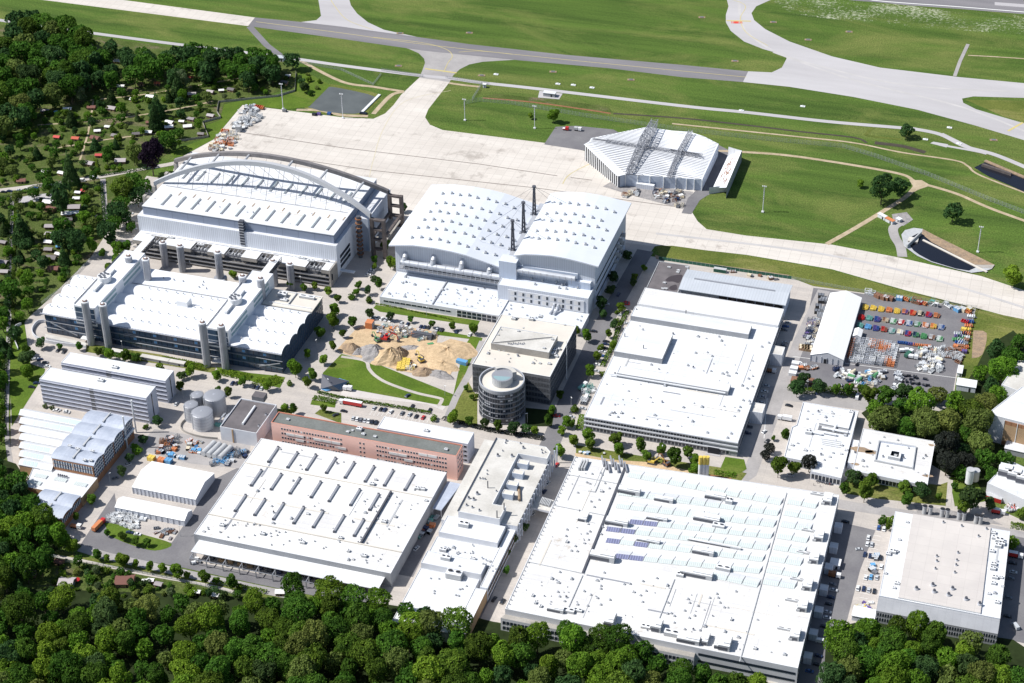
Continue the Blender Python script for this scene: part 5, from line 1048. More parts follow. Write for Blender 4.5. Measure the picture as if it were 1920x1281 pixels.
# ------------------------------------------------------------ office slabs, tanks, block, brick works, tents on the left
def slab(name,label,k,fl,fr,br,z,rows,n,roof,gap):
    a,b,c=PZ(k,z,fl,fr,br);x0,x1,y0,y1=a[0],b[0],(a[1]+b[1])/2,c[1]
    o=shellb(name,label,'office building',rectp(x0,x1,y0,y1),z,'wall_slab',roof,.25);n *= 2
    for f in range(rows):
        zz=1.2+f*(z-1.2)/rows;bands(o,(x0,y0),(x1,y0),(zz+.2,),1.5,'glass_dark',.0,gap[0],.10,mull=n,frame='wall_slab');bands(o,(x0,y0),(x1,y0),(zz+.2,),1.5,'glass_dark',gap[1],1,.10,mull=n,frame='wall_slab')
        MB().box(x0,x1,y0-.5,y0-.11,zz+1.75,zz+1.9,'wall_slab').build('sun_ledge',o)
    MB().box(x0+(x1-x0)*gap[0]+.2,x0+(x1-x0)*gap[1]-.2,y0-.15,y0-.02,0,z-.6,'wall_dark').build('stair_glazing',o)
    MB().box(x1+.02,x1+.12,(y0+y1)/2-.5,(y0+y1)/2+.5,1,z-1.2,'glass_dark').build('end_glazing',o);return o,(x0,x1,y0,y1)
E1,e1=slab('office_slab','six storey office slab with smooth white roof, nearer of the two parallel slabs','g',(257,305),(935,440),(1000,358),20,6,22,'roof_white',(.465,.51))
E2,e2=slab('office_slab','office slab with ribbed white roof, standing behind the smooth roofed slab','g',(393,203),(1062,325),(1120,258),17.5,5,22,'roof_panel',(.43,.48))
q_=P(*Z('g',650,322),20);part(UNIT,'air_unit',E1,(*q_,19.8),0,(4,2.5,1.6));q_=P(*Z('g',740,238),17.5);part(UNIT,'air_unit',E2,(*q_,17.3),0,(4,2.5,1.6))
def tank(k,bx,by,r,h,m,label):
    x,y=P(*Z(k,bx,by),0);o=thing('storage_tank',label,'tank',(x,y,0),0,'round storage tanks');ALL.append(o)
    mb=MB().cyl(x,y,r,0,h,m,n=32,cap=False);[mb.cyl(x,y,r+.08,h*i/5,h*i/5+.2,'steel',n=32,cap=False) for i in range(1,5)];mb.build('shell',o)
    mb=MB().dome(x,y,r+.15,h,r*.16,'steel',n=32);mb.build('roof',o)
    mb=MB()
    for i in range(32):a=i*math.pi/16;mb.bar((x+r*math.cos(a),y+r*math.sin(a),h),(x+r*math.cos(a),y+r*math.sin(a),h+1.1),.06,'unit_grey',4)
    for i in range(8):a=i*math.pi/4;mb.bar((x,y,h+r*.17),(x+r*math.cos(a),y+r*math.sin(a),h+.15),.12,'steel_light',4)
    mb.build('railing',o);a=3.9
    MB().bar((x+(r+.4)*math.cos(a),y+(r+.4)*math.sin(a),0),(x+(r+.4)*math.cos(a),y+(r+.4)*math.sin(a),h+1),.3,'unit_white',4).build('ladder',o)
tank('g',1310,615,6.6,11,'steel_light','wide round grey tank at the front of the tank group');tank('g',1390,520,6.8,12.5,'steel','darkest tall round tank with railed top at the back of the tank group');tank('g',1240,570,4.4,11.5,'steel_light','narrower pale round tank at the left of the tank group');tank('g',1280,510,4.0,12,'steel','small round tank behind the pale one')
bw_=thing('tank_bund_wall','curved concrete bund wall around the round tanks','wall',(*P(*Z('g',1200,640),0),0));ALL.append(bw_);w_=cat_rom(PZ('g',0,(1215,560),(1170,600),(1165,635),(1210,665),(1300,690),(1400,700)),5);mb=MB()
for a,b in zip(w_[:-1],w_[1:]):mb.obox(lerp(a,b,.5),math.atan2(b[1]-a[1],b[0]-a[0]),math.hypot(b[0]-a[0],b[1]-a[1])+.1,.35,0,1.6,'wall_concrete')
mb.build('wall',bw_)
pw=thing('pipework','silver pump and pipework beside the round tanks','pipes',(*P(*Z('g',1420,580),0),0));ALL.append(pw);mb=MB();x,y=P(*Z('g',1420,590),0)
for i in range(6):mb.path([(x+i*1.2,y-3,0),(x+i*1.2,y-3,3+i%2),(x+i*1.2,y+5,3+i%2)],.35,'steel_light',6)
mb.box(x-2,x+3,y-5,y-3,0,2,'paint_teal');mb.build('pipes',pw)
q=PZ('g',10.5,(1412,618),(1648,660),(1790,478),(1550,430));GB=shellb('dark_roofed_block','grey concrete block with dark flat roof left of the pink block','building',rectp(q[0][0],q[1][0],q[1][1],q[2][1]),10.5,'wall_pale','roof_dark',.8,edge='wall_pale')
a,b=P(*Z('g',1560,605),10),P(*Z('g',1640,490),10);MB().bar((a[0],a[1],10.4),(b[0],b[1],10.4),.8,'unit_white',8).build('roof_duct',GB);q_=P(*Z('g',1670,440),10);MB().box(q_[0]-4,q_[0]+4,q_[1]-3,q_[1]+3,9.7,13.5,'wall_dark','roof_dark').build('roof_housing',GB)
MB().box(q[0][0]+8,q[0][0]+8.8,q[1][1]-.5,q[1][1]-.02,0,10,'brick_tan').build('downpipe',GB)
for p in ((1665,612),(1710,540)):q_=P(*Z('g',*p),10);part(FUNNEL,'roof_vent',GB,(*q_,9.7),0,(1.6,1.6,1.4))

# blue-roofed brick works
bz=16
b1,b2,b3,b4=PZ('x',bz,(447,580),(790,655),(1145,240),(812,165));bx0,bx1,by0,by1=b1[0],b2[0],(b1[1]+b2[1])/2,b3[1]
BW=thing('brick_works','brick and glass works building with scalloped blue grey metal roof','factory building',((bx0+bx1)/2,(by0+by1)/2,0));ALL.append(BW)
mb=MB();mb.prism(rectp(bx0,bx1,by0,by1),0,bz-1,'brick','brick');mb.build('wall',BW)
for b in range(4):
    ya,yb_=by0+(by1-by0)*b/4,by0+(by1-by0)*(b+1)/4;ys=[ya+(yb_-ya)*t/6 for t in range(7)];zs=[bz-.4+1.7*math.sin(math.pi*(t/6)**.8) for t in range(7)]
    MB().shell([(bx0-.8,y,z) for y,z in zip(ys,zs)][::-1],[(bx1+.8,y,z) for y,z in zip(ys,zs)][::-1],.4,'roof_blue').build('roof_scallop',BW)
    mb=MB();mb.face([(bx1+.1,ya+.5,5),(bx1+.1,yb_-.5,5)]+[(bx1+.1,max(ya+.5,min(yb_-.5,y)),z-.5) for y,z in zip(ys[::-1],zs[::-1])],'glass_blue')
    for i in range(1,6):mb.box(bx1+.12,bx1+.3,ya+(yb_-ya)*i/6-.12,ya+(yb_-ya)*i/6+.12,5,bz-.4,'unit_white')
    for z in (7,9.2,11.4,13.6):mb.box(bx1+.13,bx1+.28,ya+.5,yb_-.5,z,z+.5,'unit_white')
    mb.build('glazing',BW);MB().box((bx0+bx1)/2-.5,(bx0+bx1)/2+.5,ya+1.5,yb_-1.5,bz+.9,bz+1.75,'unit_grey').build('ridge_vent',BW)
bands(BW,(bx0,by0),(bx1,by0),(9.2,12.0),2.2,'glass_blue',.03,.48,.15,mull=7);bands(BW,(bx0,by0),(bx1,by0),(9.2,12.0),2.2,'glass_blue',.52,.97,.15,mull=7)
facade(BW,(bx0,by0),(bx1,by0),(5.5,),7,1.3,1.3,WIN,.06,.8)
for p in ((600,490),(665,515),(795,535),(727,612),(780,615)):q_=P(*Z('x',*p),bz+1);part(UNIT,'air_unit',BW,(*q_,bz+1.2),0,(2.4,1.4,1))
for p,zt in (((1090,480),24),((1165,350),25)):x,y=P(*Z('x',*p),2);MB().cyl(x,y,.55,0,zt,'unit_white',n=10).build('chimney',BW)
MB().path([(bx1+1.5,by1-14,9),(bx1+1.5,by1-2,9)],.8,'unit_white',8).build('flue_duct',BW)
sz=7.5;c1,c2=P(*Z('x',115,215),sz),P(*Z('x',300,690),sz)
ST=thing('rooflight_sheds','row of white shed roofs with glazed strips and brick gables left of the brick works','factory building',((c1[0]+bx0)/2,(by0+by1)/2,0));ALL.append(ST)
sx0_=P(*Z('x',120,430),sz)[0];ya0,ya1=P(*Z('x',130,640),sz)[1],P(*Z('x',180,155),sz)[1];nb=7
SX=[P(*Z('x',118,690-71*b),sz)[0] for b in range(7)]
MB().prism([(SX[b]+.3,ya0+(ya1-ya0)*(b+e_)/7+.2) for b in range(7) for e_ in (0,.98)]+[(bx0-.1,ya1),(bx0-.1,ya0+.2)],0,sz-1,'brick_tan','roof_white').build('wall',ST)
for b in range(nb):
    sx0_=SX[b];ya=ya0+(ya1-ya0)*b/nb;dd=(ya1-ya0)/nb;ln=(bx0-sx0_)*(.62+.05*b) if b<6 else (bx0-sx0_)*.97
    mb=MB();mb.shell([(sx0_,ya,sz),(sx0_,ya+dd*.42,sz+2.2),(sx0_,ya+dd,sz-.4)][::-1],[(bx0-.2,ya,sz),(bx0-.2,ya+dd*.42,sz+2.2),(bx0-.2,ya+dd,sz-.4)][::-1],.3,'roof_white');mb.build('shed_roof',ST)
    mb=MB();n=4
    for i in range(n):
        xa,xb=sx0_+2.5+(ln-4)*i/n,sx0_+2.1+(ln-4)*(i+1)/n;mb.face([(xa,ya+dd*.06,sz+.38),(xb,ya+dd*.06,sz+.38),(xb,ya+dd*.36,sz+1.96),(xa,ya+dd*.36,sz+1.96)],'glass_teal' if b != 4 and b != 3 else 'glass_pale')
    mb.build('rooflight',ST)
    mb=MB();mb.face([(sx0_+.1,ya,sz-1),(sx0_+.1,ya,sz),(sx0_+.1,ya+dd*.42,sz+2.1),(sx0_+.1,ya+dd,sz-.4),(sx0_+.1,ya+dd,sz-1)],'brick_tan');mb.build('gable',ST)
# lower glazed roof and second blue roof in front
f1,f2=P(*Z('x',400,780),7),P(*Z('x',860,800),7)
vol(ST,'front_roof',[(P(*Z('x',215,830),7)[0],by0-20),(bx1+2,by0-20),(bx1+2,by0-.1),(P(*Z('x',250,700),7)[0],by0-.1)],0,7,'brick_tan','roof_white')
for p in ((400,620),(405,680),(350,740),(300,795),(520,770),(690,810)):q_=P(*Z('x',*p),7.5);part(HATCH,'rooflight',ST,(*q_,6.6),0,(8,3.2,1.0))
for i in range(5):q_=P(*Z('x',500+i*18,730+i*4),8);part(FUNNEL,'roof_vent',ST,(*q_,6.8),0,(1.6,1.6,1.6))
BS=thing('brick_shed','lower brick shed with blue grey scalloped roof beside the forest edge','factory building',(*P(*Z('x',450,980),8),0));ALL.append(BS)
g_=PZ('x',9,(290,1050),(525,1110),(715,890),(380,800));gx0,gx1,gy0,gy1=P(*Z('x',215,1010),9)[0]+3,g_[1][0],g_[1][1],g_[2][1]
MB().prism(rectp(gx0,gx1,gy0,min(gy1,by0-20.2)),0,8.2,'brick','brick').build('wall',BS);gy1=min(gy1,by0-20.2)
for b in range(2):
    ya,yb_=gy0+(gy1-gy0)*b/2,gy0+(gy1-gy0)*(b+1)/2;ys=[ya+(yb_-ya)*t/6 for t in range(7)];zs=[8.6+1.5*math.sin(math.pi*(t/6)**.8) for t in range(7)]
    MB().shell([(gx0-.6,y,z) for y,z in zip(ys,zs)][::-1],[(gx1+.6,y,z) for y,z in zip(ys,zs)][::-1],.4,'roof_blue').build('roof_scallop',BS);MB().box((gx0+gx1)/2-.5,(gx0+gx1)/2+.5,ya+1.5,yb_-1.5,9.7,10.5,'unit_grey').build('ridge_vent',BS)
bands(BS,(gx1,gy0),(gx1,gy1),(4.2,),3.2,'glass_blue',.03,.97,.15,mull=12)
# tents
def tent(name,label,k,fl,fr,br,ze,zr,axis='x',m='roof_tent',wall='wall_pale',n=9):
    a,b,c=PZ(k,ze,fl,fr,br);x0,x1,y0,y1=a[0],b[0],(a[1]+b[1])/2 if axis=='x' else b[1],c[1]
    o=thing(name,label,'tent',((x0+x1)/2,(y0+y1)/2,0));ALL.append(o);mb=MB()
    if axis=='x':ym=(y0+y1)/2;mb.shell([(x0,y1,ze),(x0,ym,zr),(x0,y0,ze)],[(x1,y1,ze),(x1,ym,zr),(x1,y0,ze)],.12,m)
    else:xm=(x0+x1)/2;mb.shell([(x0,y0,ze),(xm,y0,zr),(x1,y0,ze)],[(x0,y1,ze),(xm,y1,zr),(x1,y1,ze)],.12,m)
    mb.build('roof',o);mb=MB();mb.prism(rectp(x0+.2,x1-.2,y0+.2,y1-.2),0,ze-.1,wall)
    if axis=='x':
        for xx in (x0+.2,x1-.2):mb.face([(xx,y0+.2,ze-.1),(xx,y1-.2,ze-.1),(xx,ym,zr-.15)],wall)
    else:
        for yy in (y0+.2,y1-.2):mb.face([(x0+.2,yy,ze-.1),(x1-.2,yy,ze-.1),(xm,yy,zr-.15)],wall)
    mb.build('wall',o);mb=MB()
    for i in range(n+1):x=x0+.2+(x1-x0-.4)*i/n;mb.box(x-.12,x+.12,y0-.1,y0+.19,0,ze-.15,'steel_light')
    mb.build('frame',o);return o,(x0,x1,y0,y1)
T1,t1=tent('storage_tent','white storage tent with grey sides, the farther of two parallel tents','g',(850,1003),(1255,1090),(1375,915),5.0,8.2,wall='wall_light',n=16)
T2,t2=tent('storage_tent','white storage tent beside stacked white frames, the nearer of two parallel tents','k',(742,65),(1180,170),(1237,90),4.2,6.8,wall='wall_light',n=12)
T3,t3=tent('marquee','large bright white gabled marquee at the equipment yard','c',(207,660),(515,735),(670,140),5.2,9.0,'y',n=6)
MB().box((t3[0]+t3[1])/2-2.0,(t3[0]+t3[1])/2+.6,t3[2]-.02,t3[2]+.18,0,3.6,'dark').build('door',T3)
T4,t4=tent('small_tent','small white tent touching the right side of the large marquee','c',(595,500),(680,520),(688,445),3.6,5.0,'y',n=2)

# ---- noise protection hangar with roof trusses
nz5=20
def hp5(*pts):return PZ('o',nz5,*pts)
hull=hp5((100,300),(480,662),(560,640),(1420,700),(1605,300),(1440,215),(1290,165),(1080,150),(800,108),(170,235),(150,270))
base_front=P(*Z('o',1410,820),0);nzr=None
HG=thing('trussed_hangar','six sided white ribbed hangar with lattice trusses on its roof at the apron edge','hangar',(sum(p[0] for p in hull)/len(hull),sum(p[1] for p in hull)/len(hull),0));ALL.append(HG)

# small roof clutter: walkways, cable runs, patches and vents
def clutter(o,poly,z,nv,nl,seed,m='unit_grey'):
    rg=random.Random(seed);xs=[p[0] for p in poly];ys=[p[1] for p in poly];q=inset(ccw(poly),4)
    for i in range(nv):
        x,y=rg.uniform(min(xs),max(xs)),rg.uniform(min(ys),max(ys))
        if inpoly(x,y,q):s_=rg.choice((.7,.9,1.2,1.8));part(rg.choice((VENT,VENT,FUNNEL,UNIT)),'roof_fitting',o,(x,y,z),rg.choice((0,1.57)),(s_,s_*rg.uniform(.6,1),s_*.8))
    for i in range(nl):
        x,y=rg.uniform(min(xs),max(xs)),rg.uniform(min(ys),max(ys));L=rg.uniform(6,34);a=rg.random()<.5;x2,y2=(x+L,y) if a else (x,y+L)
        if inpoly(x,y,q) and inpoly(x2,y2,q):w_=rg.choice((.12,.2,.5));MB().box(min(x,x2)-(0 if a else w_),max(x,x2)+(0 if a else w_),min(y,y2)-(w_ if a else 0),max(y,y2)+(w_ if a else 0),z,z+.12+.003*i,rg.choice((m,'steel','roof_cream','unit_grey'))).build('roof_walkway',o)
clutter(W_,rectp(wx0,wx1,wy0,wy1-40),wz-.22,90,26,41);clutter(G_,[G1,G2,lerp(G2,G3,.33),lerp(G1,G4,.33)],gz-.32,70,20,42);clutter(G_,[lerp(G1,G2,.02),lerp(G1,G2,.22),lerp(G4,G3,.2),G4],gz-.32,60,14,43)
clutter(Q_,rectp(qx0,qx1,qy0,qy1),qz-.27,80,20,44);clutter(I_,[lerp(I1,I2,.84),I2,I3,lerp(I4,I3,.84)],iz-.18,45,8,45);clutter(L_,PZ('j',lz_,(258,652),(655,800),(775,335),(390,272)),lz_-.48,45,12,46);clutter(K_,Kp,kz-.29,26,6,47)
clutter(LW,rectp(lx0,lx1,ly0,yw-1),lz-.28,50,10,48);clutter(N_,rectp(nx0,nx1,ny0,ny0+24),nz-.48,22,6,49);clutter(MC,rectp(s1[0][0],xr0-2,y3b+2,s1[1][1]-2),8.75,30,8,50);clutter(H1,rectp(hx0,hx1,hy0,hy0+28),33.01,16,10,51)
hz_=[14.5,10.2,10.2,9.6,11,12,12,12.5,13,14,14.5]
hpts=[(100,300),(480,662),(560,640),(1420,700),(1605,300),(1440,215),(1290,165),(1080,150),(800,108),(170,235),(150,270)]
hv=[(*P(*Z('o',*p),z),z) for p,z in zip(hpts,hz_)];hc=(*P(*Z('o',850,400),13.5),13.5)
mb=MB()
for i in range(len(hv)):j=(i+1)%len(hv);mb.face([hv[i],hv[j],hc],'roof_panel')
mb.build('roof',HG);HG_=1
mb=MB()
for i in range(len(hv)):
    j=(i+1)%len(hv)
    if i==0:continue
    mb.face([(hv[i][0],hv[i][1],0),(hv[j][0],hv[j][1],0),(hv[j][0],hv[j][1],hv[j][2]-.05),(hv[i][0],hv[i][1],hv[i][2]-.05)],'wall_blue')
mb.build('wall',HG)
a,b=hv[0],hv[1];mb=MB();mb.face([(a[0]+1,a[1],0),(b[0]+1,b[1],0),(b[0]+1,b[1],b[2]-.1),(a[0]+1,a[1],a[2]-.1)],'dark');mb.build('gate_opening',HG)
for i in range(18):q=lerp(a,b,(i+.5)/18);MB().obox((q[0],q[1]),math.atan2(b[1]-a[1],b[0]-a[0]),1.0,.35,0,q[2]-.5,'unit_white').build('gate_fin',HG)
MB().face([(a[0]-.8,a[1]-.8,a[2]+.05),(b[0]-.8,b[1]-.8,b[2]+.05),(b[0]+5,b[1]+3,b[2]+.7),(a[0]+5,a[1]+3,a[2]+.3)],'unit_white').build('gate_header',HG)
def lattice(p,q,wd,h,n,r,name='roof_truss',m='steel',h1=None):
    mb=MB();p,q=Vector(p),Vector(q);d=(q-p).normalized();s=Vector((-d.y,d.x,0)).normalized()*wd/2;up=Vector((0,0,h));up1=Vector((0,0,h if h1 is None else h1))
    C4=[p+s,p-s,p+s+up,p-s+up];D4=[q+s,q-s,q+s+up1,q-s+up1]
    for a_,b_ in zip(C4,D4):mb.bar(a_,b_,r*1.4,m,4)
    for i in range(n):
        t,u=i/n,(i+1)/n;A_=[c.lerp(e,t) for c,e in zip(C4,D4)];B_=[c.lerp(e,u) for c,e in zip(C4,D4)]
        for x_,y_ in ((0,2),(1,3),(0,1),(2,3)):mb.bar(A_[x_],A_[y_],r,m,4)
        for x_,y_ in (((0,3),(2,1)) if i%2 else ((1,2),(3,0))):mb.bar(A_[x_],B_[y_ if y_<4 else 0],r,m,4)
        mb.bar(A_[2],B_[3],r,m,4);mb.bar(A_[0],B_[2],r,m,4);mb.bar(A_[1],B_[3],r,m,4)
    return mb.build(name,HG)
def o3(x,y,z):return (*P(*Z('o',x,y),z),z)
lattice(o3(600,620,11.5),o3(755,330,14.5),5,1.5,9,.2,h1=8);lattice(o3(755,330,15),o3(885,130,12),5,8,8,.2,h1=8.5)
lattice(o3(1045,680,10.5),o3(1160,400,13.5),3.0,1.8,10,.15);lattice(o3(1160,400,13.5),o3(1290,190,12),3.0,1.8,10,.15,h1=3.5)
lattice(o3(340,275,14),o3(1420,440,12.5),3.6,1.2,26,.13,m='steel')
MB().bar(o3(1060,365,13.5),o3(1385,420,12.5),.7,'steel_dark',4).build('roof_slot',HG);MB().bar(o3(190,245,14.3),o3(385,272,14),.6,'steel_dark',4).build('roof_slot',HG)
for i in range(34):
    t=i/33;p=Vector(lerp(hv[2],hv[8],0)).lerp(Vector(hv[8]),t);y=p.y
    xs=[]
    for k in range(len(hv)):
        u,v=hv[k],hv[(k+1)%len(hv)]
        if (u[1]>y) != (v[1]>y):s_=(y-u[1])/(v[1]-u[1]);xs.append((u[0]+(v[0]-u[0])*s_,u[2]+(v[2]-u[2])*s_))
    xs.sort()
    if len(xs)>=2 and i<33:
        zc=max(xs[0][1],xs[-1][1])*.3+(13.3-abs(y-hc[1])*.09)*.7;mb=MB();mb.path([(xs[0][0]+1,y,xs[0][1]+.15),(hc[0],y,13.9-abs(y-hc[1])/abs(hv[8][1]-hc[1])*1.6+.1 if y>hc[1] else 13.9-abs(y-hc[1])/abs(hv[2][1]-hc[1])*3.4+.2),(xs[-1][0]-1,y,xs[-1][1]+.15)],.17,'steel_dark',4);mb.build('roof_rib',HG)
for t in (.0,.16,.32,.5,.66,.8,.9,1.0):q=lerp(hv[2],hv[3],t);MB().box(q[0]-.3,q[0]+.3,q[1]-.7,q[1]-.05,0,q[2]-.2,'unit_white').build('wall_post',HG)
q=lerp(hv[2],hv[3],.27);MB().box(q[0]-7,q[0]+7,q[1]-3.6,q[1]-.75,0,4,'wall_light','roof_white').build('porch',HG)
NB=thing('noise_barrier','tilted white noise barrier with reddish streaks right of the trussed hangar','barrier',(*P(*Z('o',1650,700),0),0));ALL.append(NB)
u0,u1=P(*Z('o',1495,865),0),P(*Z('o',1700,380),0);mb=MB();zt_=9.5
c1_,c2_=PZ('o',0,(1540,800),(1720,400));t1_,t2_=PZ('o',zt_,(1690,790),(1865,375))
mb.face([(*c1_,.5),(*t1_,zt_),(*t2_,zt_),(*c2_,.5)][::1],'roof_panel');mb.build('face',NB)
mb=MB();mb.face([(t1_[0]+.3,t1_[1],0),(t2_[0]+.3,t2_[1],0),(t2_[0]+.3,t2_[1],zt_),(t1_[0]+.3,t1_[1],zt_)],'wall_grey')
mb.build('rear_wall',NB)
e1_,e2_=P(*Z('o',1495,865),0),P(*Z('o',1700,835),0);MB().prism([(e1_[0],e1_[1]),(e2_[0],e2_[1]),(e2_[0],e2_[1]+.5),(e1_[0],e1_[1]+.5)],0,5.5,'wall_pale').build('end_wall',NB)
e1_,e2_=PZ('o',9,(1715,340),(1865,385));MB().prism([e1_,e2_,(e2_[0],e2_[1]+.6),(e1_[0],e1_[1]+.6)],0,9.4,'roof_white').build('end_wall',NB)
mb=MB()
for i in range(48):
    t=random.uniform(.1,.85);s_=random.uniform(.2,.8);p0=Vector((*c1_,.5)).lerp(Vector((*c2_,.5)),t);p1_=Vector((*t1_,zt_)).lerp(Vector((*t2_,zt_)),t);q=p0.lerp(p1_,s_);d=(p1_-p0).normalized();e=(Vector((*c2_,.5))-Vector((*c1_,.5))).normalized();L=random.uniform(1,4);n_=d.cross(e)*-.15;n_=n_ if n_.z>0 else-n_
    mb.face([q-e*L+n_,q+d*.7-e*L+n_,q+d*.7+e*L+n_,q+e*L+n_],'rust')
mb.build('rust_streak',NB)

# ------------------------------------------------------------ small buildings
def hut(name,label,k,x,y,L,W,h,wall,roof,ang=0,cat='hut',over=.3):
    X,Y=P(*Z(k,x,y),0);o=thing(name,label,cat,(X,Y,0));ALL.append(o)
    MB().obox((X,Y),ang,L,W,0,h,wall).build('wall',o);MB().obox((X,Y),ang,L+over*2,W+over*2,h,h+.3,roof).build('roof',o)
    ca,sa=math.cos(ang),math.sin(ang);MB().obox((X+ca*L*.2+sa*(W/2+.02),Y+sa*L*.2-ca*(W/2+.02)),ang,min(1.2,L*.3),.08,0,h*.75,'dark').build('door',o);return o
hut('substation_hut','small pale hut with flat roof on a concrete pad by the perimeter road','B',1172,540,10,4.5,3.2,'wall_grey','roof_white',.02)
sheet('concrete_pad',[(1106,550),(1115,512),(1245,528),(1225,560)],.05,'concrete',k='B')
hut('gate_box','small pale blue box beside the apron gate','B',806,492,2.5,2.2,3.0,'wall_light','roof_white',0,'cabin')
hut('container_cabin','two white cabins in line at the end of the lane above the basin, left one','F',1122,88,7,2.6,2.7,'wall_pale','roof_white',-.6,'cabin')
hut('container_cabin','white cabin with orange roof patch at the end of the lane above the basin','F',1165,112,7,2.6,2.7,'wall_pale','paint_orange',-.6,'cabin')
hut('pump_box','pale square tank boxes on the worn ground above the basin','F',1215,105,3.5,3,2.2,'wall_pale','roof_white',-.6,'box')
hut('garden_gatehouse','dark roofed hut at the perimeter road beside a big dark tree','A',1580,340,6,5,3.2,'wall_light','roof_metal',.1)
hut('equipment_hut','white roofed grey hut at the corner of the equipment yard','j',1518,178,12,8,4.2,'wall_light','roof_panel',.0)
hut('site_container','narrow white container by the yard fence beside the equipment hut','j',1475,72,3,9,2.8,'unit_white','roof_white',.0,'container')
hut('office_cabin','small blue grey cabin in the car park of the saw-tooth hall','n',605,480,5.5,5.5,3,'wall_light','roof_white',.0,'cabin')
# street lamp and apron masts
for i,(x,y,h) in enumerate(((531,205,23),(643,222,22),(871.7,226,19),(1002.5,241,20),(1430,398,22),(1833,473,21))):
    X,Y=P(x,y);lab=['leftmost mast at the upper left apron corner','mast at the pond edge','mast left on the grass island above the apron','mast right on the grass island above the apron','mast alone on the lawn right of the noise barrier','rightmost mast on the grass above the concrete basin'][i]
    o=thing('floodlight_mast','tall thin white floodlight '+lab,'mast',(X,Y,0),0,'apron floodlight masts');ALL.append(o)
    mb=MB().bar((X,Y,0),(X,Y,h),.32,'unit_white',8,.2);mb.build('pole',o);MB().box(X-.9,X+.9,Y-.9,Y+.9,0,.9,'unit_white').build('base',o)
    mb=MB();mb.box(X-1.4,X+1.4,Y-.2,Y+.2,h-.5,h-.2,'steel')
    for s in (-1.2,0,1.2):mb.box(X+s-.35,X+s+.35,Y-.7,Y-.1,h-.3,h+.5,'unit_white')
    mb.build('lamp_head',o);mb=MB()
    for j in range(6):mb.box(X-.45,X+.45,Y-.45,Y+.45,h*.5+j*h*.075,h*.5+j*h*.075+.35,'steel')
    mb.build('warning_ring',o)
LP=thing('street_lamp','street lamp','street lamp',(0,0,0),0,'street lamps along the works roads')
MB().bar((0,0,0),(0,0,8),.12,'unit_grey',6,.08).build('pole',LP);MB().box(-.25,1.2,-.2,.2,7.9,8.15,'unit_white').build('lamp_head',LP);LPK=Kit(LP)
for k,x,y in (('i',380,700),('g',790,135),('u',660,1150),('h',470,585),('s',600,300),('i',965,1010),('j',220,780),('g',710,985),('s',1505,425),('s',1635,940),('b',990,1240),('h',1215,625),('g',1180,440),('k',1160,260),('E',480,820),('c',160,1010),('j',420,200)):o=LPK.put(P(*Z(k,x,y)),random.uniform(0,6));o['_a']='thin grey street lamp'
FP=P(*Z('u',1037,722));o=thing('flagpole','very tall thin white pole beside the black office building','pole',(*FP,0));ALL.append(o);MB().bar((*FP,0),(*FP,30),.3,'unit_white',8,.15).build('pole',o);MB().cyl(FP[0],FP[1],.6,0,.6,'unit_grey').build('base',o)
for i,(x,lab) in enumerate(((1205,'left'),(1228,'middle'),(1250,'right'))):
    X,Y=P(*Z('i',x,1165));o=thing('flag_pillar',f'{lab} one of three tall white pillars with yellow tops by the saw-tooth hall','pillar',(X,Y,0),0,'white and yellow pillars');ALL.append(o)
    MB().cyl(X,Y,1.15,0,12,'unit_white',n=12).build('pillar',o);MB().cyl(X,Y,1.2,12.0,17.5,'paint_yellow',n=12).build('pillar_top',o)
for i,(x,y,h,m,lab) in enumerate(((1535,848,11.5,'unit_white','tall white round silo by the building site on the right'),(1575,830,9,'roof_cream','shorter cream round silo beside the tall white one'))):
    X,Y=P(*Z('j',x,y));o=thing('silo',lab,'silo',(X,Y,0));ALL.append(o);MB().cyl(X,Y,2.4,2,h,m,n=20).build('shell',o);MB().cyl(X,Y,.8,0,2,'steel_dark',r1=2.4,n=12,cap=False).build('hopper',o);MB().cyl(X,Y,2.5,h,h+.4,'unit_grey','unit_grey',20).build('cap',o)
EX=[(1228,'j',1045),(1268,'j',1050),(1350,'j',1065),(1385,'j',1070),(1468,'j',1085),(1500,'j',1090),(1585,'j',1110),(1615,'j',1115)]
EXL=['leftmost','second from left','third from left','fourth from left','fifth from left','sixth from left','seventh from left','rightmost']
for i,(x,k,y) in enumerate(EX):
    X,Y=P(*Z(k,x,y));o=thing('exhaust_stack',f'{EXL[i]} of eight grey exhaust stacks behind the grey-roofed hall','exhaust stack',(X,Y,0),0,'exhaust stacks');ALL.append(o)
    MB().cyl(X,Y,1.25,0,5,'unit_grey','dark',14).build('pipe',o);MB().cyl(X,Y,1.45,5,5.8,'steel_light','dark',14).build('cap',o)
# right edge buildings
RB=shellb('brown_gabled_hall','white roofed hall with tall tan and red side wall at the right edge','hall',PZ('y',20,(495,510),(1000,640),(1050,380),(740,320)),20,'wall_pale','roof_white',.3)
a_,q2_=P(*Z('y',495,510),20),P(*Z('y',1000,640),20);q1_=lerp(a_,q2_,.25);y_=P(*Z('y',560,690),2)
mb=MB();d_=Vector((q2_[0]-q1_[0],q2_[1]-q1_[1])).normalized();n_=(d_.y,-d_.x)
for z0_,z1_,m_ in ((0,3,'brick'),(3,15.5,'brick_tan'),(15.5,18.2,'brick')):mb.prism([(q1_[0]+n_[0]*.3,q1_[1]+n_[1]*.3),(q2_[0]+n_[0]*.3,q2_[1]+n_[1]*.3),(q2_[0],q2_[1]),(q1_[0],q1_[1])],z0_+.01,z1_,m_,m_)
mb.build('tan_panel',RB)
for i in range(5):q_=lerp(q1_,q2_,i/4);MB().obox((q_[0]+n_[0]*.4,q_[1]+n_[1]*.4),math.atan2(d_.y,d_.x),.4,.3,0,18.3,'unit_white').build('wall_post',RB)
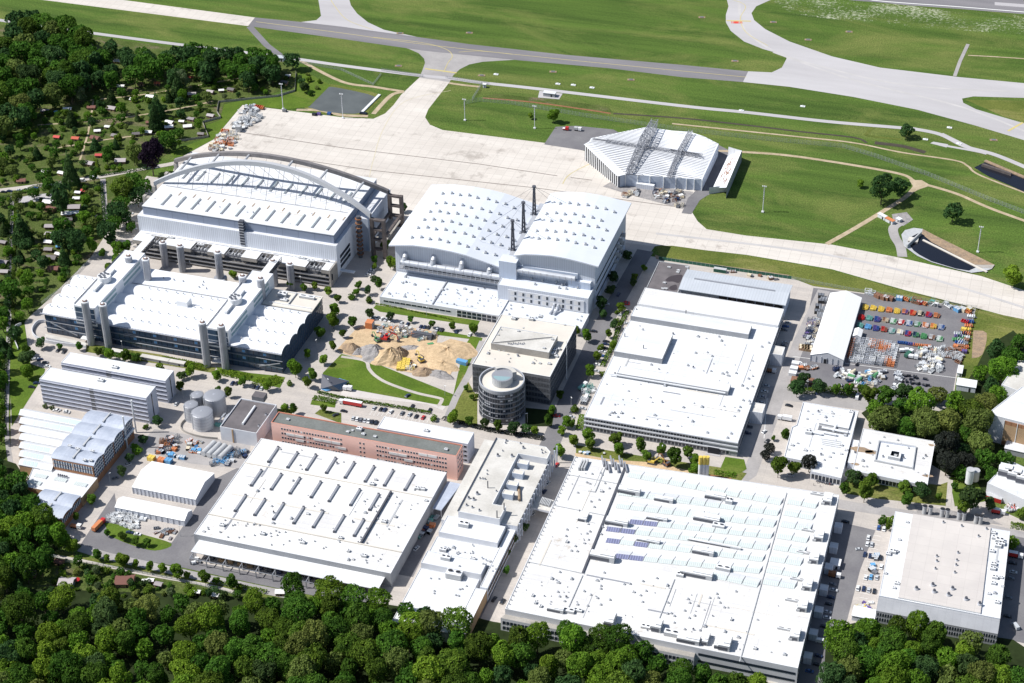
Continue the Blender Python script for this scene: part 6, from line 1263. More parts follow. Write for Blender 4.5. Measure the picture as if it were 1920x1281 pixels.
RB2=shellb('pale_roof_building','pale grey flat roofed buildings behind the brown gabled hall at the right edge','building',PZ('y',12,(595,305),(900,420),(1000,200),(720,130)),12,'wall_pale','roof_aged',.3)
RB3=shellb('corner_works','white building with ribbed roof band and grey boxes above the red containers','building',PZ('y',9,(495,1000),(1000,1230),(1000,1000),(650,840)),9,'wall_pale','roof_white',.3)
a_,b_=P(*Z('y',570,935),9),P(*Z('y',1000,1120),9);MB().prism([a_,b_,(b_[0],b_[1]+6),(a_[0],a_[1]+6)],8.8,11.5,'wall_pale','roof_panel').build('upper_roof',RB3)
for i in range(6):q_=P(*Z('y',625+i*62,915+i*26),11);part(BX,'air_unit',RB3,(*q_,8.8),-.1,(7.5,7,5))
hut('white_shelter','white flat shelter roof below the brown gabled hall at right','y',760,800,24,8,4,'wall_grey','roof_white',-.1,'shelter')
hut('yard_shed','white roofed lean-to with ochre equipment at the parking end left of the grey-roofed hall','n',800,835,12,8,3.6,'wall_light','roof_panel',0,'shed');hut('yard_shed','second white flat shed half under the trees before the grey-roofed hall','n',1030,850,9,6,3.2,'wall_light','roof_panel',0,'shed')

# basin at the right: sunken concrete trough with dark water
bs=thing('retention_basin','concrete rain basin with sloped walls and dark water beside the taxiway','basin',(*P(*Z('F',1450,300)),0));ALL.append(bs)
out_=[(1230,180),(1250,155),(1300,142),(1350,148),(1420,185),(1755,350),(1740,372),(1700,385),(1625,395),(1540,375),(1400,335),(1320,300),(1245,245)]
inn=[(1275,215),(1290,190),(1325,172),(1345,175),(1400,222),(1640,350),(1650,365),(1610,383),(1540,372),(1400,330),(1330,293),(1300,270),(1280,245)]
ow=PZ('F',.6,*out_);iw=PZ('F',.3,*inn);mb=MB()
for i in range(len(ow)):
    j=(i+1)%len(ow);m_='wall_concrete' if i in (3,4,5) else 'unit_grey'
    mb.face([(*ow[i],.62),(*ow[j],.62),(*iw[j],.32),(*iw[i],.32)],'sand_brown' if i in (3,4) else m_)
mb.build('sloped_wall',bs);MB().face([(*p,.31) for p in ccw(iw)],'water_dark').build('water',bs)
a_,b_=PZ('F',3,(1262,240),(1342,165));a2_,b2_=PZ('F',.5,(1262,262),(1335,235));MB().obox(lerp(a_,b_,.5),math.atan2(b_[1]-a_[1],b_[0]-a_[0]),math.hypot(b_[0]-a_[0],b_[1]-a_[1]),.9,.35,3.4,'unit_grey').build('weir_wall',bs)
mb=MB();q_=P(*Z('F',1300,215),1);mb.box(q_[0]-4,q_[0]+3,q_[1]-2,q_[1]+4,.35,1.6,'wall_concrete','roof_aged');q2=PZ('F',.5,(1420,245),(1640,355));mb.obox(lerp(q2[0],q2[1],.5),math.atan2(q2[1][1]-q2[0][1],q2[1][0]-q2[0][0]),58,1.6,.33,.9,'roof_cream');mb.build('inlet',bs)
bs2=thing('culvert_basin','dark culvert basin with a railed bridge beam near the right edge','basin',(*P(*Z('C',1750,970)),0));ALL.append(bs2)
ow=PZ('C',.5,(1640,940),(1700,910),(1860,960),(1925,1000),(1925,1080),(1840,1040),(1720,990));mb=MB();mb.face([(*p,.14) for p in ccw(ow)],'water_dark');mb.build('water',bs2)
a_,b_=PZ('C',1.5,(1685,925),(1850,980));MB().obox(lerp(a_,b_,.5),math.atan2(b_[1]-a_[1],b_[0]-a_[0]),math.hypot(b_[0]-a_[0],b_[1]-a_[1]),2,.2,2.2,'frame_brown').build('beam',bs2)
a_,b_=PZ('C',.3,(1700,905),(1925,1000));MB().obox(lerp(a_,b_,.5),math.atan2(b_[1]-a_[1],b_[0]-a_[0]),math.hypot(b_[0]-a_[0],b_[1]-a_[1]),3,.14,.8,'sand_brown').build('bank_wall',bs2)
wr=thing('pond_weir','pale concrete weir channel at the right end of the pond','weir',(*P(*Z('B',170,590)),0));ALL.append(wr);a_,b_=PZ('B',1,(110,635),(215,530));MB().obox(lerp(a_,b_,.5),math.atan2(b_[1]-a_[1],b_[0]-a_[0]),math.hypot(b_[0]-a_[0],b_[1]-a_[1]),2.2,0,1,'unit_white').build('channel',wr);MB().obox((a_[0]+2,a_[1]+.5),0,6,3,0,1.2,'water_dark').build('sluice',wr)

# ------------------------------------------------------------ fences
def fence(name,label,pts,h,k='_',solid=None,step=3.0,m='fence_wire',cat='fence'):
    w_=PZ(k,0,*pts);o=thing(name,label,cat,(*w_[0],0));ALL.append(o);pm=MB();rm=MB();n=0
    for a,b in zip(w_[:-1],w_[1:]):
        L=math.hypot(b[0]-a[0],b[1]-a[1]);ang=math.atan2(b[1]-a[1],b[0]-a[0]);c=lerp(a,b,.5)
        if solid:rm.obox(c,ang,L,.15,0,h,solid)
        else:
            for z in (.1,h*.35,h*.68,h-.1):rm.obox(c,ang,L,.07,z,z+.09,m)
            for i in range(int(L/.8)):q=lerp(a,b,(i+.5)/int(L/.8));rm.obox(q,ang,.05,.04,0,h,m)
        for i in range(max(1,int(L/step))):q=lerp(a,b,i/max(1,int(L/step)));pm.obox(q,ang,.16,.16,0,h+.2,m);n+=1
    rm.build('fence_panel',o);po=pm.build('fence_posts',o);po['kind']='stuff';return o
fence('green_fence','solid dark green fence behind the metal roof shed',[(1235,487),(1484,524)],2.6,solid='fence_green')
fence('wire_fence','wire fence around the equipment yard beside the grass verge',[(1484,524),(1600,546),(1700,560),(1830,579),(1812,640),(1795,700)],2.4)
fence('wire_fence','wire fence on the slope behind the trussed hangar and along the ditch',[(871,196),(900,190),(960,196),(1100,220),(1280,246),(1430,263),(1580,277),(1640,295),(1740,330),(1850,375),(1930,405)],3.4,step=3)
fence('wire_fence','wire fence from the pond corner up to the gate left of the taxiway',[(560,118),(640,132),(700,160),(715,140)],2.2);fence('wire_fence','wire fence running down from the gate box on the grass',[(903,160),(885,190)],3.2)
for i,(p,lab) in enumerate((([(715,133),(795,145)],'left'),([(836,147),(918,160)],'right'))):fence('sliding_gate',f'{lab} half of the long grey sliding gate across the taxiway to the apron',p,2.6,step=1.5,m='steel',cat='gate')
fence('garden_fence','pale wall like fence around the allotment corner by the grass slope',[(555,138),(553,172),(520,182),(410,193),(407,212),(414,222),(380,231),(391,258),(330,267)],2.0,solid='wall_concrete')
fence('works_fence','long thin fence between the allotments and the works road at the lower left',[(90,1038),(120,1055),(185,1060),(350,1092),(450,1118)],1.8)
fence('garden_fence','dark fence beside the lawn left of the glass workshop',[(170,487),(120,540),(78,570)],2.0,step=2)
# curved signs etc: triangular glass roof sculpture on the lawn
sc_=thing('tilted_canopy','dark triangular tilted canopy with blue tips on the lawn by the street','canopy',(*P(*Z('h',500,560)),0));ALL.append(sc_)
a_=(*P(*Z('h',425,485),7),7);b_=(*P(*Z('h',595,530),2.5),2.5);c_=(*P(*Z('h',490,560),5),5);d2=(*P(*Z('h',415,580),1),1);e_=(*P(*Z('h',545,590),1),1)
MB().face([a_,c_,b_],'steel_dark').face([a_,d2,c_],'steel_dark').build('panel',sc_);MB().face([d2,e_,b_,c_],'glass_blue').face([d2,(d2[0]+4,d2[1]-1,.8),(d2[0]+9,d2[1]+2,1.2),(d2[0]+4,d2[1]+3,1.4)],'shade_blue').face([b_,(b_[0]-6,b_[1]-2.5,2.4),(b_[0]-7,b_[1]+1,2.8)],'shade_blue').build('blue_panel',sc_)
MB().bar((a_[0],a_[1],0),a_,.3,'steel',6).bar((b_[0],b_[1],0),b_,.3,'steel',6).build('mast',sc_)

# ------------------------------------------------------------ vehicles
def car_kit(col,kind='car'):
    r=thing(('parked_car' if kind=='car' else 'van'),col+' '+kind,kind,(0,0,0),0,'parked cars' if kind=='car' else 'vans')
    m='paint_'+col
    if kind=='car':
        L,W,prof_=4.5,1.8,[(-2.25,.35),(-2.25,.82),(-2.1,.92),(-1.7,.98),(1.1,1.0),(2.1,.85),(2.25,.62),(2.25,.35)];cab=[(-1.75,.97),(-1.25,1.42),(.35,1.46),(1.15,1.0)]
    else:
        L,W,prof_=5.6,2.0,[(-2.8,.4),(-2.8,2.3),(1.5,2.4),(2.2,1.5),(2.8,1.3),(2.8,.4)];cab=[(1.2,1.5),(1.52,2.3),(2.1,1.55)]
    mb=MB();w2=W/2
    for s in (-1,1):mb.face([(x,s*w2,z) for x,z in prof_][::s],m)
    for a,b in zip(prof_,prof_[1:]+prof_[:1]):mb.face([(a[0],w2,a[1]),(b[0],w2,b[1]),(b[0],-w2,b[1]),(a[0],-w2,a[1])],m)
    if kind=='car':mb.face([(cab[1][0]+.1,-.66,cab[1][1]+.03),(cab[2][0]-.05,-.66,cab[2][1]+.03),(cab[2][0]-.05,.66,cab[2][1]+.03),(cab[1][0]+.1,.66,cab[1][1]+.03)],m)
    mb.build('body',r);mb=MB();wi=w2*.88;wt=w2*.76
    if kind=='car':
        B=[(cab[0][0],cab[0][1],wi),(cab[1][0],cab[1][1],wt),(cab[2][0],cab[2][1],wt),(cab[3][0],cab[3][1],wi)]
        for s in (-1,1):mb.face([(x,s*y,z) for x,z,y in B][::s],'glass_dark')
        for a,b in zip(B[:-1],B[1:]):mb.face([(a[0],a[2],a[1]),(b[0],b[2],b[1]),(b[0],-b[2],b[1]),(a[0],-a[2],a[1])],'glass_dark')
    else:mb.face([(1.55,-.85,2.36),(2.2,-.9,1.53),(2.2,.9,1.53),(1.55,.85,2.36)],'glass_dark');mb.box(.9,1.5,-1.01,1.01,1.4,2.0,'glass_dark')
    mb.build('window',r)
    wm=MB();wm.bar((0,-.11,0),(0,.11,0),.33,'dark',10);wm.bar((0,-.12,0),(0,.12,0),.18,'steel_light',8);me=wm.mesh('wheel')
    for x in (-L*.31,L*.31):
        for s in (-1,1):part(me,'wheel',r,(x,s*(w2-.1),.33))
    return Kit(r)
CK={c:car_kit(c) for c in ('silver','white','black','blue','grey','red','sky','navy')};VK={c:car_kit(c,'van') for c in ('white','silver')}
COLS=['silver','white','black','grey','silver','navy','black','white','blue']
def car(k,x,y,ang,col=None,where='',kind='car',grp=None):
    col=col or random.choice(COLS);kit=(VK if kind=='van' else CK)[col];sx=random.uniform(.93,1.06)
    o=kit.put(P(*Z(k,x,y)),ang,(sx,1,random.uniform(.95,1.12)));o['_a']=f'{ {"sky": "bright blue", "navy": "dark blue"}.get(col, col)} {kind}';o['_w']=where;o['group']=grp or ('parked cars '+where if where else 'parked cars');return o
def cars(k,a,b,n,ang,cols=None,where='',skip=0):
    for i in range(n):
        if random.random()<skip:continue
        t=i/max(1,n-1);car(k,a[0]+(b[0]-a[0])*t,a[1]+(b[1]-a[1])*t,ang+random.uniform(-.05,.05)+random.choice((0,math.pi)),cols[i] if cols and i<len(cols) else None,where)
H=math.pi/2
w1='above the building site';cars('h',(755,125),(865,143),5,H*.9,['silver','white','white','silver','white'],w1);car('h',935,163,H,'silver',w1);car('h',975,168,H,'navy',w1);cars('h',(1060,185),(1108,190),3,H,['navy','navy','black'],w1);cars('h',(1165,202),(1195,206),2,H,['silver','black'],w1);car('h',1290,216,H,'navy',w1);car('h',1375,236,H,'white',w1)
w1='behind the pink block';cars('h',(625,775),(772,802),7,H*1.1,['silver','white','grey','silver','white','black','black'],w1)
w1='beside the red truck';[car('h',x,y,H*.95,c,w1) for x,y,c in ((760,708,'silver'),(803,716,'black'),(828,719,'navy'),(868,732,'white'),(940,742,'grey'),(988,750,'silver'),(1030,762,'black'),(1075,769,'red'))]
for x,y,a,c in ((565,728,0,'black'),(513,752,.9,'black'),(975,628,1.2,'navy'),(1005,697,H,'black'),(1118,721,H,'black')):car('h',x,y,a,c,'on the court by the red truck')
w1='left of the office slabs';[car('g',x,y,a,c,w1) for x,y,a,c in ((228,187,.6,'silver'),(256,190,.7,'navy'),(292,210,.3,'grey'),(305,235,.2,'white'),(235,343,.4,'navy'),(205,368,.1,'black'),(372,515,.1,'silver'),(430,525,.1,'white'),(375,130,H,'black'),(413,140,H,'black'))]
w1='along the street before the glass workshop';[car('g',x,y,H,c,w1) for x,y,c in ((1180,280,'black'),(1198,288,'grey'),(1495,343,'navy'),(1522,343,'black'),(1632,366,'black'),(1657,371,'navy'),(1683,376,'silver'),(1135,475,'silver'))]
w1='in the shade between both hangars';cars('E',(150,590),(190,545),5,.3,['white','silver','white','white','silver'],w1)
w1='along the centre street';[car('i',x,y,.1,c,w1) for x,y,c in ((605,280,'black'),(603,298,'navy'),(597,322,'black'),(580,346,'white'),(590,375,'blue'),(545,430,'white'),(540,470,'silver'),(455,712,'silver'),(500,600,'white'),(520,585,'silver'),(380,765,'silver'),(288,758,'red'),(525,215,'black'),(740,165,'silver'),(700,112,'silver'),(735,40,'red'),(392,735,'grey'))]
[car('E',x,y,a,c,w1) for x,y,a,c in ((1555,495,H,'silver'),(1550,620,H,'grey'),(1560,700,H,'navy'),(1490,755,.2,'silver'),(1605,745,.2,'red'),(1545,660,H,'grey'))]
car('i',478,640,H,'white',w1,'van')
w1='in the shade right of the big white hall';cars('F',(590,680),(570,720),3,.1,['silver','blue','grey'],w1);cars('F',(470,1035),(440,1130),4,.1,['silver','white','silver','silver'],w1);cars('F',(575,790),(540,860),5,.1,['silver','grey','blue','black','grey'],w1);cars('i',(1540,790),(1515,870),3,.1,['black','grey','navy'],w1)
car('i',1620,860,1.2,'white','on the road left of the canteen');car('i',1640,920,1.2,'black','on the road left of the canteen');car('i',1780,692,-.1,'black','at the yard corner');car('j',485,213,H,'navy','below the equipment yard');car('j',765,245,H,'white','below the equipment yard','van')
w1='in the lot left of the grey-roofed hall';[car('n',x,y,H,c,w1) for x,y,c in ((903,223,'blue'),(940,230,'white'),(832,290,'white'),(825,335,'white'),(855,338,'silver'),(808,405,'navy'),(845,415,'navy'),(918,430,'black'),(815,563,'white'),(850,560,'sky'),(890,563,'silver'),(760,637,'white'),(800,640,'navy'),(835,650,'silver'),(873,658,'black'),(920,490,'white'))];car('n',770,370,.3,'silver',w1)
w1='in the shade right of the saw-tooth hall';[car('n',x,y,0,c,w1) for x,y,c in ((675,182,'black'),(600,340,'grey'),(595,650,'silver'),(575,700,'navy'),(560,745,'black'),(552,800,'silver'),(550,838,'white'),(530,900,'black'),(490,1100,'navy'),(430,1205,'blue'),(480,1160,'black'),(585,610,'grey'))];car('n',507,1003,0,'white',w1,'van')
w1='right of the grey-roofed hall';[car('n',x,y,0,c,w1) for x,y,c in ((1820,465,'black'),(1825,527,'silver'),(1805,568,'grey'),(1790,700,'grey'),(1785,830,'black'))];car('n',1838,900,2.2,'silver',w1,'van')
w1='on the street between the stepped works and the saw-tooth hall';[car('a',x,y,1.4,c,w1) for x,y,c in ((1030,275,'red'),(968,405,'silver'),(945,465,'navy'),(865,620,'silver'),(590,1225,'black'),(650,1240,'black'))]
w1='on the street beside the slotted hall';[car('a',x,y,1.3,c,w1) for x,y,c in ((42,865,'silver'),(75,780,'grey'))]
w1='on the allotment lane';[car('b',x,y,.25,c,w1) for x,y,c in ((655,512,'black'),(385,547,'blue'),(300,558,'white'),(210,570,'silver'),(105,582,'navy'),(40,590,'black'))];car('b',568,512,.25,'white',w1,'van');car('b',895,470,.2,'white',w1,'van');car('b',1028,440,.2,'silver',w1,'van');car('b',590,590,.2,'silver',w1)
cars('x',(480,190),(575,205),2,0,['white','silver'],'by the rooflight sheds');car('x',1100,650,.8,'silver','right of the brick works');car('x',990,770,.8,'grey','right of the brick works');car('k',835,240,.1,'navy','on the small lawn by the tents');car('k',885,252,.1,'white','on the small lawn by the tents')
car('D',735,425,.3,'silver','in the car park under trees left of the arched hangar');car('D',715,445,.3,'white','in the car park under trees left of the arched hangar');car('D',755,510,.2,'silver','in the car park under trees left of the arched hangar');car('i',1790,1140,0,'silver','before the canteen')
def truck(k,x,y,ang,L,m_,label,name='truck',cabm='unit_white',h=3.6,group=None):
    X,Y=P(*Z(k,x,y));o=thing(name,label,'truck',(X,Y,0),ang);ALL.append(o)
    mb=MB().box(-L/2,L/2-3,-1.25,1.25,1.1,h,m_,'unit_white' if m_=='paint_red' else m_);o.rotation_euler=(0,0,0)
    def put(mb_,nm):
        oo=mb_.build(nm);oo.location=(0,0,0);return oo
    def loc_build(mb_,nm):
        me=mb_.mesh(nm);q=bpy.data.objects.new(nm,me);C.objects.link(q);q.parent=o
    loc_build(mb,'cargo_box');loc_build(MB().box(L/2-2.6,L/2,-1.2,1.2,.7,3.0,cabm).box(L/2-.02,L/2+.04,-1.1,1.1,1.8,2.8,'glass_dark'),'cab');loc_build(MB().box(-L/2,L/2-2,-.5,.5,.6,1.08,'steel_dark'),'chassis')
    wm=MB().bar((0,-.18,0),(0,.18,0),.5,'dark',10).mesh('wheel')
    for xx in (-L/2+1,-L/2+2.3,-L/2+3.6,L/2-3.6,L/2-1.2):
        for s in (-1,1):q=bpy.data.objects.new('wheel',wm);C.objects.link(q);q.parent=o;q.location=(xx,s*1.05,.5)
    o.rotation_euler=(0,0,ang);return o
truck('h',610,685,math.pi,15.5,'paint_red','long red curtain sided truck with white roof parked by the court');truck('h',590,590,math.pi,6,'unit_white','small white truck parked on the court above the hedge')
truck('k',637,200,1.45,11,'paint_orange','orange truck with red cab on the road by the two tents',cabm='paint_red');truck('k',490,205,0,7,'paint_orange','flat orange and white truck under the trees left of the tents',h=1.7)
truck('j',262,398,math.pi,9,'unit_white','white box truck left of the canteen');truck('j',1740,1045,0,8,'paint_red','red container truck at the building site on the right',h=3.4);truck('n',1840,420,0,8,'paint_red','red truck beside the right wall of the grey-roofed hall')
truck('n',600,555,0,7,'rust','brown red box truck in the shade of the saw-tooth hall');truck('F',500,955,0,6,'rust','rust brown flat truck in the shade of the big white hall',h=2);truck('i',455,575,1.2,8,'paint_teal','dark green truck on the centre street',h=2.4)
truck('B',1330,735,0,6,'unit_grey','grey box truck on the asphalt stand by the trussed hangar',h=3);truck('B',1262,732,0,5,'paint_red','small red tug on the asphalt stand by the trussed hangar',h=1.6,cabm='paint_red')
def box_unit(name,label,cat,k,x,y,L,W,h,m_,ang=0,group=None,roof=None,lab2=None):
    X,Y=P(*Z(k,x,y));o=thing(name,label,cat,(X,Y,0),0,group);ALL.append(o);mb=MB().obox((X,Y),ang,L,W,.15,h,m_,roof or m_)
    n=int(L/.6);ca,sa=math.cos(ang),math.sin(ang)
    for i in range(n):
        for s in (-1,1):t=(i+.5)/n*L-L/2;mb.obox((X+ca*t-sa*s*(W/2+.04),Y+sa*t+ca*s*(W/2+.04)),ang,.16,.08,.2,h-.1,m_)
    mb.build('body',o);MB().obox((X+ca*(L/2+.05),Y+sa*(L/2+.05)),ang,.06,W*.9,.25,h-.15,'unit_grey').build('door',o);return o
box_unit('shipping_container','blue container on the grass right of the sand heap','container','u',32,575,7.5,3,2.8,'paint_sky',-.15)
box_unit('shipping_container','orange site container at the left corner of the building site','container','h',733,185,5,5,5,'paint_orange')
box_unit('shipping_container','red container with grey roof beside the silos','container','j',1708,950,10,4,3.2,'paint_red',-.2,roof='unit_grey')
box_unit('shipping_container','small green container at the sand heap','container','h',1122,302,4,2,1.8,'paint_green',.6);box_unit('shipping_container','dark green container between the shed and the green fence','container','w',755,205,9,3,2.8,'fence_green',0,roof='unit_grey')
for i,(x,y) in enumerate(((45,940),(200,955))):box_unit('shipping_container',f'{("left","right")[i]} brown container on the yard edge by the trees','container','c',x,y,4,5.5,2.6,'paint_brown')
for i,(x,y) in enumerate(((58,785),(43,832),(30,877))):box_unit('shipping_container',f'white container at the yard street, {("topmost","middle","lowest")[i]} of a column of three','container','c',x,y,5,3.5,2.6,'unit_white',group='white yard containers')
# ------------------------------------------------------------ ground equipment: dollies, stands, frames
def gear_kit(name,label,m1,m2,style):
    r=thing(name,label,'equipment',(0,0,0));mb=MB()
    if style=='dolly':
        mb.box(-2,2,-1.1,1.1,.5,.75,m1);[mb.box(x,x+.3,-1.1,1.1,.75,1.5,m2) for x in (-1.8,-.6,.6,1.5)];mb.box(-2,2,-1.15,-.95,.75,1.1,m1).box(-2,2,.95,1.15,.75,1.1,m1);mb.build('frame',r)
        wm=MB().bar((0,-.12,0),(0,.12,0),.26,'dark',8).mesh('wheel')
        for x in (-1.4,1.4):
            for s in (-1,1):part(wm,'wheel',r,(x,s*.95,.26))
        MB().bar((2,0,.6),(3.1,0,.35),.08,m2,4).build('tow_bar',r)
    elif style=='stand':
        for x in (-1.6,1.6):
            for y in (-1,1):mb.box(x-.1,x+.1,y-.1,y+.1,.0,2.4,m1)
        for z in (.25,1.3,2.3):
            for y in (-1,1):mb.box(-1.6,1.6,y-.09,y+.09,z,z+.18,m1)
            for x in (-1.6,1.6):mb.box(x-.09,x+.09,-1,1,z,z+.18,m1)
        mb.build('frame',r);MB().box(-1.4,1.4,-.8,.8,.45,.6,m2).build('shelf',r)
    elif style=='crate':
        mb.box(-1.3,1.3,-1,1,.12,1.6,m1,m2);[mb.box(x,x+.15,-1.05,1.05,.12,1.68,m1) for x in (-1.3,-.1,1.15)];mb.build('box',r);MB().box(-1.3,1.3,-1,1,0,.12,'wood').build('pallet',r)
    elif style=='engine':
        mb.cyl(0,0,.1,0,.1,m1,n=4);mb.bar((-1.8,0,1.5),(1.8,0,1.5),1.0,m1,12,.8);mb.build('cover',r);MB().box(-2,2,-.9,.9,.3,.5,m2).box(-1.2,-1,-.9,.9,.5,1.2,m2).box(1,1.2,-.9,.9,.5,1.2,m2).build('cradle',r)
    elif style=='stair':
        mb.box(-.7,1.2,-.8,.8,2.2,2.35,m1);mb.bar((-2.2,-.7,.3),(-.7,-.7,2.3),.12,m1,4).bar((-2.2,.7,.3),(-.7,.7,2.3),.12,m1,4);[mb.box(-2.1+i*.28,-1.8+i*.28,-.7,.7,.45+i*.36,.52+i*.36,m2) for i in range(5)]
        for x in (-.6,1.1):
            for y in (-.7,.7):mb.box(x-.06,x+.06,y-.06,y+.06,0,3.3,m1)
        mb.build('frame',r);MB().box(-.7,1.2,-.8,-.72,3.2,3.3,m1).box(-.7,1.2,.72,.8,3.2,3.3,m1).build('railing',r)
    return Kit(r)
GK={}
def gear(style,c1,c2,k,x,y,ang=0,sc=1.0,where='',lab=None,group=None):
    key=(style,c1,c2)
    if key not in GK:GK[key]=gear_kit({'dolly':'equipment_dolly','stand':'frame_rack','crate':'pallet_box','engine':'covered_engine','stair':'work_platform'}[style],'x',c1,c2,style)
    o=GK[key].put(P(*Z(k,x,y)),ang,(sc,sc,sc))
    cn=c1.replace('paint_','').replace('unit_','').replace('steel_light','silver').replace('_',' ').replace('sky','bright blue');c2n=c2.replace('paint_','').replace('unit_','').replace('steel_light','silver').replace('_',' ').replace('sky','bright blue')
    nm={'dolly':'wheeled dolly','stand':'open frame rack','crate':'pallet box','engine':'covered engine stand','stair':'work platform'}[style]
    o['_a']=f'{cn} {nm}' if cn==c2n else f'{cn} and {c2n} {nm}';o['_w']=where;o['category']=nm;o['group']=group or 'equipment '+where;return o
pt=lambda c:'paint_'+c
rowcols=[[('yellow',),('yellow',),('yellow',),('orange',),('yellow',),('purple','orange'),('orange','red'),('black','cream'),('purple','red'),('brown','orange')],
           [('red',),('teal',),('purple','blue'),('cream','brown'),('green','white'),('red','white'),('blue','white'),('green','silver'),('white','orange'),('yellow','orange'),('blue','silver')],
           [('teal',),('sky',),('blue','purple'),('brown','red'),('teal','silver'),('white','cream'),('red','blue'),('green','navy'),('green',),('brown','silver'),('green','white')]]
rends=[((710,238),(1385,318)),((672,333),(1430,428)),((660,412),(1415,537))]
for r,(cl,(a,b)) in enumerate(zip(rowcols,rends)):
    for i,c in enumerate(cl):
        t=i/(len(cl)-1);x,y=a[0]+(b[0]-a[0])*t,a[1]+(b[1]-a[1])*t;c1,c2=pt(c[0]),pt(c[-1]);wn=f'in {("the top", "the second", "the third")[r]} coloured row of the yard'
        gear('dolly',c1,c2,'c',x,y,random.uniform(-.1,.1)+H,1.15,wn);gear('dolly',c2,c1,'c',x+22,y+6,random.uniform(-.1,.1)+H,1.05,wn);gear('crate',c1,c2,'c',x-4,y+16,.1,.9,wn) if i%2 else gear('dolly',c1,c2,'c',x+2,y+20,.1,.8,wn)
wn='in the lower coloured row of the yard'
for x,y,c in ((1055,578,'blue'),(1085,580,'blue'),(1130,588,'blue'),(1155,592,'purple'),(1200,600,'orange'),(1240,605,'orange'),(1275,612,'orange'),(1310,610,'orange'),(1250,632,'teal'),(1400,635,'white'),(1360,650,'orange')):gear('dolly',pt(c),pt(c),'c',x,y,.1,1.1,wn)
wn='along the top fence of the yard'
for i,(x,y,c,st) in enumerate(((745,105,'white','stand'),(780,120,'silver','stand'),(835,140,'brown','crate'),(880,155,'brown','crate'),(915,160,'brown','crate'),(955,165,'brown','crate'),(1040,165,'sky','crate'),(1100,168,'orange','dolly'),(1160,175,'teal','dolly'),(1200,195,'brown','stand'),(1265,205,'orange','dolly'),(1240,200,'red','crate'),(1350,205,'teal','stair'),(1385,230,'white','stair'),(1480,220,'silver','stair'),(1505,232,'white','dolly'),(1590,270,'sky','crate'),(1640,270,'cream','crate'),(1685,285,'orange','dolly'),(1705,262,'yellow','crate'))):gear(st,pt(c),pt(c if st != 'crate' else random.choice(('silver',c))),'c',x,y,random.uniform(-.7,.1),1.7 if c in ('sky','brown','cream') else 1.4,wn)
wn='in the column by the right yard fence'
for i,(x,y,c) in enumerate(((1722,330,'white'),(1662,378,'red'),(1710,380,'blue'),(1697,420,'orange'),(1650,455,'yellow'),(1685,455,'yellow'),(1595,495,'silver'),(1640,490,'navy'),(1680,490,'orange'),(1625,525,'green'),(1580,550,'green'),(1625,560,'silver'),(1670,530,'white'),(1675,555,'brown'),(1600,520,'purple'),(1630,590,'white'),(1665,590,'grey'),(1575,615,'orange'),(1620,615,'brown'),(1660,620,'orange'),(1600,645,'brown'),(1640,650,'orange'),(1655,665,'purple'),(1605,580,'blue'))):gear(random.choice(('dolly','crate','dolly')),pt(c),pt(c),'c',x,y,random.uniform(-.3,.3),1.3,wn)
wn='in the rack field right of the marquee'
for i in range(9):
    for j in range(11):
        x,y=640+j*37-i*6,555+i*24+j*4.5
        if 830<x<885 and 600<y<660:c='orange'
        elif 760<x<940 and y<640 and random.random()<.45:c='orange'
        elif 920<x<970 and y>720:c='orange'
        elif random.random()<.12:continue
        else:c=random.choice(('silver','silver','white','grey'))
        gear('stand',pt(c) if c != 'silver' else 'steel_light',pt(c) if c != 'silver' else 'unit_white','c',x,y,random.uniform(-.08,.08),1.15,wn)
wn='along the right side of the marquee'
for i in range(9):gear('stand','paint_orange','paint_brown','c',605-i*4.5,550+i*19,H,1.0,wn)
def field(wn,k,poly,n,cols,styles,sc=(.8,1.3),seed=1):
    rg=random.Random(seed);xs=[p[0] for p in poly];ys=[p[1] for p in poly];c_=0;g=0
    while c_<n and g<9999:
        g+=1;x,y=rg.uniform(min(xs),max(xs)),rg.uniform(min(ys),max(ys))
        if inpoly(x,y,poly):c=rg.choice(cols);gear(rg.choice(styles),pt(c),pt(rg.choice((c,'silver'))),k,x,y,rg.uniform(-.5,1.9),rg.uniform(*sc),wn);c_+=1
field('in the mixed white heap of the yard','c',[(1200,650),(1330,620),(1450,660),(1445,780),(1430,865),(1200,840),(1210,760),(1270,740),(1200,690)],62,['white','silver','white','cream','grey','navy'],['crate','dolly','stand','engine'],seed=4)
field('right of the white heap in the yard','c',[(1440,630),(1540,640),(1640,690),(1620,790),(1560,730),(1450,700)],22,['silver','white','grey','brown'],['stand','dolly','stair'],seed=6)
field('at the lower middle of the yard','c',[(400,815),(620,850),(910,850),(900,905),(830,960),(770,1000),(640,960),(500,920),(400,890)],66,['white','silver','cream','grey','navy','white','sky','green'],['crate','dolly','stand','engine'],seed=7)
field('at the lower left of the yard','c',[(80,775),(260,815),(250,850),(170,860),(90,820)],12,['white','brown','cream','grey','orange'],['crate','dolly'],seed=8)
field('at the lower right of the yard','c',[(1010,870),(1060,860),(1070,960),(1040,1020),(970,1010),(1000,940)],18,['white','silver','grey','navy'],['crate','dolly'],seed=9)
field('along the left side of the marquee','c',[(190,350),(290,350),(215,640),(120,560)],44,['grey','silver','white','purple','navy','cream'],['crate','stand','dolly'],(.8,1.1),seed=10)
for i,(x,y) in enumerate(((300,140),(300,190),(275,240),(265,290),(290,320),(325,175),(310,265))):gear('crate','paint_black' if i<4 else 'paint_silver','paint_grey','c',x,y,.1,1.6,'at the upper left of the marquee')
for i in range(8):gear('crate','wood','paint_cream','c',115+(i%4)*26,615+(i // 4)*22+(i%4)*4,.0,1.25,'of tan crates at the marquee corner')
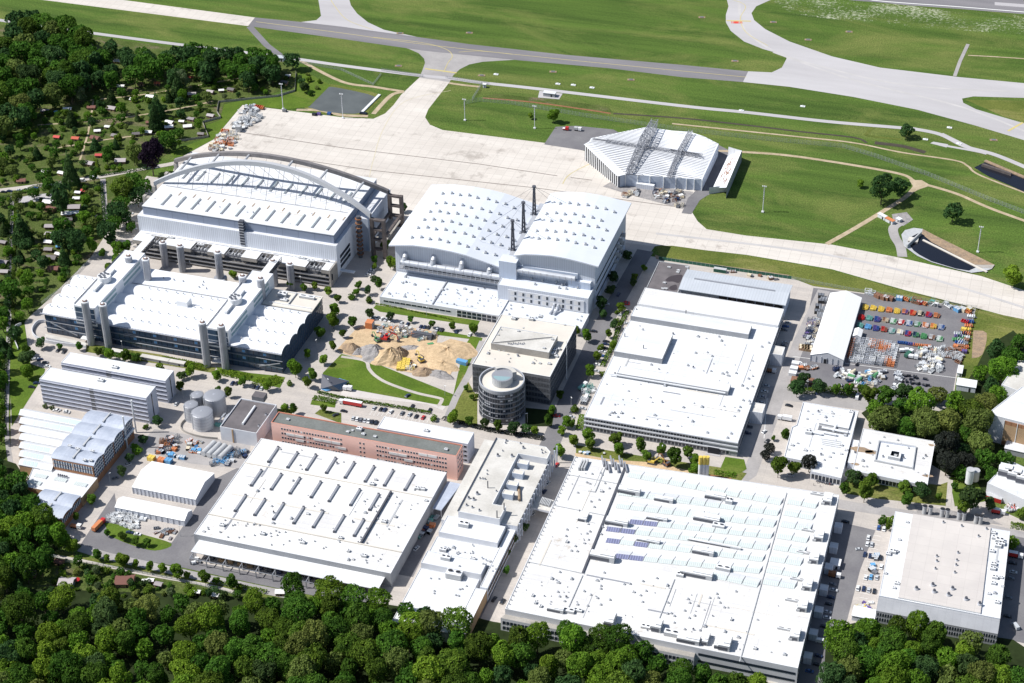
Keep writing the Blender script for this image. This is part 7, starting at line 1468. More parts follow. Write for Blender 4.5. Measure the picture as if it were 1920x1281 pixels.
for x,y in ((640,785),(1085,890),(1130,892),(1183,902),(1205,908),(1155,925),(1110,945),(1155,960),(1193,963),(1222,968),(1285,922),(1080,985),(1120,990),(1278,980),(1310,982),(1065,940)):gear('engine','paint_black','paint_navy','c',x,y,random.uniform(0,3),.75,'scattered on the open asphalt of the yard')
truck('c',1085,660,.3,6,'unit_white','white tractor unit in the middle of the yard',h=2.6);truck('c',1130,690,1.2,9,'fence_green','dark green heavy truck in the middle of the yard',h=3);truck('c',1170,720,0,6.5,'unit_white','white cabbed crane truck in the middle of the yard',h=2.8)
# gear at the apron corner, around the trussed hangar, by the tents, canopy and tanks
field('of debris at the upper left apron corner','r',[(650,150),(820,140),(880,250),(860,420),(700,480),(560,520),(420,500),(400,460),(540,300)],60,['white','silver','silver','grey','white'],['stand','crate','stair','dolly'],(.8,1.4),seed=11)
field('of pinkish frames at the left apron edge','r',[(300,540),(500,580),(520,720),(430,820),(60,840),(60,790),(200,640)],40,['brown','cream','silver','orange','white','cream'],['crate','dolly','stand'],(.9,1.5),seed=12)
for p,c in (((240,735),'orange'),((300,725),'orange'),((335,545),'orange'),((840,185),'red'),((865,195),'orange')):gear('dolly',pt(c),pt(c),'r',*p,0,1.6,'at the upper left apron corner')
box_unit('site_box','square dark topped box on the apron casting a shadow','container','r',545,530,4,4,5,'unit_grey')
for x,y,c in ((1745,285,'purple'),(1900,280,'blue'),(1230,235,'grey'),(1675,292,'black')):gear('crate',pt(c),pt(c),'r',x,y,0,1.2,'on the path below the pond')
field('before the trussed hangar','o',[(520,840),(700,820),(740,900),(560,920)],14,['brown','cream','grey','white'],['crate','stand','dolly'],seed=13);field('at the right corner of the trussed hangar','o',[(860,830),(1190,850),(1210,960),(1190,1050),(1070,980),(900,920)],38,['cream','grey','white','brown','navy'],['crate','stand','dolly','stair'],seed=14)
field('before the near storage tent','k',[(690,130),(780,100),(950,150),(930,170),(880,200),(910,235),(700,165)],58,['white','white','silver'],['stand','crate'],(.7,1.0),seed=15);field('on the gravel right of the near tent','k',[(1000,200),(1150,215),(1100,280),(990,250)],12,['navy','grey','brown'],['dolly'],(.7,.9),seed=16)
field('at the scrap yard left of the tanks','g',[(1020,720),(1070,690),(1140,690),(1130,780),(1010,790)],26,['brown','brown','grey','orange','navy'],['crate','stand','dolly'],seed=17);field('around the lying tanks','g',[(1190,720),(1250,700),(1300,720),(1300,800),(1190,790)],16,['teal','sky','cream','orange','white'],['crate','dolly'],seed=18);field('right of the lying tanks','g',[(1490,760),(1590,760),(1580,830),(1510,850),(1400,880),(1330,860),(1400,830),(1480,830)],20,['sky','white','grey','navy'],['crate','dolly','stand'],seed=19);field('of blue boxes above the far tent','g',[(1080,790),(1190,820),(1180,840),(1080,810)],7,['sky','white','sky'],['crate'],seed=20)
for p,c in (((975,832),'yellow'),((1040,845),'orange'),((1085,850),'sky')):gear('crate',pt(c),pt(c),'g',*p,-.1,1.7,'behind the far storage tent')
PL=['leftmost','second from left','third from left','rightmost']
for i,(x,y) in enumerate(((1340,765),(1375,775),(1410,785),(1447,795))):
    X,Y=P(*Z('g',x,y+10));o=thing('lying_tank',f'{PL[i]} of four pale cylindrical tanks lying side by side','tank',(X,Y,0),0,'lying cylindrical tanks');ALL.append(o)
    MB().bar((X-.6,Y-6,2.2),(X+1.4,Y+6.5,2.2),1.9,'unit_grey',16).build('shell',o);MB().box(X-1.6,X+.6,Y-4,Y-3.4,0,1,'steel').box(X-.4,X+1.9,Y+3.4,Y+4,0,1,'steel').build('saddle',o)
field('in the narrow street right of the slotted hall','a',[(130,650),(200,620),(190,660),(130,760),(60,800),(60,760)],14,['grey','orange','navy','teal'],['crate','dolly'],seed=21)
field('at the end of the right parking lot','n',[(755,760),(780,730),(850,725),(860,780),(770,785)],16,['yellow','yellow','purple','white'],['crate','dolly'],(.7,1.0),seed=22);field('in the middle of the right parking lot','n',[(850,400),(895,400),(885,540),(850,540)],10,['grey','silver','sky'],['crate'],(.9,1.4),seed=23);field('at the building site on the far right','j',[(1700,900),(1900,970),(1900,1040),(1800,1030),(1760,980)],20,['orange','red','white','grey','sky'],['crate','stand','dolly'],seed=24)
field('on the yard edge above the trees','c',[(350,960),(660,985),(650,1005),(360,990)],14,['cream','red','white','navy'],['crate'],(.6,.9),seed=25);field('behind the metal roof shed','w',[(870,195),(1480,300),(1480,320),(870,225)],8,['cream','brown','grey'],['crate','dolly'],seed=26)
field('along the left edge of the big white hall','i',[(470,570),(550,560),(500,660),(450,690)],16,['white','grey','silver','teal'],['crate','stand','dolly'],seed=27);field('under the open front canopy','k',[(1225,400),(1330,410),(1320,430),(1230,440)],8,['orange','white','grey'],['crate'],(.7,1),seed=28)

# ------------------------------------------------------------ building site: heaps, pipes, diggers
def heap(name,label,k,x,y,rx,ry,h,m_,seed):
    rg=random.Random(seed);X,Y=P(*Z(k,x,y));o=thing(name,label,'heap',(X,Y,0));ALL.append(o);mb=MB();n,kk=26,9;ph=[rg.uniform(0,6.28) for _ in range(6)];rings=[]
    for j in range(kk+1):
        t=j/kk;ring=[]
        for i in range(n):
            a=i*2*math.pi/n;w_=1+.16*math.sin(2*a+ph[0])+.10*math.sin(3*a+ph[1])+.06*math.sin(7*a+ph[2])*(1-t);r=1-t
            ring.append((X+rx*w_*r*math.cos(a)+rx*.15*t,Y+ry*w_*r*math.sin(a),.05+h*(1-(1-t)**1.4)*(1+.12*math.sin(5*a+ph[3]+t*4))*(0 if j==0 else 1)+(rg.uniform(-.05,.05)*h if 0<j<kk else 0)))
        rings.append(ring)
    for j in range(kk):
        for i in range(n):q=(i+1)%n;mb.face([rings[j][i],rings[j][q],rings[j+1][q],rings[j+1][i]],m_)
    mb.build('mound',o);return o
sheet('site_ground',[(520,330),(640,200),(720,160),(1100,200),(1170,230),(1160,300),(1250,260),(1380,290),(1370,330),(1270,400),(1260,470),(1240,510),(1160,505),(950,470),(800,430),(720,395),(560,355)],.13,'sand',k='h')
for a in (('sand_heap','small brown heap at the left end of the building site','h',610,325,8,5.5,4.5,'sand_brown'),('gravel_heap','pale grey gravel heap at the left of the building site','h',660,345,6,4,3,'gravel'),('gravel_heap','tall steep grey gravel heap left of the big sand heap','h',755,360,12,9,7.5,'gravel'),('sand_heap','tall tan sand heap with gullies behind the yellow stacks','h',850,385,13,10,8,'sand'),('sand_heap','brownish heap at the right shoulder of the tall tan heap','h',915,360,7,6,6,'sand_brown'),('rubble_heap','dark grey rubble heap behind the sand heaps','h',1005,322,8,4,2.6,'gravel'),('sand_heap','low brown heap at the lower right of the building site','h',1080,475,9,5,3.6,'sand_brown'),('rubble_heap','low dark heap at the bottom right corner of the building site','h',1180,490,10,4.5,3.2,'gravel'),('sand_heap','broad flat topped light sand heap at the right of the building site','h',1200,350,22,15,4.2,'sand'),('sand_heap','light sand tongue below the broad flat topped heap','h',1190,430,12,7,3,'sand')):heap(*a,seed=len(a[1]))
field('among the stacked building materials','h',[(780,170),(1000,190),(1160,230),(1120,265),(1000,275),(880,250),(770,220)],70,['white','silver','grey','cream','teal','orange','silver'],['crate','stand'],(.7,1.15),seed=30)
for i in range(14):gear('crate','paint_yellow','paint_yellow','h',930+(i%3)*24-(i // 3)*3,398+(i // 3)*15+(i%3)*3,.4,1.2,'of yellow boards stacked before the sand heap')
field('beside the yellow board stacks','h',[(985,400),(1040,430),(1020,475),(960,460)],12,['yellow','white','brown','cream'],['crate','stand'],(.7,1),seed=31)
ps=thing('pipe_stack','stack of dark pipes at the right of the building materials','pipes',(*P(*Z('h',1070,245)),0));ALL.append(ps);X,Y=P(*Z('h',1070,250));mb=MB()
for r in range(4):
    for i in range(6-r):mb.bar((X-7,Y+i*1.0+r*.5-2,.6+r*.85),(X+7,Y+i*1.0+r*.5-2,.6+r*.85),.45,'steel_dark',8)
mb.build('pipes',ps)
def digger(k,x,y,ang,m_,label,sc=1):
    X,Y=P(*Z(k,x,y));o=thing('excavator',label,'excavator',(X,Y,.12),ang);o.scale=(sc,)*3;ALL.append(o)
    def lb(mb_,nm):q=bpy.data.objects.new(nm,mb_.mesh(nm));C.objects.link(q);q.parent=o
    for s in (-1,1):lb(MB().box(-2,2,s*1.1-.3,s*1.1+.3,0,.9,'steel_dark'),'track')
    lb(MB().box(-1.9,1.2,-1.3,1.3,1.0,2.1,m_).box(-1.9,-.8,-1.2,1.2,2.1,2.5,'steel_dark'),'body');lb(MB().box(.1,1.3,.2,1.3,2.1,3.2,'glass_dark',m_),'cab')
    lb(MB().path([(1,-.3,1.8),(3.6,-.3,4.6),(5.6,-.3,3.8)],.28,m_,4),'boom');lb(MB().path([(5.6,-.3,3.8),(6.2,-.3,1.4)],.2,m_,4),'arm');lb(MB().box(5.6,6.8,-.8,.3,.4,1.4,'steel_dark'),'bucket')
digger('h',830,270,.1,'paint_red','red excavator between sand heaps and stacked materials',1.5);digger('h',780,275,2.5,'paint_green','green loader behind the tall grey gravel heap',1.1);digger('h',1060,405,2.4,'paint_yellow','yellow excavator on the slope of the broad sand heap',1.2);digger('i',900,1060,0,'paint_yellow','yellow excavator on bare earth behind the saw-tooth hall',1.3);digger('i',990,1070,2.6,'rust','rust red excavator right of the yellow one on bare earth',1.2);digger('h',870,225,1.0,'paint_orange','orange lifter among the stacked building materials',1.0);digger('y',690,1160,2.0,'paint_orange','orange digger at the far right building site',1.3)
for i,(k,x,y,c) in enumerate((('i',1310,1160,'rust'),('i',1370,1170,'rust'))):box_unit('skip_container',f'{("left", "right")[i]} rust orange skip on the bare earth by the yellow pillars','skip',k,x,y,7,2.6,1.8,c)
field('on the bare earth behind the saw-tooth hall','i',[(420,990),(560,990),(640,1010),(420,1010)],9,['sky','cream','white'],['crate'],(.6,.9),seed=32)
# people on the forecourt
PK_={}
def person(k,x,y,shirt,pose,label,ang):
    X,Y=P(*Z(k,x,y));o=thing('person',label,'person',(X,Y,.13),ang);ALL.append(o);s=.0
    mb=MB();L=.22 if pose=='walk' else .0
    for sd,f in ((-.1,L),(.1,-L)):mb.bar((0,sd,.85),(f*.6,sd,.45),.085,'paint_navy',6,.065);mb.bar((f*.6,sd,.45),(f,sd,.05),.065,'paint_navy',6,.05);mb.box(f-.08,f+.18,sd-.05,sd+.05,0,.08,'dark')
    mb.bar((0,0,.82),(0,0,1.15),.15,shirt,8,.16);mb.bar((0,0,1.15),(0,0,1.45),.17,shirt,8,.12)
    for sd in (-1,1):mb.bar((0,sd*.18,1.42),(-.05*sd*(L>0),sd*.26,1.12),.055,shirt,6,.045);mb.bar((-.05*sd*(L>0),sd*.26,1.12),(.1,sd*.24,.85),.04,'brick_tan',6,.03)
    mb.bar((0,0,1.45),(0,0,1.53),.055,'brick_tan',6);mb.dome(0,0,.1,1.62,.12,'brick_tan',10,3);mb.bar((0,0,1.5),(0,0,1.62),.075,'brick_tan',10,.1)
    q=bpy.data.objects.new('body',mb.mesh('body'));C.objects.link(q);q.parent=o;hm=MB().dome(-.01,0,.115,1.64,.13,'bark',10,3);q=bpy.data.objects.new('hair',hm.mesh('hair'));C.objects.link(q);q.parent=o
for i,(x,y,c,p,l) in enumerate(((463,852,'paint_black','stand','person in black standing leftmost on the canteen forecourt'),(490,838,'paint_navy','walk','person in dark blue walking on the canteen forecourt'),(508,862,'paint_grey','walk','person in grey walking nearest the street on the forecourt'),(545,845,'paint_white','stand','person in a white shirt beside the shaded table area'),(575,850,'paint_red','stand','person in red standing rightmost on the forecourt'))):person('j',x,y,c,p,l,i*1.3)
tb=thing('seating_group','dark round tables and benches on the canteen forecourt','tables',(*P(*Z('j',535,835)),0));ALL.append(tb)
for i in range(5):
    X,Y=P(*Z('j',500+i*20,825+i*5));MB().cyl(X,Y,1.1,.72,.78,'steel_dark',n=12).cyl(X,Y,.1,0,.72,'steel_dark',n=6).box(X-1.6,X-1.3,Y-.8,Y+.8,.1,.45,'steel_dark').box(X+1.3,X+1.6,Y-.8,Y+.8,.1,.45,'steel_dark').build('table',tb)
# bicycle shelters before the workshop
for i,(x,y,L) in enumerate(((765,150,10),(1000,195,20),(1140,220,11))):hut('bicycle_shelter',f'{("left short", "long middle", "right")[i]} low flat roofed bicycle shelter before the glass workshop','g',x,y,L,3,2.4,'steel','roof_aged',0,'shelter')
# airfield bits
for i,(x,y) in enumerate(((1505,200),(1390,208),(1780,240),(1735,262),(1798,270),(1075,160),(1110,165),(1046,158),(930,290-150))):
    X,Y=P(x,y);o=thing('marker_box','white marker box','box',(X,Y,0),0,'airfield marker boxes');o['_a']='small white box on the airfield grass';ALL.append(o);MB().box(X-2,X+2,Y-1.2,Y+1.2,0,.5,'unit_white').build('plate',o);MB().box(X-.5,X+.5,Y-.5,Y+.5,.5,1.1,'unit_white').build('lamp_housing',o)
for i,(x,y) in enumerate(((880,62),(1316,33),(1450,42),(1378,115),(1863,263),(1515,75),(750,125-62),(1037,135),(500+250-3,124),(903,142),(1183,150),(1592,60))):
    X,Y=P(x,y);o=thing('shaft_cover','shaft','shaft cover',(X,Y,0),.2,'airfield shaft covers');o['_a']='small brown shaft cover in the airfield grass';ALL.append(o)
    for nm,bx,m_ in (('slab',(-3,3,-1.6,1.6,0,.3),'sand_brown'),('cover',(-1.6,1.6,-.9,.9,.3,.7),'wall_dark')):q=bpy.data.objects.new(nm,MB().box(*bx,m_).mesh(nm));C.objects.link(q);q.parent=o
# ------------------------------------------------------------ street and yard trees, one by one
def st(k,lst,kinds=('street','streetb','streetd','street','streetb'),hf=1.0,group='street trees'):
    for t in lst:
        q=Z(k,t[0],t[1]);tree_px(q[0],q[1],t[2],t[3] if len(t)>3 else random.choice(kinds),hf*random.uniform(.85,1.3),group)
st('_',[(627,582,12),(624,602,14),(600,624,13),(661,604,11),(693,589,8),(732,594,8),(770,599,7),(810,608,8),(848,612,8),(888,617,10),(642,626,8),(624,649,9),(576,664,8),(607,675,10),(553,691,15),(586,703,12),(576,717,11),(607,766,8),(502,723,10),(550,767,9),(535,765,7),(849,783,12),(880,790,10),(909,795,9),(934,799,10),(963,803,12),(986,805,10),(1002,808,9),(1034,770,9),(1027,789,10),(874,728,6),(885,745,5)])
st('_',[(1164,577,9),(1151,609,9),(1141,626,7),(1100,630,11),(1081,621,8),(1151,649,9),(1120,669,10),(1106,696,10),(1050,741,9),(1062,792,11),(1053,808,9),(1075,827,12),(1103,818,14),(1106,834,12),(1050,847,14),(1155,824,16),(1160,844,13),(1201,836,14),(1212,855,12),(1241,843,13),(1265,858,16),(1290,849,12),(1303,863,11),(1303,881,11),(1175,480,10),(1190,520,8),(1208,503,7),(1187,531,7),(1150,520,11,'streetd'),(1145,545,10,'streetd'),(1127,570,11,'streetd'),(1130,590,9,'streetd')])
st('_',[(1507,712,12),(1495,729,14),(1535,726,13),(1568,731,11),(1591,731,13),(1617,731,12),(1630,741,18),(1660,744,20),(1694,740,16,'streetd'),(1443,840,12,'black'),(1435,853,13,'black'),(1460,875,18),(1489,879,15),(1518,867,16,'black'),(1600,897,15),(1636,902,13),(1622,921,19),(1584,918,12),(1695,915,15),(1702,937,14),(1728,921,17),(1760,932,9),(1790,913,8),(1822,937,22),(1856,947,12),(1806,951,14),(1914,963,13),(1450,822,6),(1472,812,8)],('street','streetd','street'))
st('_',[(182,1041,12),(200,1047,7),(230,1051,15),(254,1058,8),(281,1063,9),(305,1067,10),(331,1073,13),(351,1079,8),(384,1083,14),(405,1089,8),(434,1093,13),(449,1102,8),(201,1000,7),(230,1006,10),(254,1015,11),(276,1018,9),(112,1009,22),(136,1025,13),(101,981,12),(143,969,8),(172,937,11),(172,935,9)],('streetb','street'))
st('_',[(77,644,10),(112,650,7),(148,650,8),(48,655,12),(50,672,16),(50,699,15),(203,503,8),(219,488,11),(208,452,9),(192,475,9),(220,467,12),(237,463,12),(218,487,9),(204,502,8),(172,460,12),(295,790,10),(338,725,10),(340,705,9),(184,660,9),(205,665,10),(235,668,12),(255,672,10),(300,690,9),(357,695,11),(406,706,11),(455,715,9),(408,733,8),(428,736,9),(268,825,9,'streetd'),(228,885,9,'streetd'),(243,860,9,'streetd'),(437,515,9),(590,537,7),(615,547,9),(633,560,9),(570,540,8),(545,535,8),(610,513,7),(702,487,8),(702,500,7),(722,460,12),(740,495,12),(703,525,9),(711,532,9),(672,535,9),(690,545,8),(668,548,8),(732,493,11),(756,390,9,'streetd'),(1072,795,9),(962,1010,10),(952,1038,7),(950,1070,9),(985,990,8,'streetd'),(1665,988,7),(1905,930,8)])
st('_',[(230,357,28),(257,367,20),(228,387,18),(217,400,22),(213,420,16),(198,433,22),(143,453,20),(113,447,20),(250,340,18),(270,350,15),(235,410,14),(245,425,12)],('leaf','dark','leaf'),1.1,'trees beside the arched hangar')
st('_',[(1700,245,17,'dark'),(1655,352,25,'dark'),(1688,350,21,'dark'),(1788,397,21,'dark'),(1613,345,8,'streetb'),(985+10,218,6,'streetb'),(1038,217,12,'streetb'),(1900,520,22,'streetb'),(570,165,10,'streetd'),(548,113,20,'dark')],hf=.95,group='trees standing alone on the airfield grass')
st('_',[(1662,784,34,'olive'),(1725,756,32,'bright'),(1757,742,24,'olive'),(1738,794,32,'olive'),(1779,794,30,'olive'),(1776,832,27,'black'),(1833,794,32,'olive'),(1840,832,29,'olive'),(1847,756,28,'olive'),(1871,740,20,'bright'),(1776,868,25,'black'),(1800,886,18,'leaf'),(1812,866,20,'black'),(1884,864,19,'leaf'),(1846,862,21,'leaf'),(1839,700,17,'bright'),(1880,694,27,'bright'),(1858,722,17,'dark'),(1898,672,22,'leaf'),(1868,655,20,'dark'),(1912,640,18,'leaf'),(1820,770,24,'leaf'),(1700,800,24,'leaf'),(1640,765,18,'bright'),(1805,845,20,'dark'),(1905,710,20,'leaf'),(1690,762,20,'leaf'),(1790,755,20,'bright'),(1642,790,20,'olive'),(1858,890,14,'leaf'),(1815,815,24,'leaf')],group='trees of the small wood behind the courtyard pavilion')
# ------------------------------------------------------------ forests, scattered over their ground
SH=[('A',255,625,8,'grey'),('A',380,615,8,'white'),('A',515,605,8,'brown'),('A',628,610,9,'grey'),('A',752,562,7,'white'),('A',845,545,8,'white'),('A',665,345,8,'white'),('A',500,485,8,'brown'),('A',680,487,7,'white'),('A',793,472,7,'brown'),('A',885,470,6,'red'),('A',1073,436,5,'red'),('A',1307,407,8,'grey'),('A',1415,388,8,'brown'),('A',1183,518,7,'grey'),('A',1245,510,5,'white'),('A',1300,505,7,'grey'),('A',1080,530,8,'grey'),('A',1600,465,7,'grey'),('A',1620,428,5,'white'),('A',320,773,6,'red'),('A',425,780,7,'red'),('A',548,738,6,'white'),('A',535,778,9,'brown'),('A',648,765,7,'grey'),('A',765,755,7,'grey'),('A',835,745,7,'white'),('A',953,690,8,'white'),('A',950,715,8,'white'),('A',1055,712,8,'white'),('A',1075,670,7,'grey'),('A',1022,685,5,'white'),('A',1185,652,7,'grey'),('A',605,715,5,'white'),('A',840,690,6,'brown'),('A',500,920,9,'grey'),('A',678,905,10,'grey'),('A',345,975,6,'white'),('A',257,970,7,'white'),('A',120,1018,8,'brown'),('A',475,1075,6,'red'),('A',438,1085,5,'white'),('A',555,875,6,'red'),('A',1130,755,6,'grey'),('b',525,695,9,'white'),('b',548,770,10,'brown'),('b',730,820,9,'white'),('b',740,885,8,'grey'),('b',815,812,7,'white'),('b',835,655,6,'white'),('b',530,1130,7,'white'),('b',1020,855,5,'white'),('b',810,750,11,'grey'),('b',540,960,8,'grey'),('b',545,1050,8,'grey'),('v',35,305,8,'grey'),('v',560,255,9,'grey'),('v',582,372,9,'brown'),('v',640,135,4,'blue'),('v',530,165,7,'grey'),('v',635,215,5,'white'),('k',195,500,8,'grey'),('k',205,420,7,'brown'),('k',970,545,4,'white'),('k',1020,570,5,'grey'),('k',1268,620,4,'white'),('k',1390,640,5,'white'),('k',935,550,4,'white'),('k',380,425,6,'brown'),('_',8,510,7,'grey'),('_',6,455,6,'grey'),('k',1800,620,6,'white')]
SHP=[(*Z(q[0],q[1],q[2]),q[3]) for q in SH]+[(*Z('k',430,555),10),(*Z('k',805,545),12)]
def forest(poly,z,dmin,n,seed,keys,rr,group,where,hf=(1.15,1.5)):
    rg=random.Random(seed);pts=scatter(poly,z,dmin,n,seed)
    for x,y in pts:
        R=rg.uniform(*rr);a_,b_=px((x,y,R*.9));rp=R*2.6
        if 'garden' in group and any(((a_-u)/(rp*.7+l*.8))**2+((b_-v+rp*.1)/(rp*.75+2))**2<1 for u,v,l in SHP):continue
        tree_at(x,y,R,rg.choice(keys),R*rg.uniform(*hf),group,where)
    return pts
random.seed(21)
forest([(-30,1098),(60,1110),(130,1112),(200,1118),(300,1120),(365,1124),(470,1122),(560,1100),(640,1098),(700,1118),(800,1148),(880,1185),(950,1200),(1010,1185),(1080,1180),(1180,1205),(1300,1250),(1480,1310),(1480,1400),(-60,1400)],12,8.9,5000,3,['leaf','leaf','bright','leaf','dark','bright','leaf','leaf','bright','leaf','olive'],(5.2,9.2),'forest trees along the bottom','in the bottom forest',(1.15,1.5))
forest([(-60,880),(20,880),(65,930),(100,985),(105,1040),(60,1068),(20,1080),(-60,1090)],12,8.5,900,4,['bright','leaf','leaf','dark','leaf'],(6,8.5),'forest trees at the left edge','in the wood at the lower left edge')
forest([(1580,1190),(1640,1180),(1700,1160),(1760,1185),(1810,1195),(1870,1215),(1920,1265),(1960,1290),(1960,1400),(1540,1400),(1550,1250)],12,9,1200,5,['leaf','bright','leaf','olive','bright','dark'],(6,9),'forest trees at the lower right','in the wood at the lower right corner')
forest([(-60,90),(40,55),(100,50),(145,65),(170,110),(150,165),(110,195),(60,200),(60,235),(-60,260)],8,12.5,1600,6,['leaf','dark','dark','leaf','leaf','olive'],(8,12),'forest trees at the upper left','in the upper left wood',(1.0,1.3))
forest([(110,130),(200,100),(245,95),(330,112),(440,108),(500,125),(520,150),(400,150),(330,160),(230,160),(130,185)],6,12,1200,7,['dark','leaf','dark','leaf','dark'],(7,11),'trees in the belt behind the allotments','in the tree belt behind the allotments',(1.0,1.3))
forest([(-60,260),(60,205),(130,195),(300,165),(430,155),(540,140),(545,165),(410,190),(400,220),(370,232),(380,255),(310,280),(270,300),(240,318),(100,340),(-60,360)],3,10.5,2600,8,['leaf','dark','leaf','cone','olive','bright','blossom','bright','leaf'],(2.4,5.6),'garden trees in the upper allotments','in the upper allotments',(.9,1.3))
forest([(-60,385),(20,375),(185,350),(190,420),(165,480),(75,565),(40,600),(30,640),(-60,860)],3,10.2,2600,9,['leaf','dark','leaf','cone','bright','bright','olive'],(2.6,6.2),'garden trees in the left allotments','in the left allotments',(.9,1.3))
forest([(-60,640),(8,640),(8,880),(-60,900)],3,8,400,10,['leaf','dark','bright'],(3.5,6),'garden trees in the left allotments','in the left edge allotments');forest([(90,1050),(300,1085),(450,1120),(440,1128),(90,1115)],2,12,120,12,['leaf','blossom','dark'],(2.4,3.6),'garden trees at the lower left','in the lower left gardens')
st('_',[(293,200,16,'cone'),(290,220,15,'cone'),(390,130,15,'cone'),(333,160,16,'cone'),(283,292,26,'purple'),(250,288,16,'olive'),(343,150,14,'blossom'),(150,178,12,'blossom'),(130,320,18,'cone'),(40,430,22,'cone'),(116,425,18,'leaf'),(314,262,18,'leaf'),(465,150,17,'dark'),(513,124,16,'leaf'),(500,145,10,'blossom'),(325,275,8,'streetd'),(26,1080,14,'cone'),(40,1108,12,'cone'),(175,330,9,'leaf'),(20,545,20,'leaf'),(113,370,22,'dark'),(90,345,14,'leaf')],hf=1.3,group='garden trees')
# bushes: shared card mesh, each one a thing
BUSH={}
def bush_kit(m):
    r=thing('bush','bush','bush');q=bpy.data.objects.new('foliage',crown_mesh('foliage',77+len(BUSH),700,m,'street',.13));C.objects.link(q);q.parent=r;q.location=(0,0,-.55)
    q=bpy.data.objects.new('stem',MB().bar((0,0,0),(0,0,.6),.08,'bark',5).mesh('stem'));C.objects.link(q);q.parent=r;return Kit(r)
BK={m:bush_kit(m) for m in ('leaf','leaf_bright','leaf_dark','leaf_olive')}
def bush(x,y,R,m,where):o=BK[m].put((x,y),random.uniform(0,6),(R,R,R*random.uniform(.8,1.2)));o['_a']={'leaf':'mid green','leaf_bright':'bright green','leaf_dark':'dark green','leaf_olive':'olive'}[m]+' bush';o['_w']=where;o['group']='bushes '+where
for poly,z,d,n,sd_,wh in (([(-60,230),(150,190),(540,140),(545,165),(410,190),(400,220),(370,232),(380,255),(310,280),(240,318),(-60,350)],0,7,2600,31,'in the upper allotments'),([(-60,385),(185,350),(190,420),(165,480),(75,565),(30,640),(-60,860)],0,7,2200,32,'in the left allotments'),([(90,1050),(450,1120),(440,1128),(90,1115)],0,5,200,33,'in the lower left gardens'),([(560,130),(590,150),(610,160),(585,185),(560,170)],0,6,60,34,'on the slope by the pond')):
    k_=0
    for x,y in scatter(poly,z,d,n,sd_):
        k_+=1
        if k_>118:break
        bush(x,y,random.uniform(1.4,3.4),random.choice(('leaf','leaf_dark','leaf_bright','leaf_olive','leaf')),wh)
for k,x,y,R in (('h',180,705,2.2),('h',215,560,2),('h',730,25,2.4),('h',610,5,2),('i',680,100,2),('i',580,495,2),('i',570,330,2.4),('i',400,730,3),('h',1145,782,2.6),('E',60,722,2.6),('E',155,745,2.4),('h',1385,640,1.6),('h',1420,630,1.6),('E',1545,860,2.4),('g',290,498,1.6),('g',335,508,1.6),('g',940,630,2),('g',880,790,4),('k',1215,590,2),('j',265,520,3),('n',930,190,3),('n',980,195,3),('n',1810,345,4),('i',530,250,0.1)):bush(*P(*Z(k,x,y)),R,random.choice(('leaf_bright','leaf')),'along the works streets')
def hg(k,a,w_,h,m,lab,dens=4):hedge('hedge',PZ(k,0,*a),w_,h,m,lab,dens=dens)
hg('h',[(395,605),(560,645),(900,700),(1120,740)],2.2,1.4,'leaf','long clipped hedge between the pale court and the parked cars');hg('h',[(370,640),(450,655),(515,670)],5,1.0,'leaf_bright','short broad hedge left of the red truck')
hg('g',[(1410,270),(1510,290),(1610,310)],6,1.6,'leaf_bright','clipped hedge block left before the dark glass workshop');hg('g',[(1640,325),(1720,345),(1800,310)],8,1.5,'leaf_bright','clipped hedge block right before the dark glass workshop')
hg('g',[(640,135),(730,150),(800,165),(930,190)],6,2.2,'leaf','shrub strip left behind the ribbed office slab');hg('g',[(1040,190),(1180,215),(1330,250)],5,2.2,'leaf_bright','shrub strip right behind the ribbed office slab')
hg('h',[(770,35),(900,60),(1270,140)],.8,.8,'leaf_bright','thin low hedge along the lawn before the low front building');hg('n',[(1805,205),(1898,220)],5,1.5,'leaf','hedge behind the exhaust stacks at the right edge')
hg('i',[(430,850),(455,760)],4,2,'leaf_bright','narrow hedge at the lower left corner of the big white hall');hg('i',[(580,440),(650,300),(690,180),(740,90)],2.5,1.8,'leaf','planting strip along the left wall of the big white hall');hg('h',[(1200,775),(1500,850),(1850,905)],3,1.6,'leaf_black','dark shrub strip before the round office tower')
hg('c',[(-10,1000),(90,1030),(180,1035),(330,1020),(480,1050),(640,1070)],5,2.4,'leaf','shrub belt along the lower edge of the equipment yard');hg('i',[(1300,1120),(1440,1140)],5,.8,'leaf_bright','small planted bed beside the yellow topped pillars')
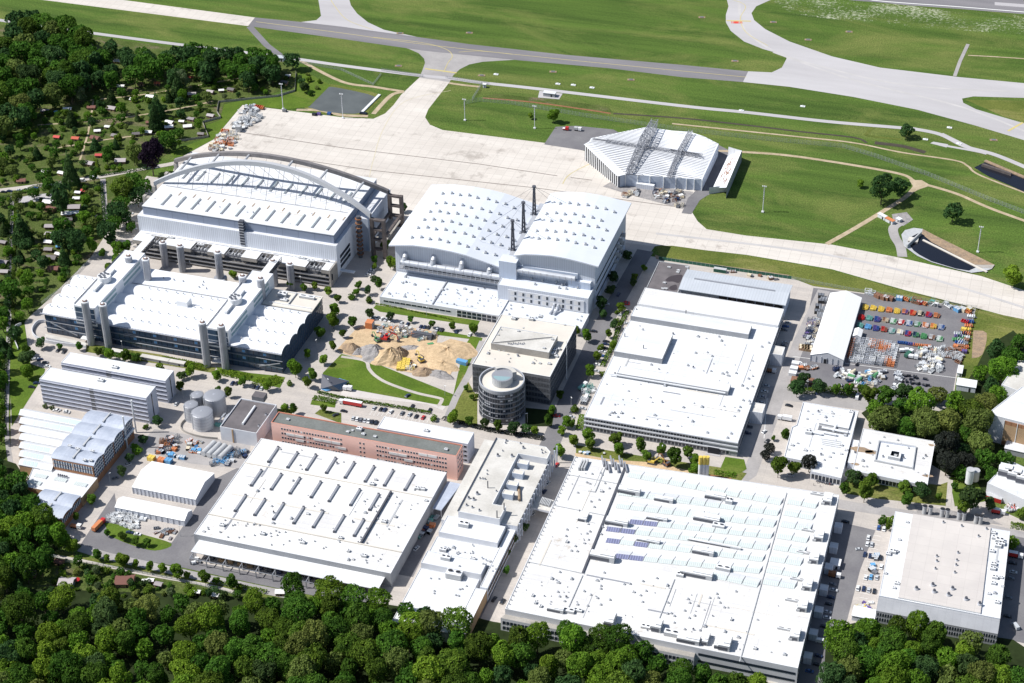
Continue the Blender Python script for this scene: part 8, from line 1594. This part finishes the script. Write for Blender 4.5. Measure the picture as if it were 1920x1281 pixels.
for i,(a,m,lab) in enumerate((([(0,372),(15,371),(65,352),(150,338)],'leaf_dark','dark hedge on the upper side of the allotment lane'),([(30,364),(62,359)],'leaf','short trimmed hedge above the small garden car park'),([(78,358),(100,352),(160,347)],'leaf','trimmed hedge on the lower side of the allotment lane'),([(185,330),(240,322),(290,316)],'leaf','hedge along the lane right of the camper van'),([(190,345),(193,380),(196,420)],'leaf_dark','hedge left of the grey garden lane'),([(20,375),(18,440),(14,520),(12,600)],'leaf_dark','long hedge left of the leftmost lane, upper half'),([(26,600),(8,700),(6,800)],'leaf_dark','long hedge left of the leftmost lane, lower half'),([(30,380),(28,440),(24,520),(24,590)],'leaf','long hedge right of the leftmost lane'),([(125,440),(124,480),(126,520)],'leaf_dark','dark hedge at the left of the sloping allotment meadow'),([(360,152),(440,150)],'leaf','straight hedge in front of the tree belt'),([(360,165),(440,158)],'leaf','second straight hedge below the tree belt'),([(160,1060),(168,1100)],'leaf_dark','short dark hedge between the grey roofed and brown roofed garden houses'),([(180,1062),(186,1095)],'leaf','short hedge left of the brown roofed garden house'),([(250,1100),(290,1092)],'leaf','hedge right of the brown roofed garden house'),([(178,300),(185,330)],'leaf_bright','bright hedge in the middle allotments'),([(130,230),(230,222)],'leaf','hedge along the middle allotment path'),([(400,1092),(500,1112)],'leaf_bright','hedge along the lower works fence'))):hedge('hedge',PZ('_',0,*a),2.2,1.8,m,lab,seed=i,dens=3)
# garden sheds
RM={'white':'shed_roof_white','grey':'roof_felt','brown':'roof_brown','red':'roof_red','blue':'paint_sky'};rg=random.Random(12)
def shed(X,Y,L,W,h,rf,ang,name='garden_shed',wallm='wood'):
    o=thing(name,'shed','garden shed',(X,Y,0),0,'garden sheds in the allotments');ALL.append(o);ca,sa=math.cos(ang),math.sin(ang)
    R_=lambda x,y,z:(X+ca*x-sa*y,Y+sa*x+ca*y,z)
    MB().obox((X,Y),ang,L,W,0,h,wallm).face([R_(-L/2,-W/2,h),R_(-L/2,W/2,h),R_(-L/2,0,h+W*.22)],wallm).face([R_(L/2,-W/2,h),R_(L/2,W/2,h),R_(L/2,0,h+W*.22)],wallm).build('wall',o)
    e=.4;hh=h+W*.22+.1;MB().shell([R_(-L/2-e,-W/2-e,h-.1),R_(-L/2-e,0,hh),R_(-L/2-e,W/2+e,h-.1)][::-1],[R_(L/2+e,-W/2-e,h-.1),R_(L/2+e,0,hh),R_(L/2+e,W/2+e,h-.1)][::-1],.12,rf).build('roof',o)
    MB().obox(R_(L*.15,-W/2-.03,0)[:2],ang,.9,.06,0,1.9,'dark').build('door',o);MB().obox(R_(-L*.25,-W/2-.03,0)[:2],ang,.9,.06,1.0,1.8,'glass_dark').build('window',o);return o
for k,x,y,L,c in SH:
    X,Y=P(*Z(k,x,y),1.5);o=shed(X,Y,L*.8,L*.55,2.3,RM[c],rg.uniform(-.15,.5));o['_a']=f'{c} roofed garden shed';o['_w']=''
X,Y=P(*Z('k',430,555),2);o=shed(X,Y,8,7,2.8,'roof_felt',.15,'garden_house','wall_concrete');o['label']='grey gabled garden house beside a red sunshade in the lower left gardens';o['category']='garden house';o['_fix']=1
X,Y=P(*Z('k',805,545),2);o=shed(X,Y,10,8,3.0,'roof_brown',.3,'garden_house');o['label']='large brown gabled garden house in the lower left gardens';o['category']='garden house';o['_fix']=1
def para(k,x,y,c,cn,wh):
    X,Y=P(*Z(k,x,y));o=thing('sunshade',f'{cn} sunshade {wh}','sunshade',(X,Y,0));ALL.append(o);MB().cyl(X,Y,1.9,2.1,2.7,c,n=8,r1=.1).build('canopy',o);MB().cyl(X,Y,.05,0,2.2,'unit_white',n=5).build('pole',o)
para('k',497,555,'paint_red','red','beside the grey gabled garden house');para('A',315,640,'paint_sky','pale blue','on a lawn in the upper allotments')
# garden lawns and beds
mb=MB();mb2=MB();mb3=MB();rgg=random.Random(77)
for poly,n,sd_ in (([(-60,215),(150,190),(540,140),(545,165),(410,190),(400,220),(370,232),(380,255),(310,280),(240,318),(-60,350)],900,51),([(-60,385),(185,350),(190,420),(165,480),(75,565),(30,640),(-60,860)],700,52),([(90,1050),(450,1120),(440,1128),(90,1115)],60,53)):
    for i,(x,y) in enumerate(scatter(poly,0,13,n,sd_)):
        t=mb if rgg.random()<.6 else (mb2 if rgg.random()<.6 else mb3);t.obox((x,y),rgg.choice((.2,.35,1.8)),rgg.uniform(5,11),rgg.uniform(4,8) if t is mb else rgg.uniform(1,3.5),.04,.05+.0009*(i%50),'lawn' if t is mb else 'dirt' if t is mb2 else 'paving')
mb.build('garden_lawns',kind='structure');mb2.build('garden_beds',kind='structure');mb3.build('garden_terraces',kind='structure')
# clipped plot hedges and paths between the allotments
rh=random.Random(4)
for poly,n,wh in (([(-40,235),(150,195),(500,150),(410,190),(370,232),(310,275),(240,312),(-40,345)],34,'in the upper allotments'),([(-40,390),(180,360),(160,470),(75,560),(30,630),(-40,780)],22,'in the left allotments')):
    for x,y in scatter(poly,0,16,400,60+n)[:n]:
        a=rh.choice((.35,.35,1.75));L=rh.uniform(7,13);o=hedge('hedge',[(x-math.cos(a)*L/2,y-math.sin(a)*L/2),(x+math.cos(a)*L/2,y+math.sin(a)*L/2)],1.3,1.6,rh.choice(('leaf_dark','leaf','leaf')),'clipped plot hedge',seed=int(x+999),dens=3,group='plot hedges '+wh);o['_w']=wh;o['_a']='clipped plot hedge'
# ------------------------------------------------------------ windows, then a label for every copy
flush_windows()
# the 290 broadleaf trees that show largest stay things; the farther ones become one object
BL=[o for o in TREES if o.name.startswith('broadleaf_tree')];BL.sort(key=lambda o:-max(c.scale[0] for c in o.children)/(o.location-CAM).length)
far=BL[290:];V,Fc,MI,nv=[],[],[],0;fm=['leaf','leaf_dark','leaf_bright','leaf_olive','leaf_black','bark']
proto_={m:[crown_mesh('far',900+i*7+j,1700,m,'broad',.085) for j in range(2)] for i,m in enumerate(fm[:5])}
for o in far:
    cr=next(c for c in o.children if c.name.startswith('crown'));m_=cr.data.materials[0].name;me=random.choice(proto_[m_]);co=np.zeros(len(me.vertices)*3,np.float32);me.vertices.foreach_get('co',co);co=co.reshape(-1,3)*np.array(cr.scale);a=o.rotation_euler.z
    co=np.stack([co[:,0]*math.cos(a)-co[:,1]*math.sin(a)+o.location.x,co[:,0]*math.sin(a)+co[:,1]*math.cos(a)+o.location.y,co[:,2]],axis=1)
    V.append(co);Fc.append(np.arange(len(co)).reshape(-1,4)+nv);MI.append(np.full(len(co) // 4,fm.index(m_)));nv+=len(co)
    t_=MB().bar((o.location.x,o.location.y,0),(o.location.x,o.location.y,cr.scale[2]),.3,'bark',4);tv=np.array(t_.v[:16],np.float32);V.append(tv);Fc.append(np.arange(16).reshape(-1,4)+nv);MI.append(np.full(4,5));nv+=16
    ALL.remove(o)
    for c in list(o.children):bpy.data.objects.remove(c)
    bpy.data.objects.remove(o)
fo=bpy.data.objects.new('distant_trees',cards_mesh('distant_trees',V,Fc,'leaf'));C.objects.link(fo)
for m_ in fm[1:]:fo.data.materials.append(M[m_])
fo.data.polygons.foreach_set('material_index',np.concatenate(MI).astype(np.int32));tag(fo,'dense mass of smaller distant trees around the allotments and the upper left wood','trees',kind='stuff')
LM=[(500,380,'the arched hangar'),(330,590,'the dark glass workshop'),(860,420,'the twin vault hangar'),(960,660,'the black office building'),(940,745,'the round office tower'),(1280,690,'the big white hall'),(1220,290,'the trussed hangar'),(1570,600,'the marquee'),(1700,640,'the equipment yard'),(1555,820,'the canteen'),(1675,855,'the courtyard pavilion'),(1770,1070,'the grey-roofed hall'),(1280,1040,'the saw-tooth hall'),(690,835,'the pink block'),(590,950,'the slotted hall'),(190,740,'the office slabs'),(180,830,'the brick works'),(310,920,'the two storage tents'),(390,770,'the round tanks'),(780,660,'the building site'),(910,960,'the stepped works'),(640,190,'the pond'),(1770,470,'the concrete basin'),(1380,280,'the noise barrier'),(1380,60,'the taxiway curve'),(830,110,'the taxiway junction'),(1030,172,'the substation hut'),(285,290,'the copper beech'),(160,355,'the red roofed shed'),(60,365,'the allotment car park'),(230,1090,'the brown garden house'),(120,1090,'the grey garden house'),(20,1180,'the lower left corner'),(1890,1250,'the lower right corner'),(1870,760,'the brown gabled hall'),(530,110,'the gatehouse at the perimeter road'),(700,760,'the red truck'),(100,600,'the curved ramp'),(20,60,'the upper left corner'),(300,1100,'the lower works fence')]
ORD=['first','second','third','fourth','fifth','sixth','seventh','eighth','ninth','tenth','eleventh','twelfth']
def rel(x,y):
    l=min(LM,key=lambda q:(q[0]-x)**2+((q[1]-y)*1.3)**2);dx,dy=x-l[0],y-l[1]
    d=('left of ' if dx<0 else 'right of ') if abs(dx)>abs(dy)*1.3 else ('behind ' if dy<0 else 'in front of ');return d+l[2]
todo={}
for o in ALL:
    if '_a' not in o.keys() or '_fix' in o.keys():continue
    x,y=px(o.location);w_=o.get('_w','');base=o['_a']+(' '+w_ if w_ else '')
    todo.setdefault(base,[]).append((x,y,o))
BAND=['rearmost row','second row','third row','fourth row','fifth row','sixth row']
def name_out(base,alt,l2):
    n=len(l2);nb=(n+11) // 12;l2=sorted(l2,key=lambda t:t[1])
    for b in range(nb):
        l3=sorted(l2[b*n // nb:(b+1)*n // nb],key=lambda t:t[0])
        for i,(x,y,o) in enumerate(l3):
            tail=([BAND[min(b,5)] if b<nb-1 else 'front row'] if nb>1 else [])+([ORD[i]+' from left'] if len(l3)>1 else [])
            t_=''.join(', '+q for q in tail);o['label']=base+t_ if len((base+t_).split())<=16 else alt+t_
for base,lst in todo.items():
    w_=lst[0][2].get('_w','');a=lst[0][2]['_a']
    if w_ and len(lst)<=24:name_out(base,a,lst);continue
    sub={}
    for x,y,o in lst:sub.setdefault(rel(x,y),[]).append((x,y,o))
    for r,l2 in sub.items():name_out((base if not w_ or len(base.split())<9 else a)+' '+r,a+' '+r,l2)
for rnd_ in range(3):
    seen={}
    for o in ALL:seen.setdefault(o['label'],[]).append(o)
    for lab,l in seen.items():
        if len(l)>1:
            l.sort(key=lambda o:px(o.location)[1])
            for i,o in enumerate(l):o['label']=(['upper ','lower ','middle ','lowest ','inner ','outer '][i] if i<6 else '')+lab
for o in ALL:
    ws=o['label'].split()
    if len(ws)>16:print('LONG',o['label'])
for o in list(bpy.data.objects):
    for k_ in ('_a','_w','_fix'):
        if k_ in o.keys():del o[k_]
for k_ in list(BK.values())+list(CK.values())+list(VK.values())+list(GK.values()):
    if not k_.used:
        for c_ in list(k_.root.children):bpy.data.objects.remove(c_)
        bpy.data.objects.remove(k_.root)
print('objects',len(bpy.data.objects),'things',sum(1 for o in bpy.data.objects if 'category' in o.keys()),'trees',len(TREES))
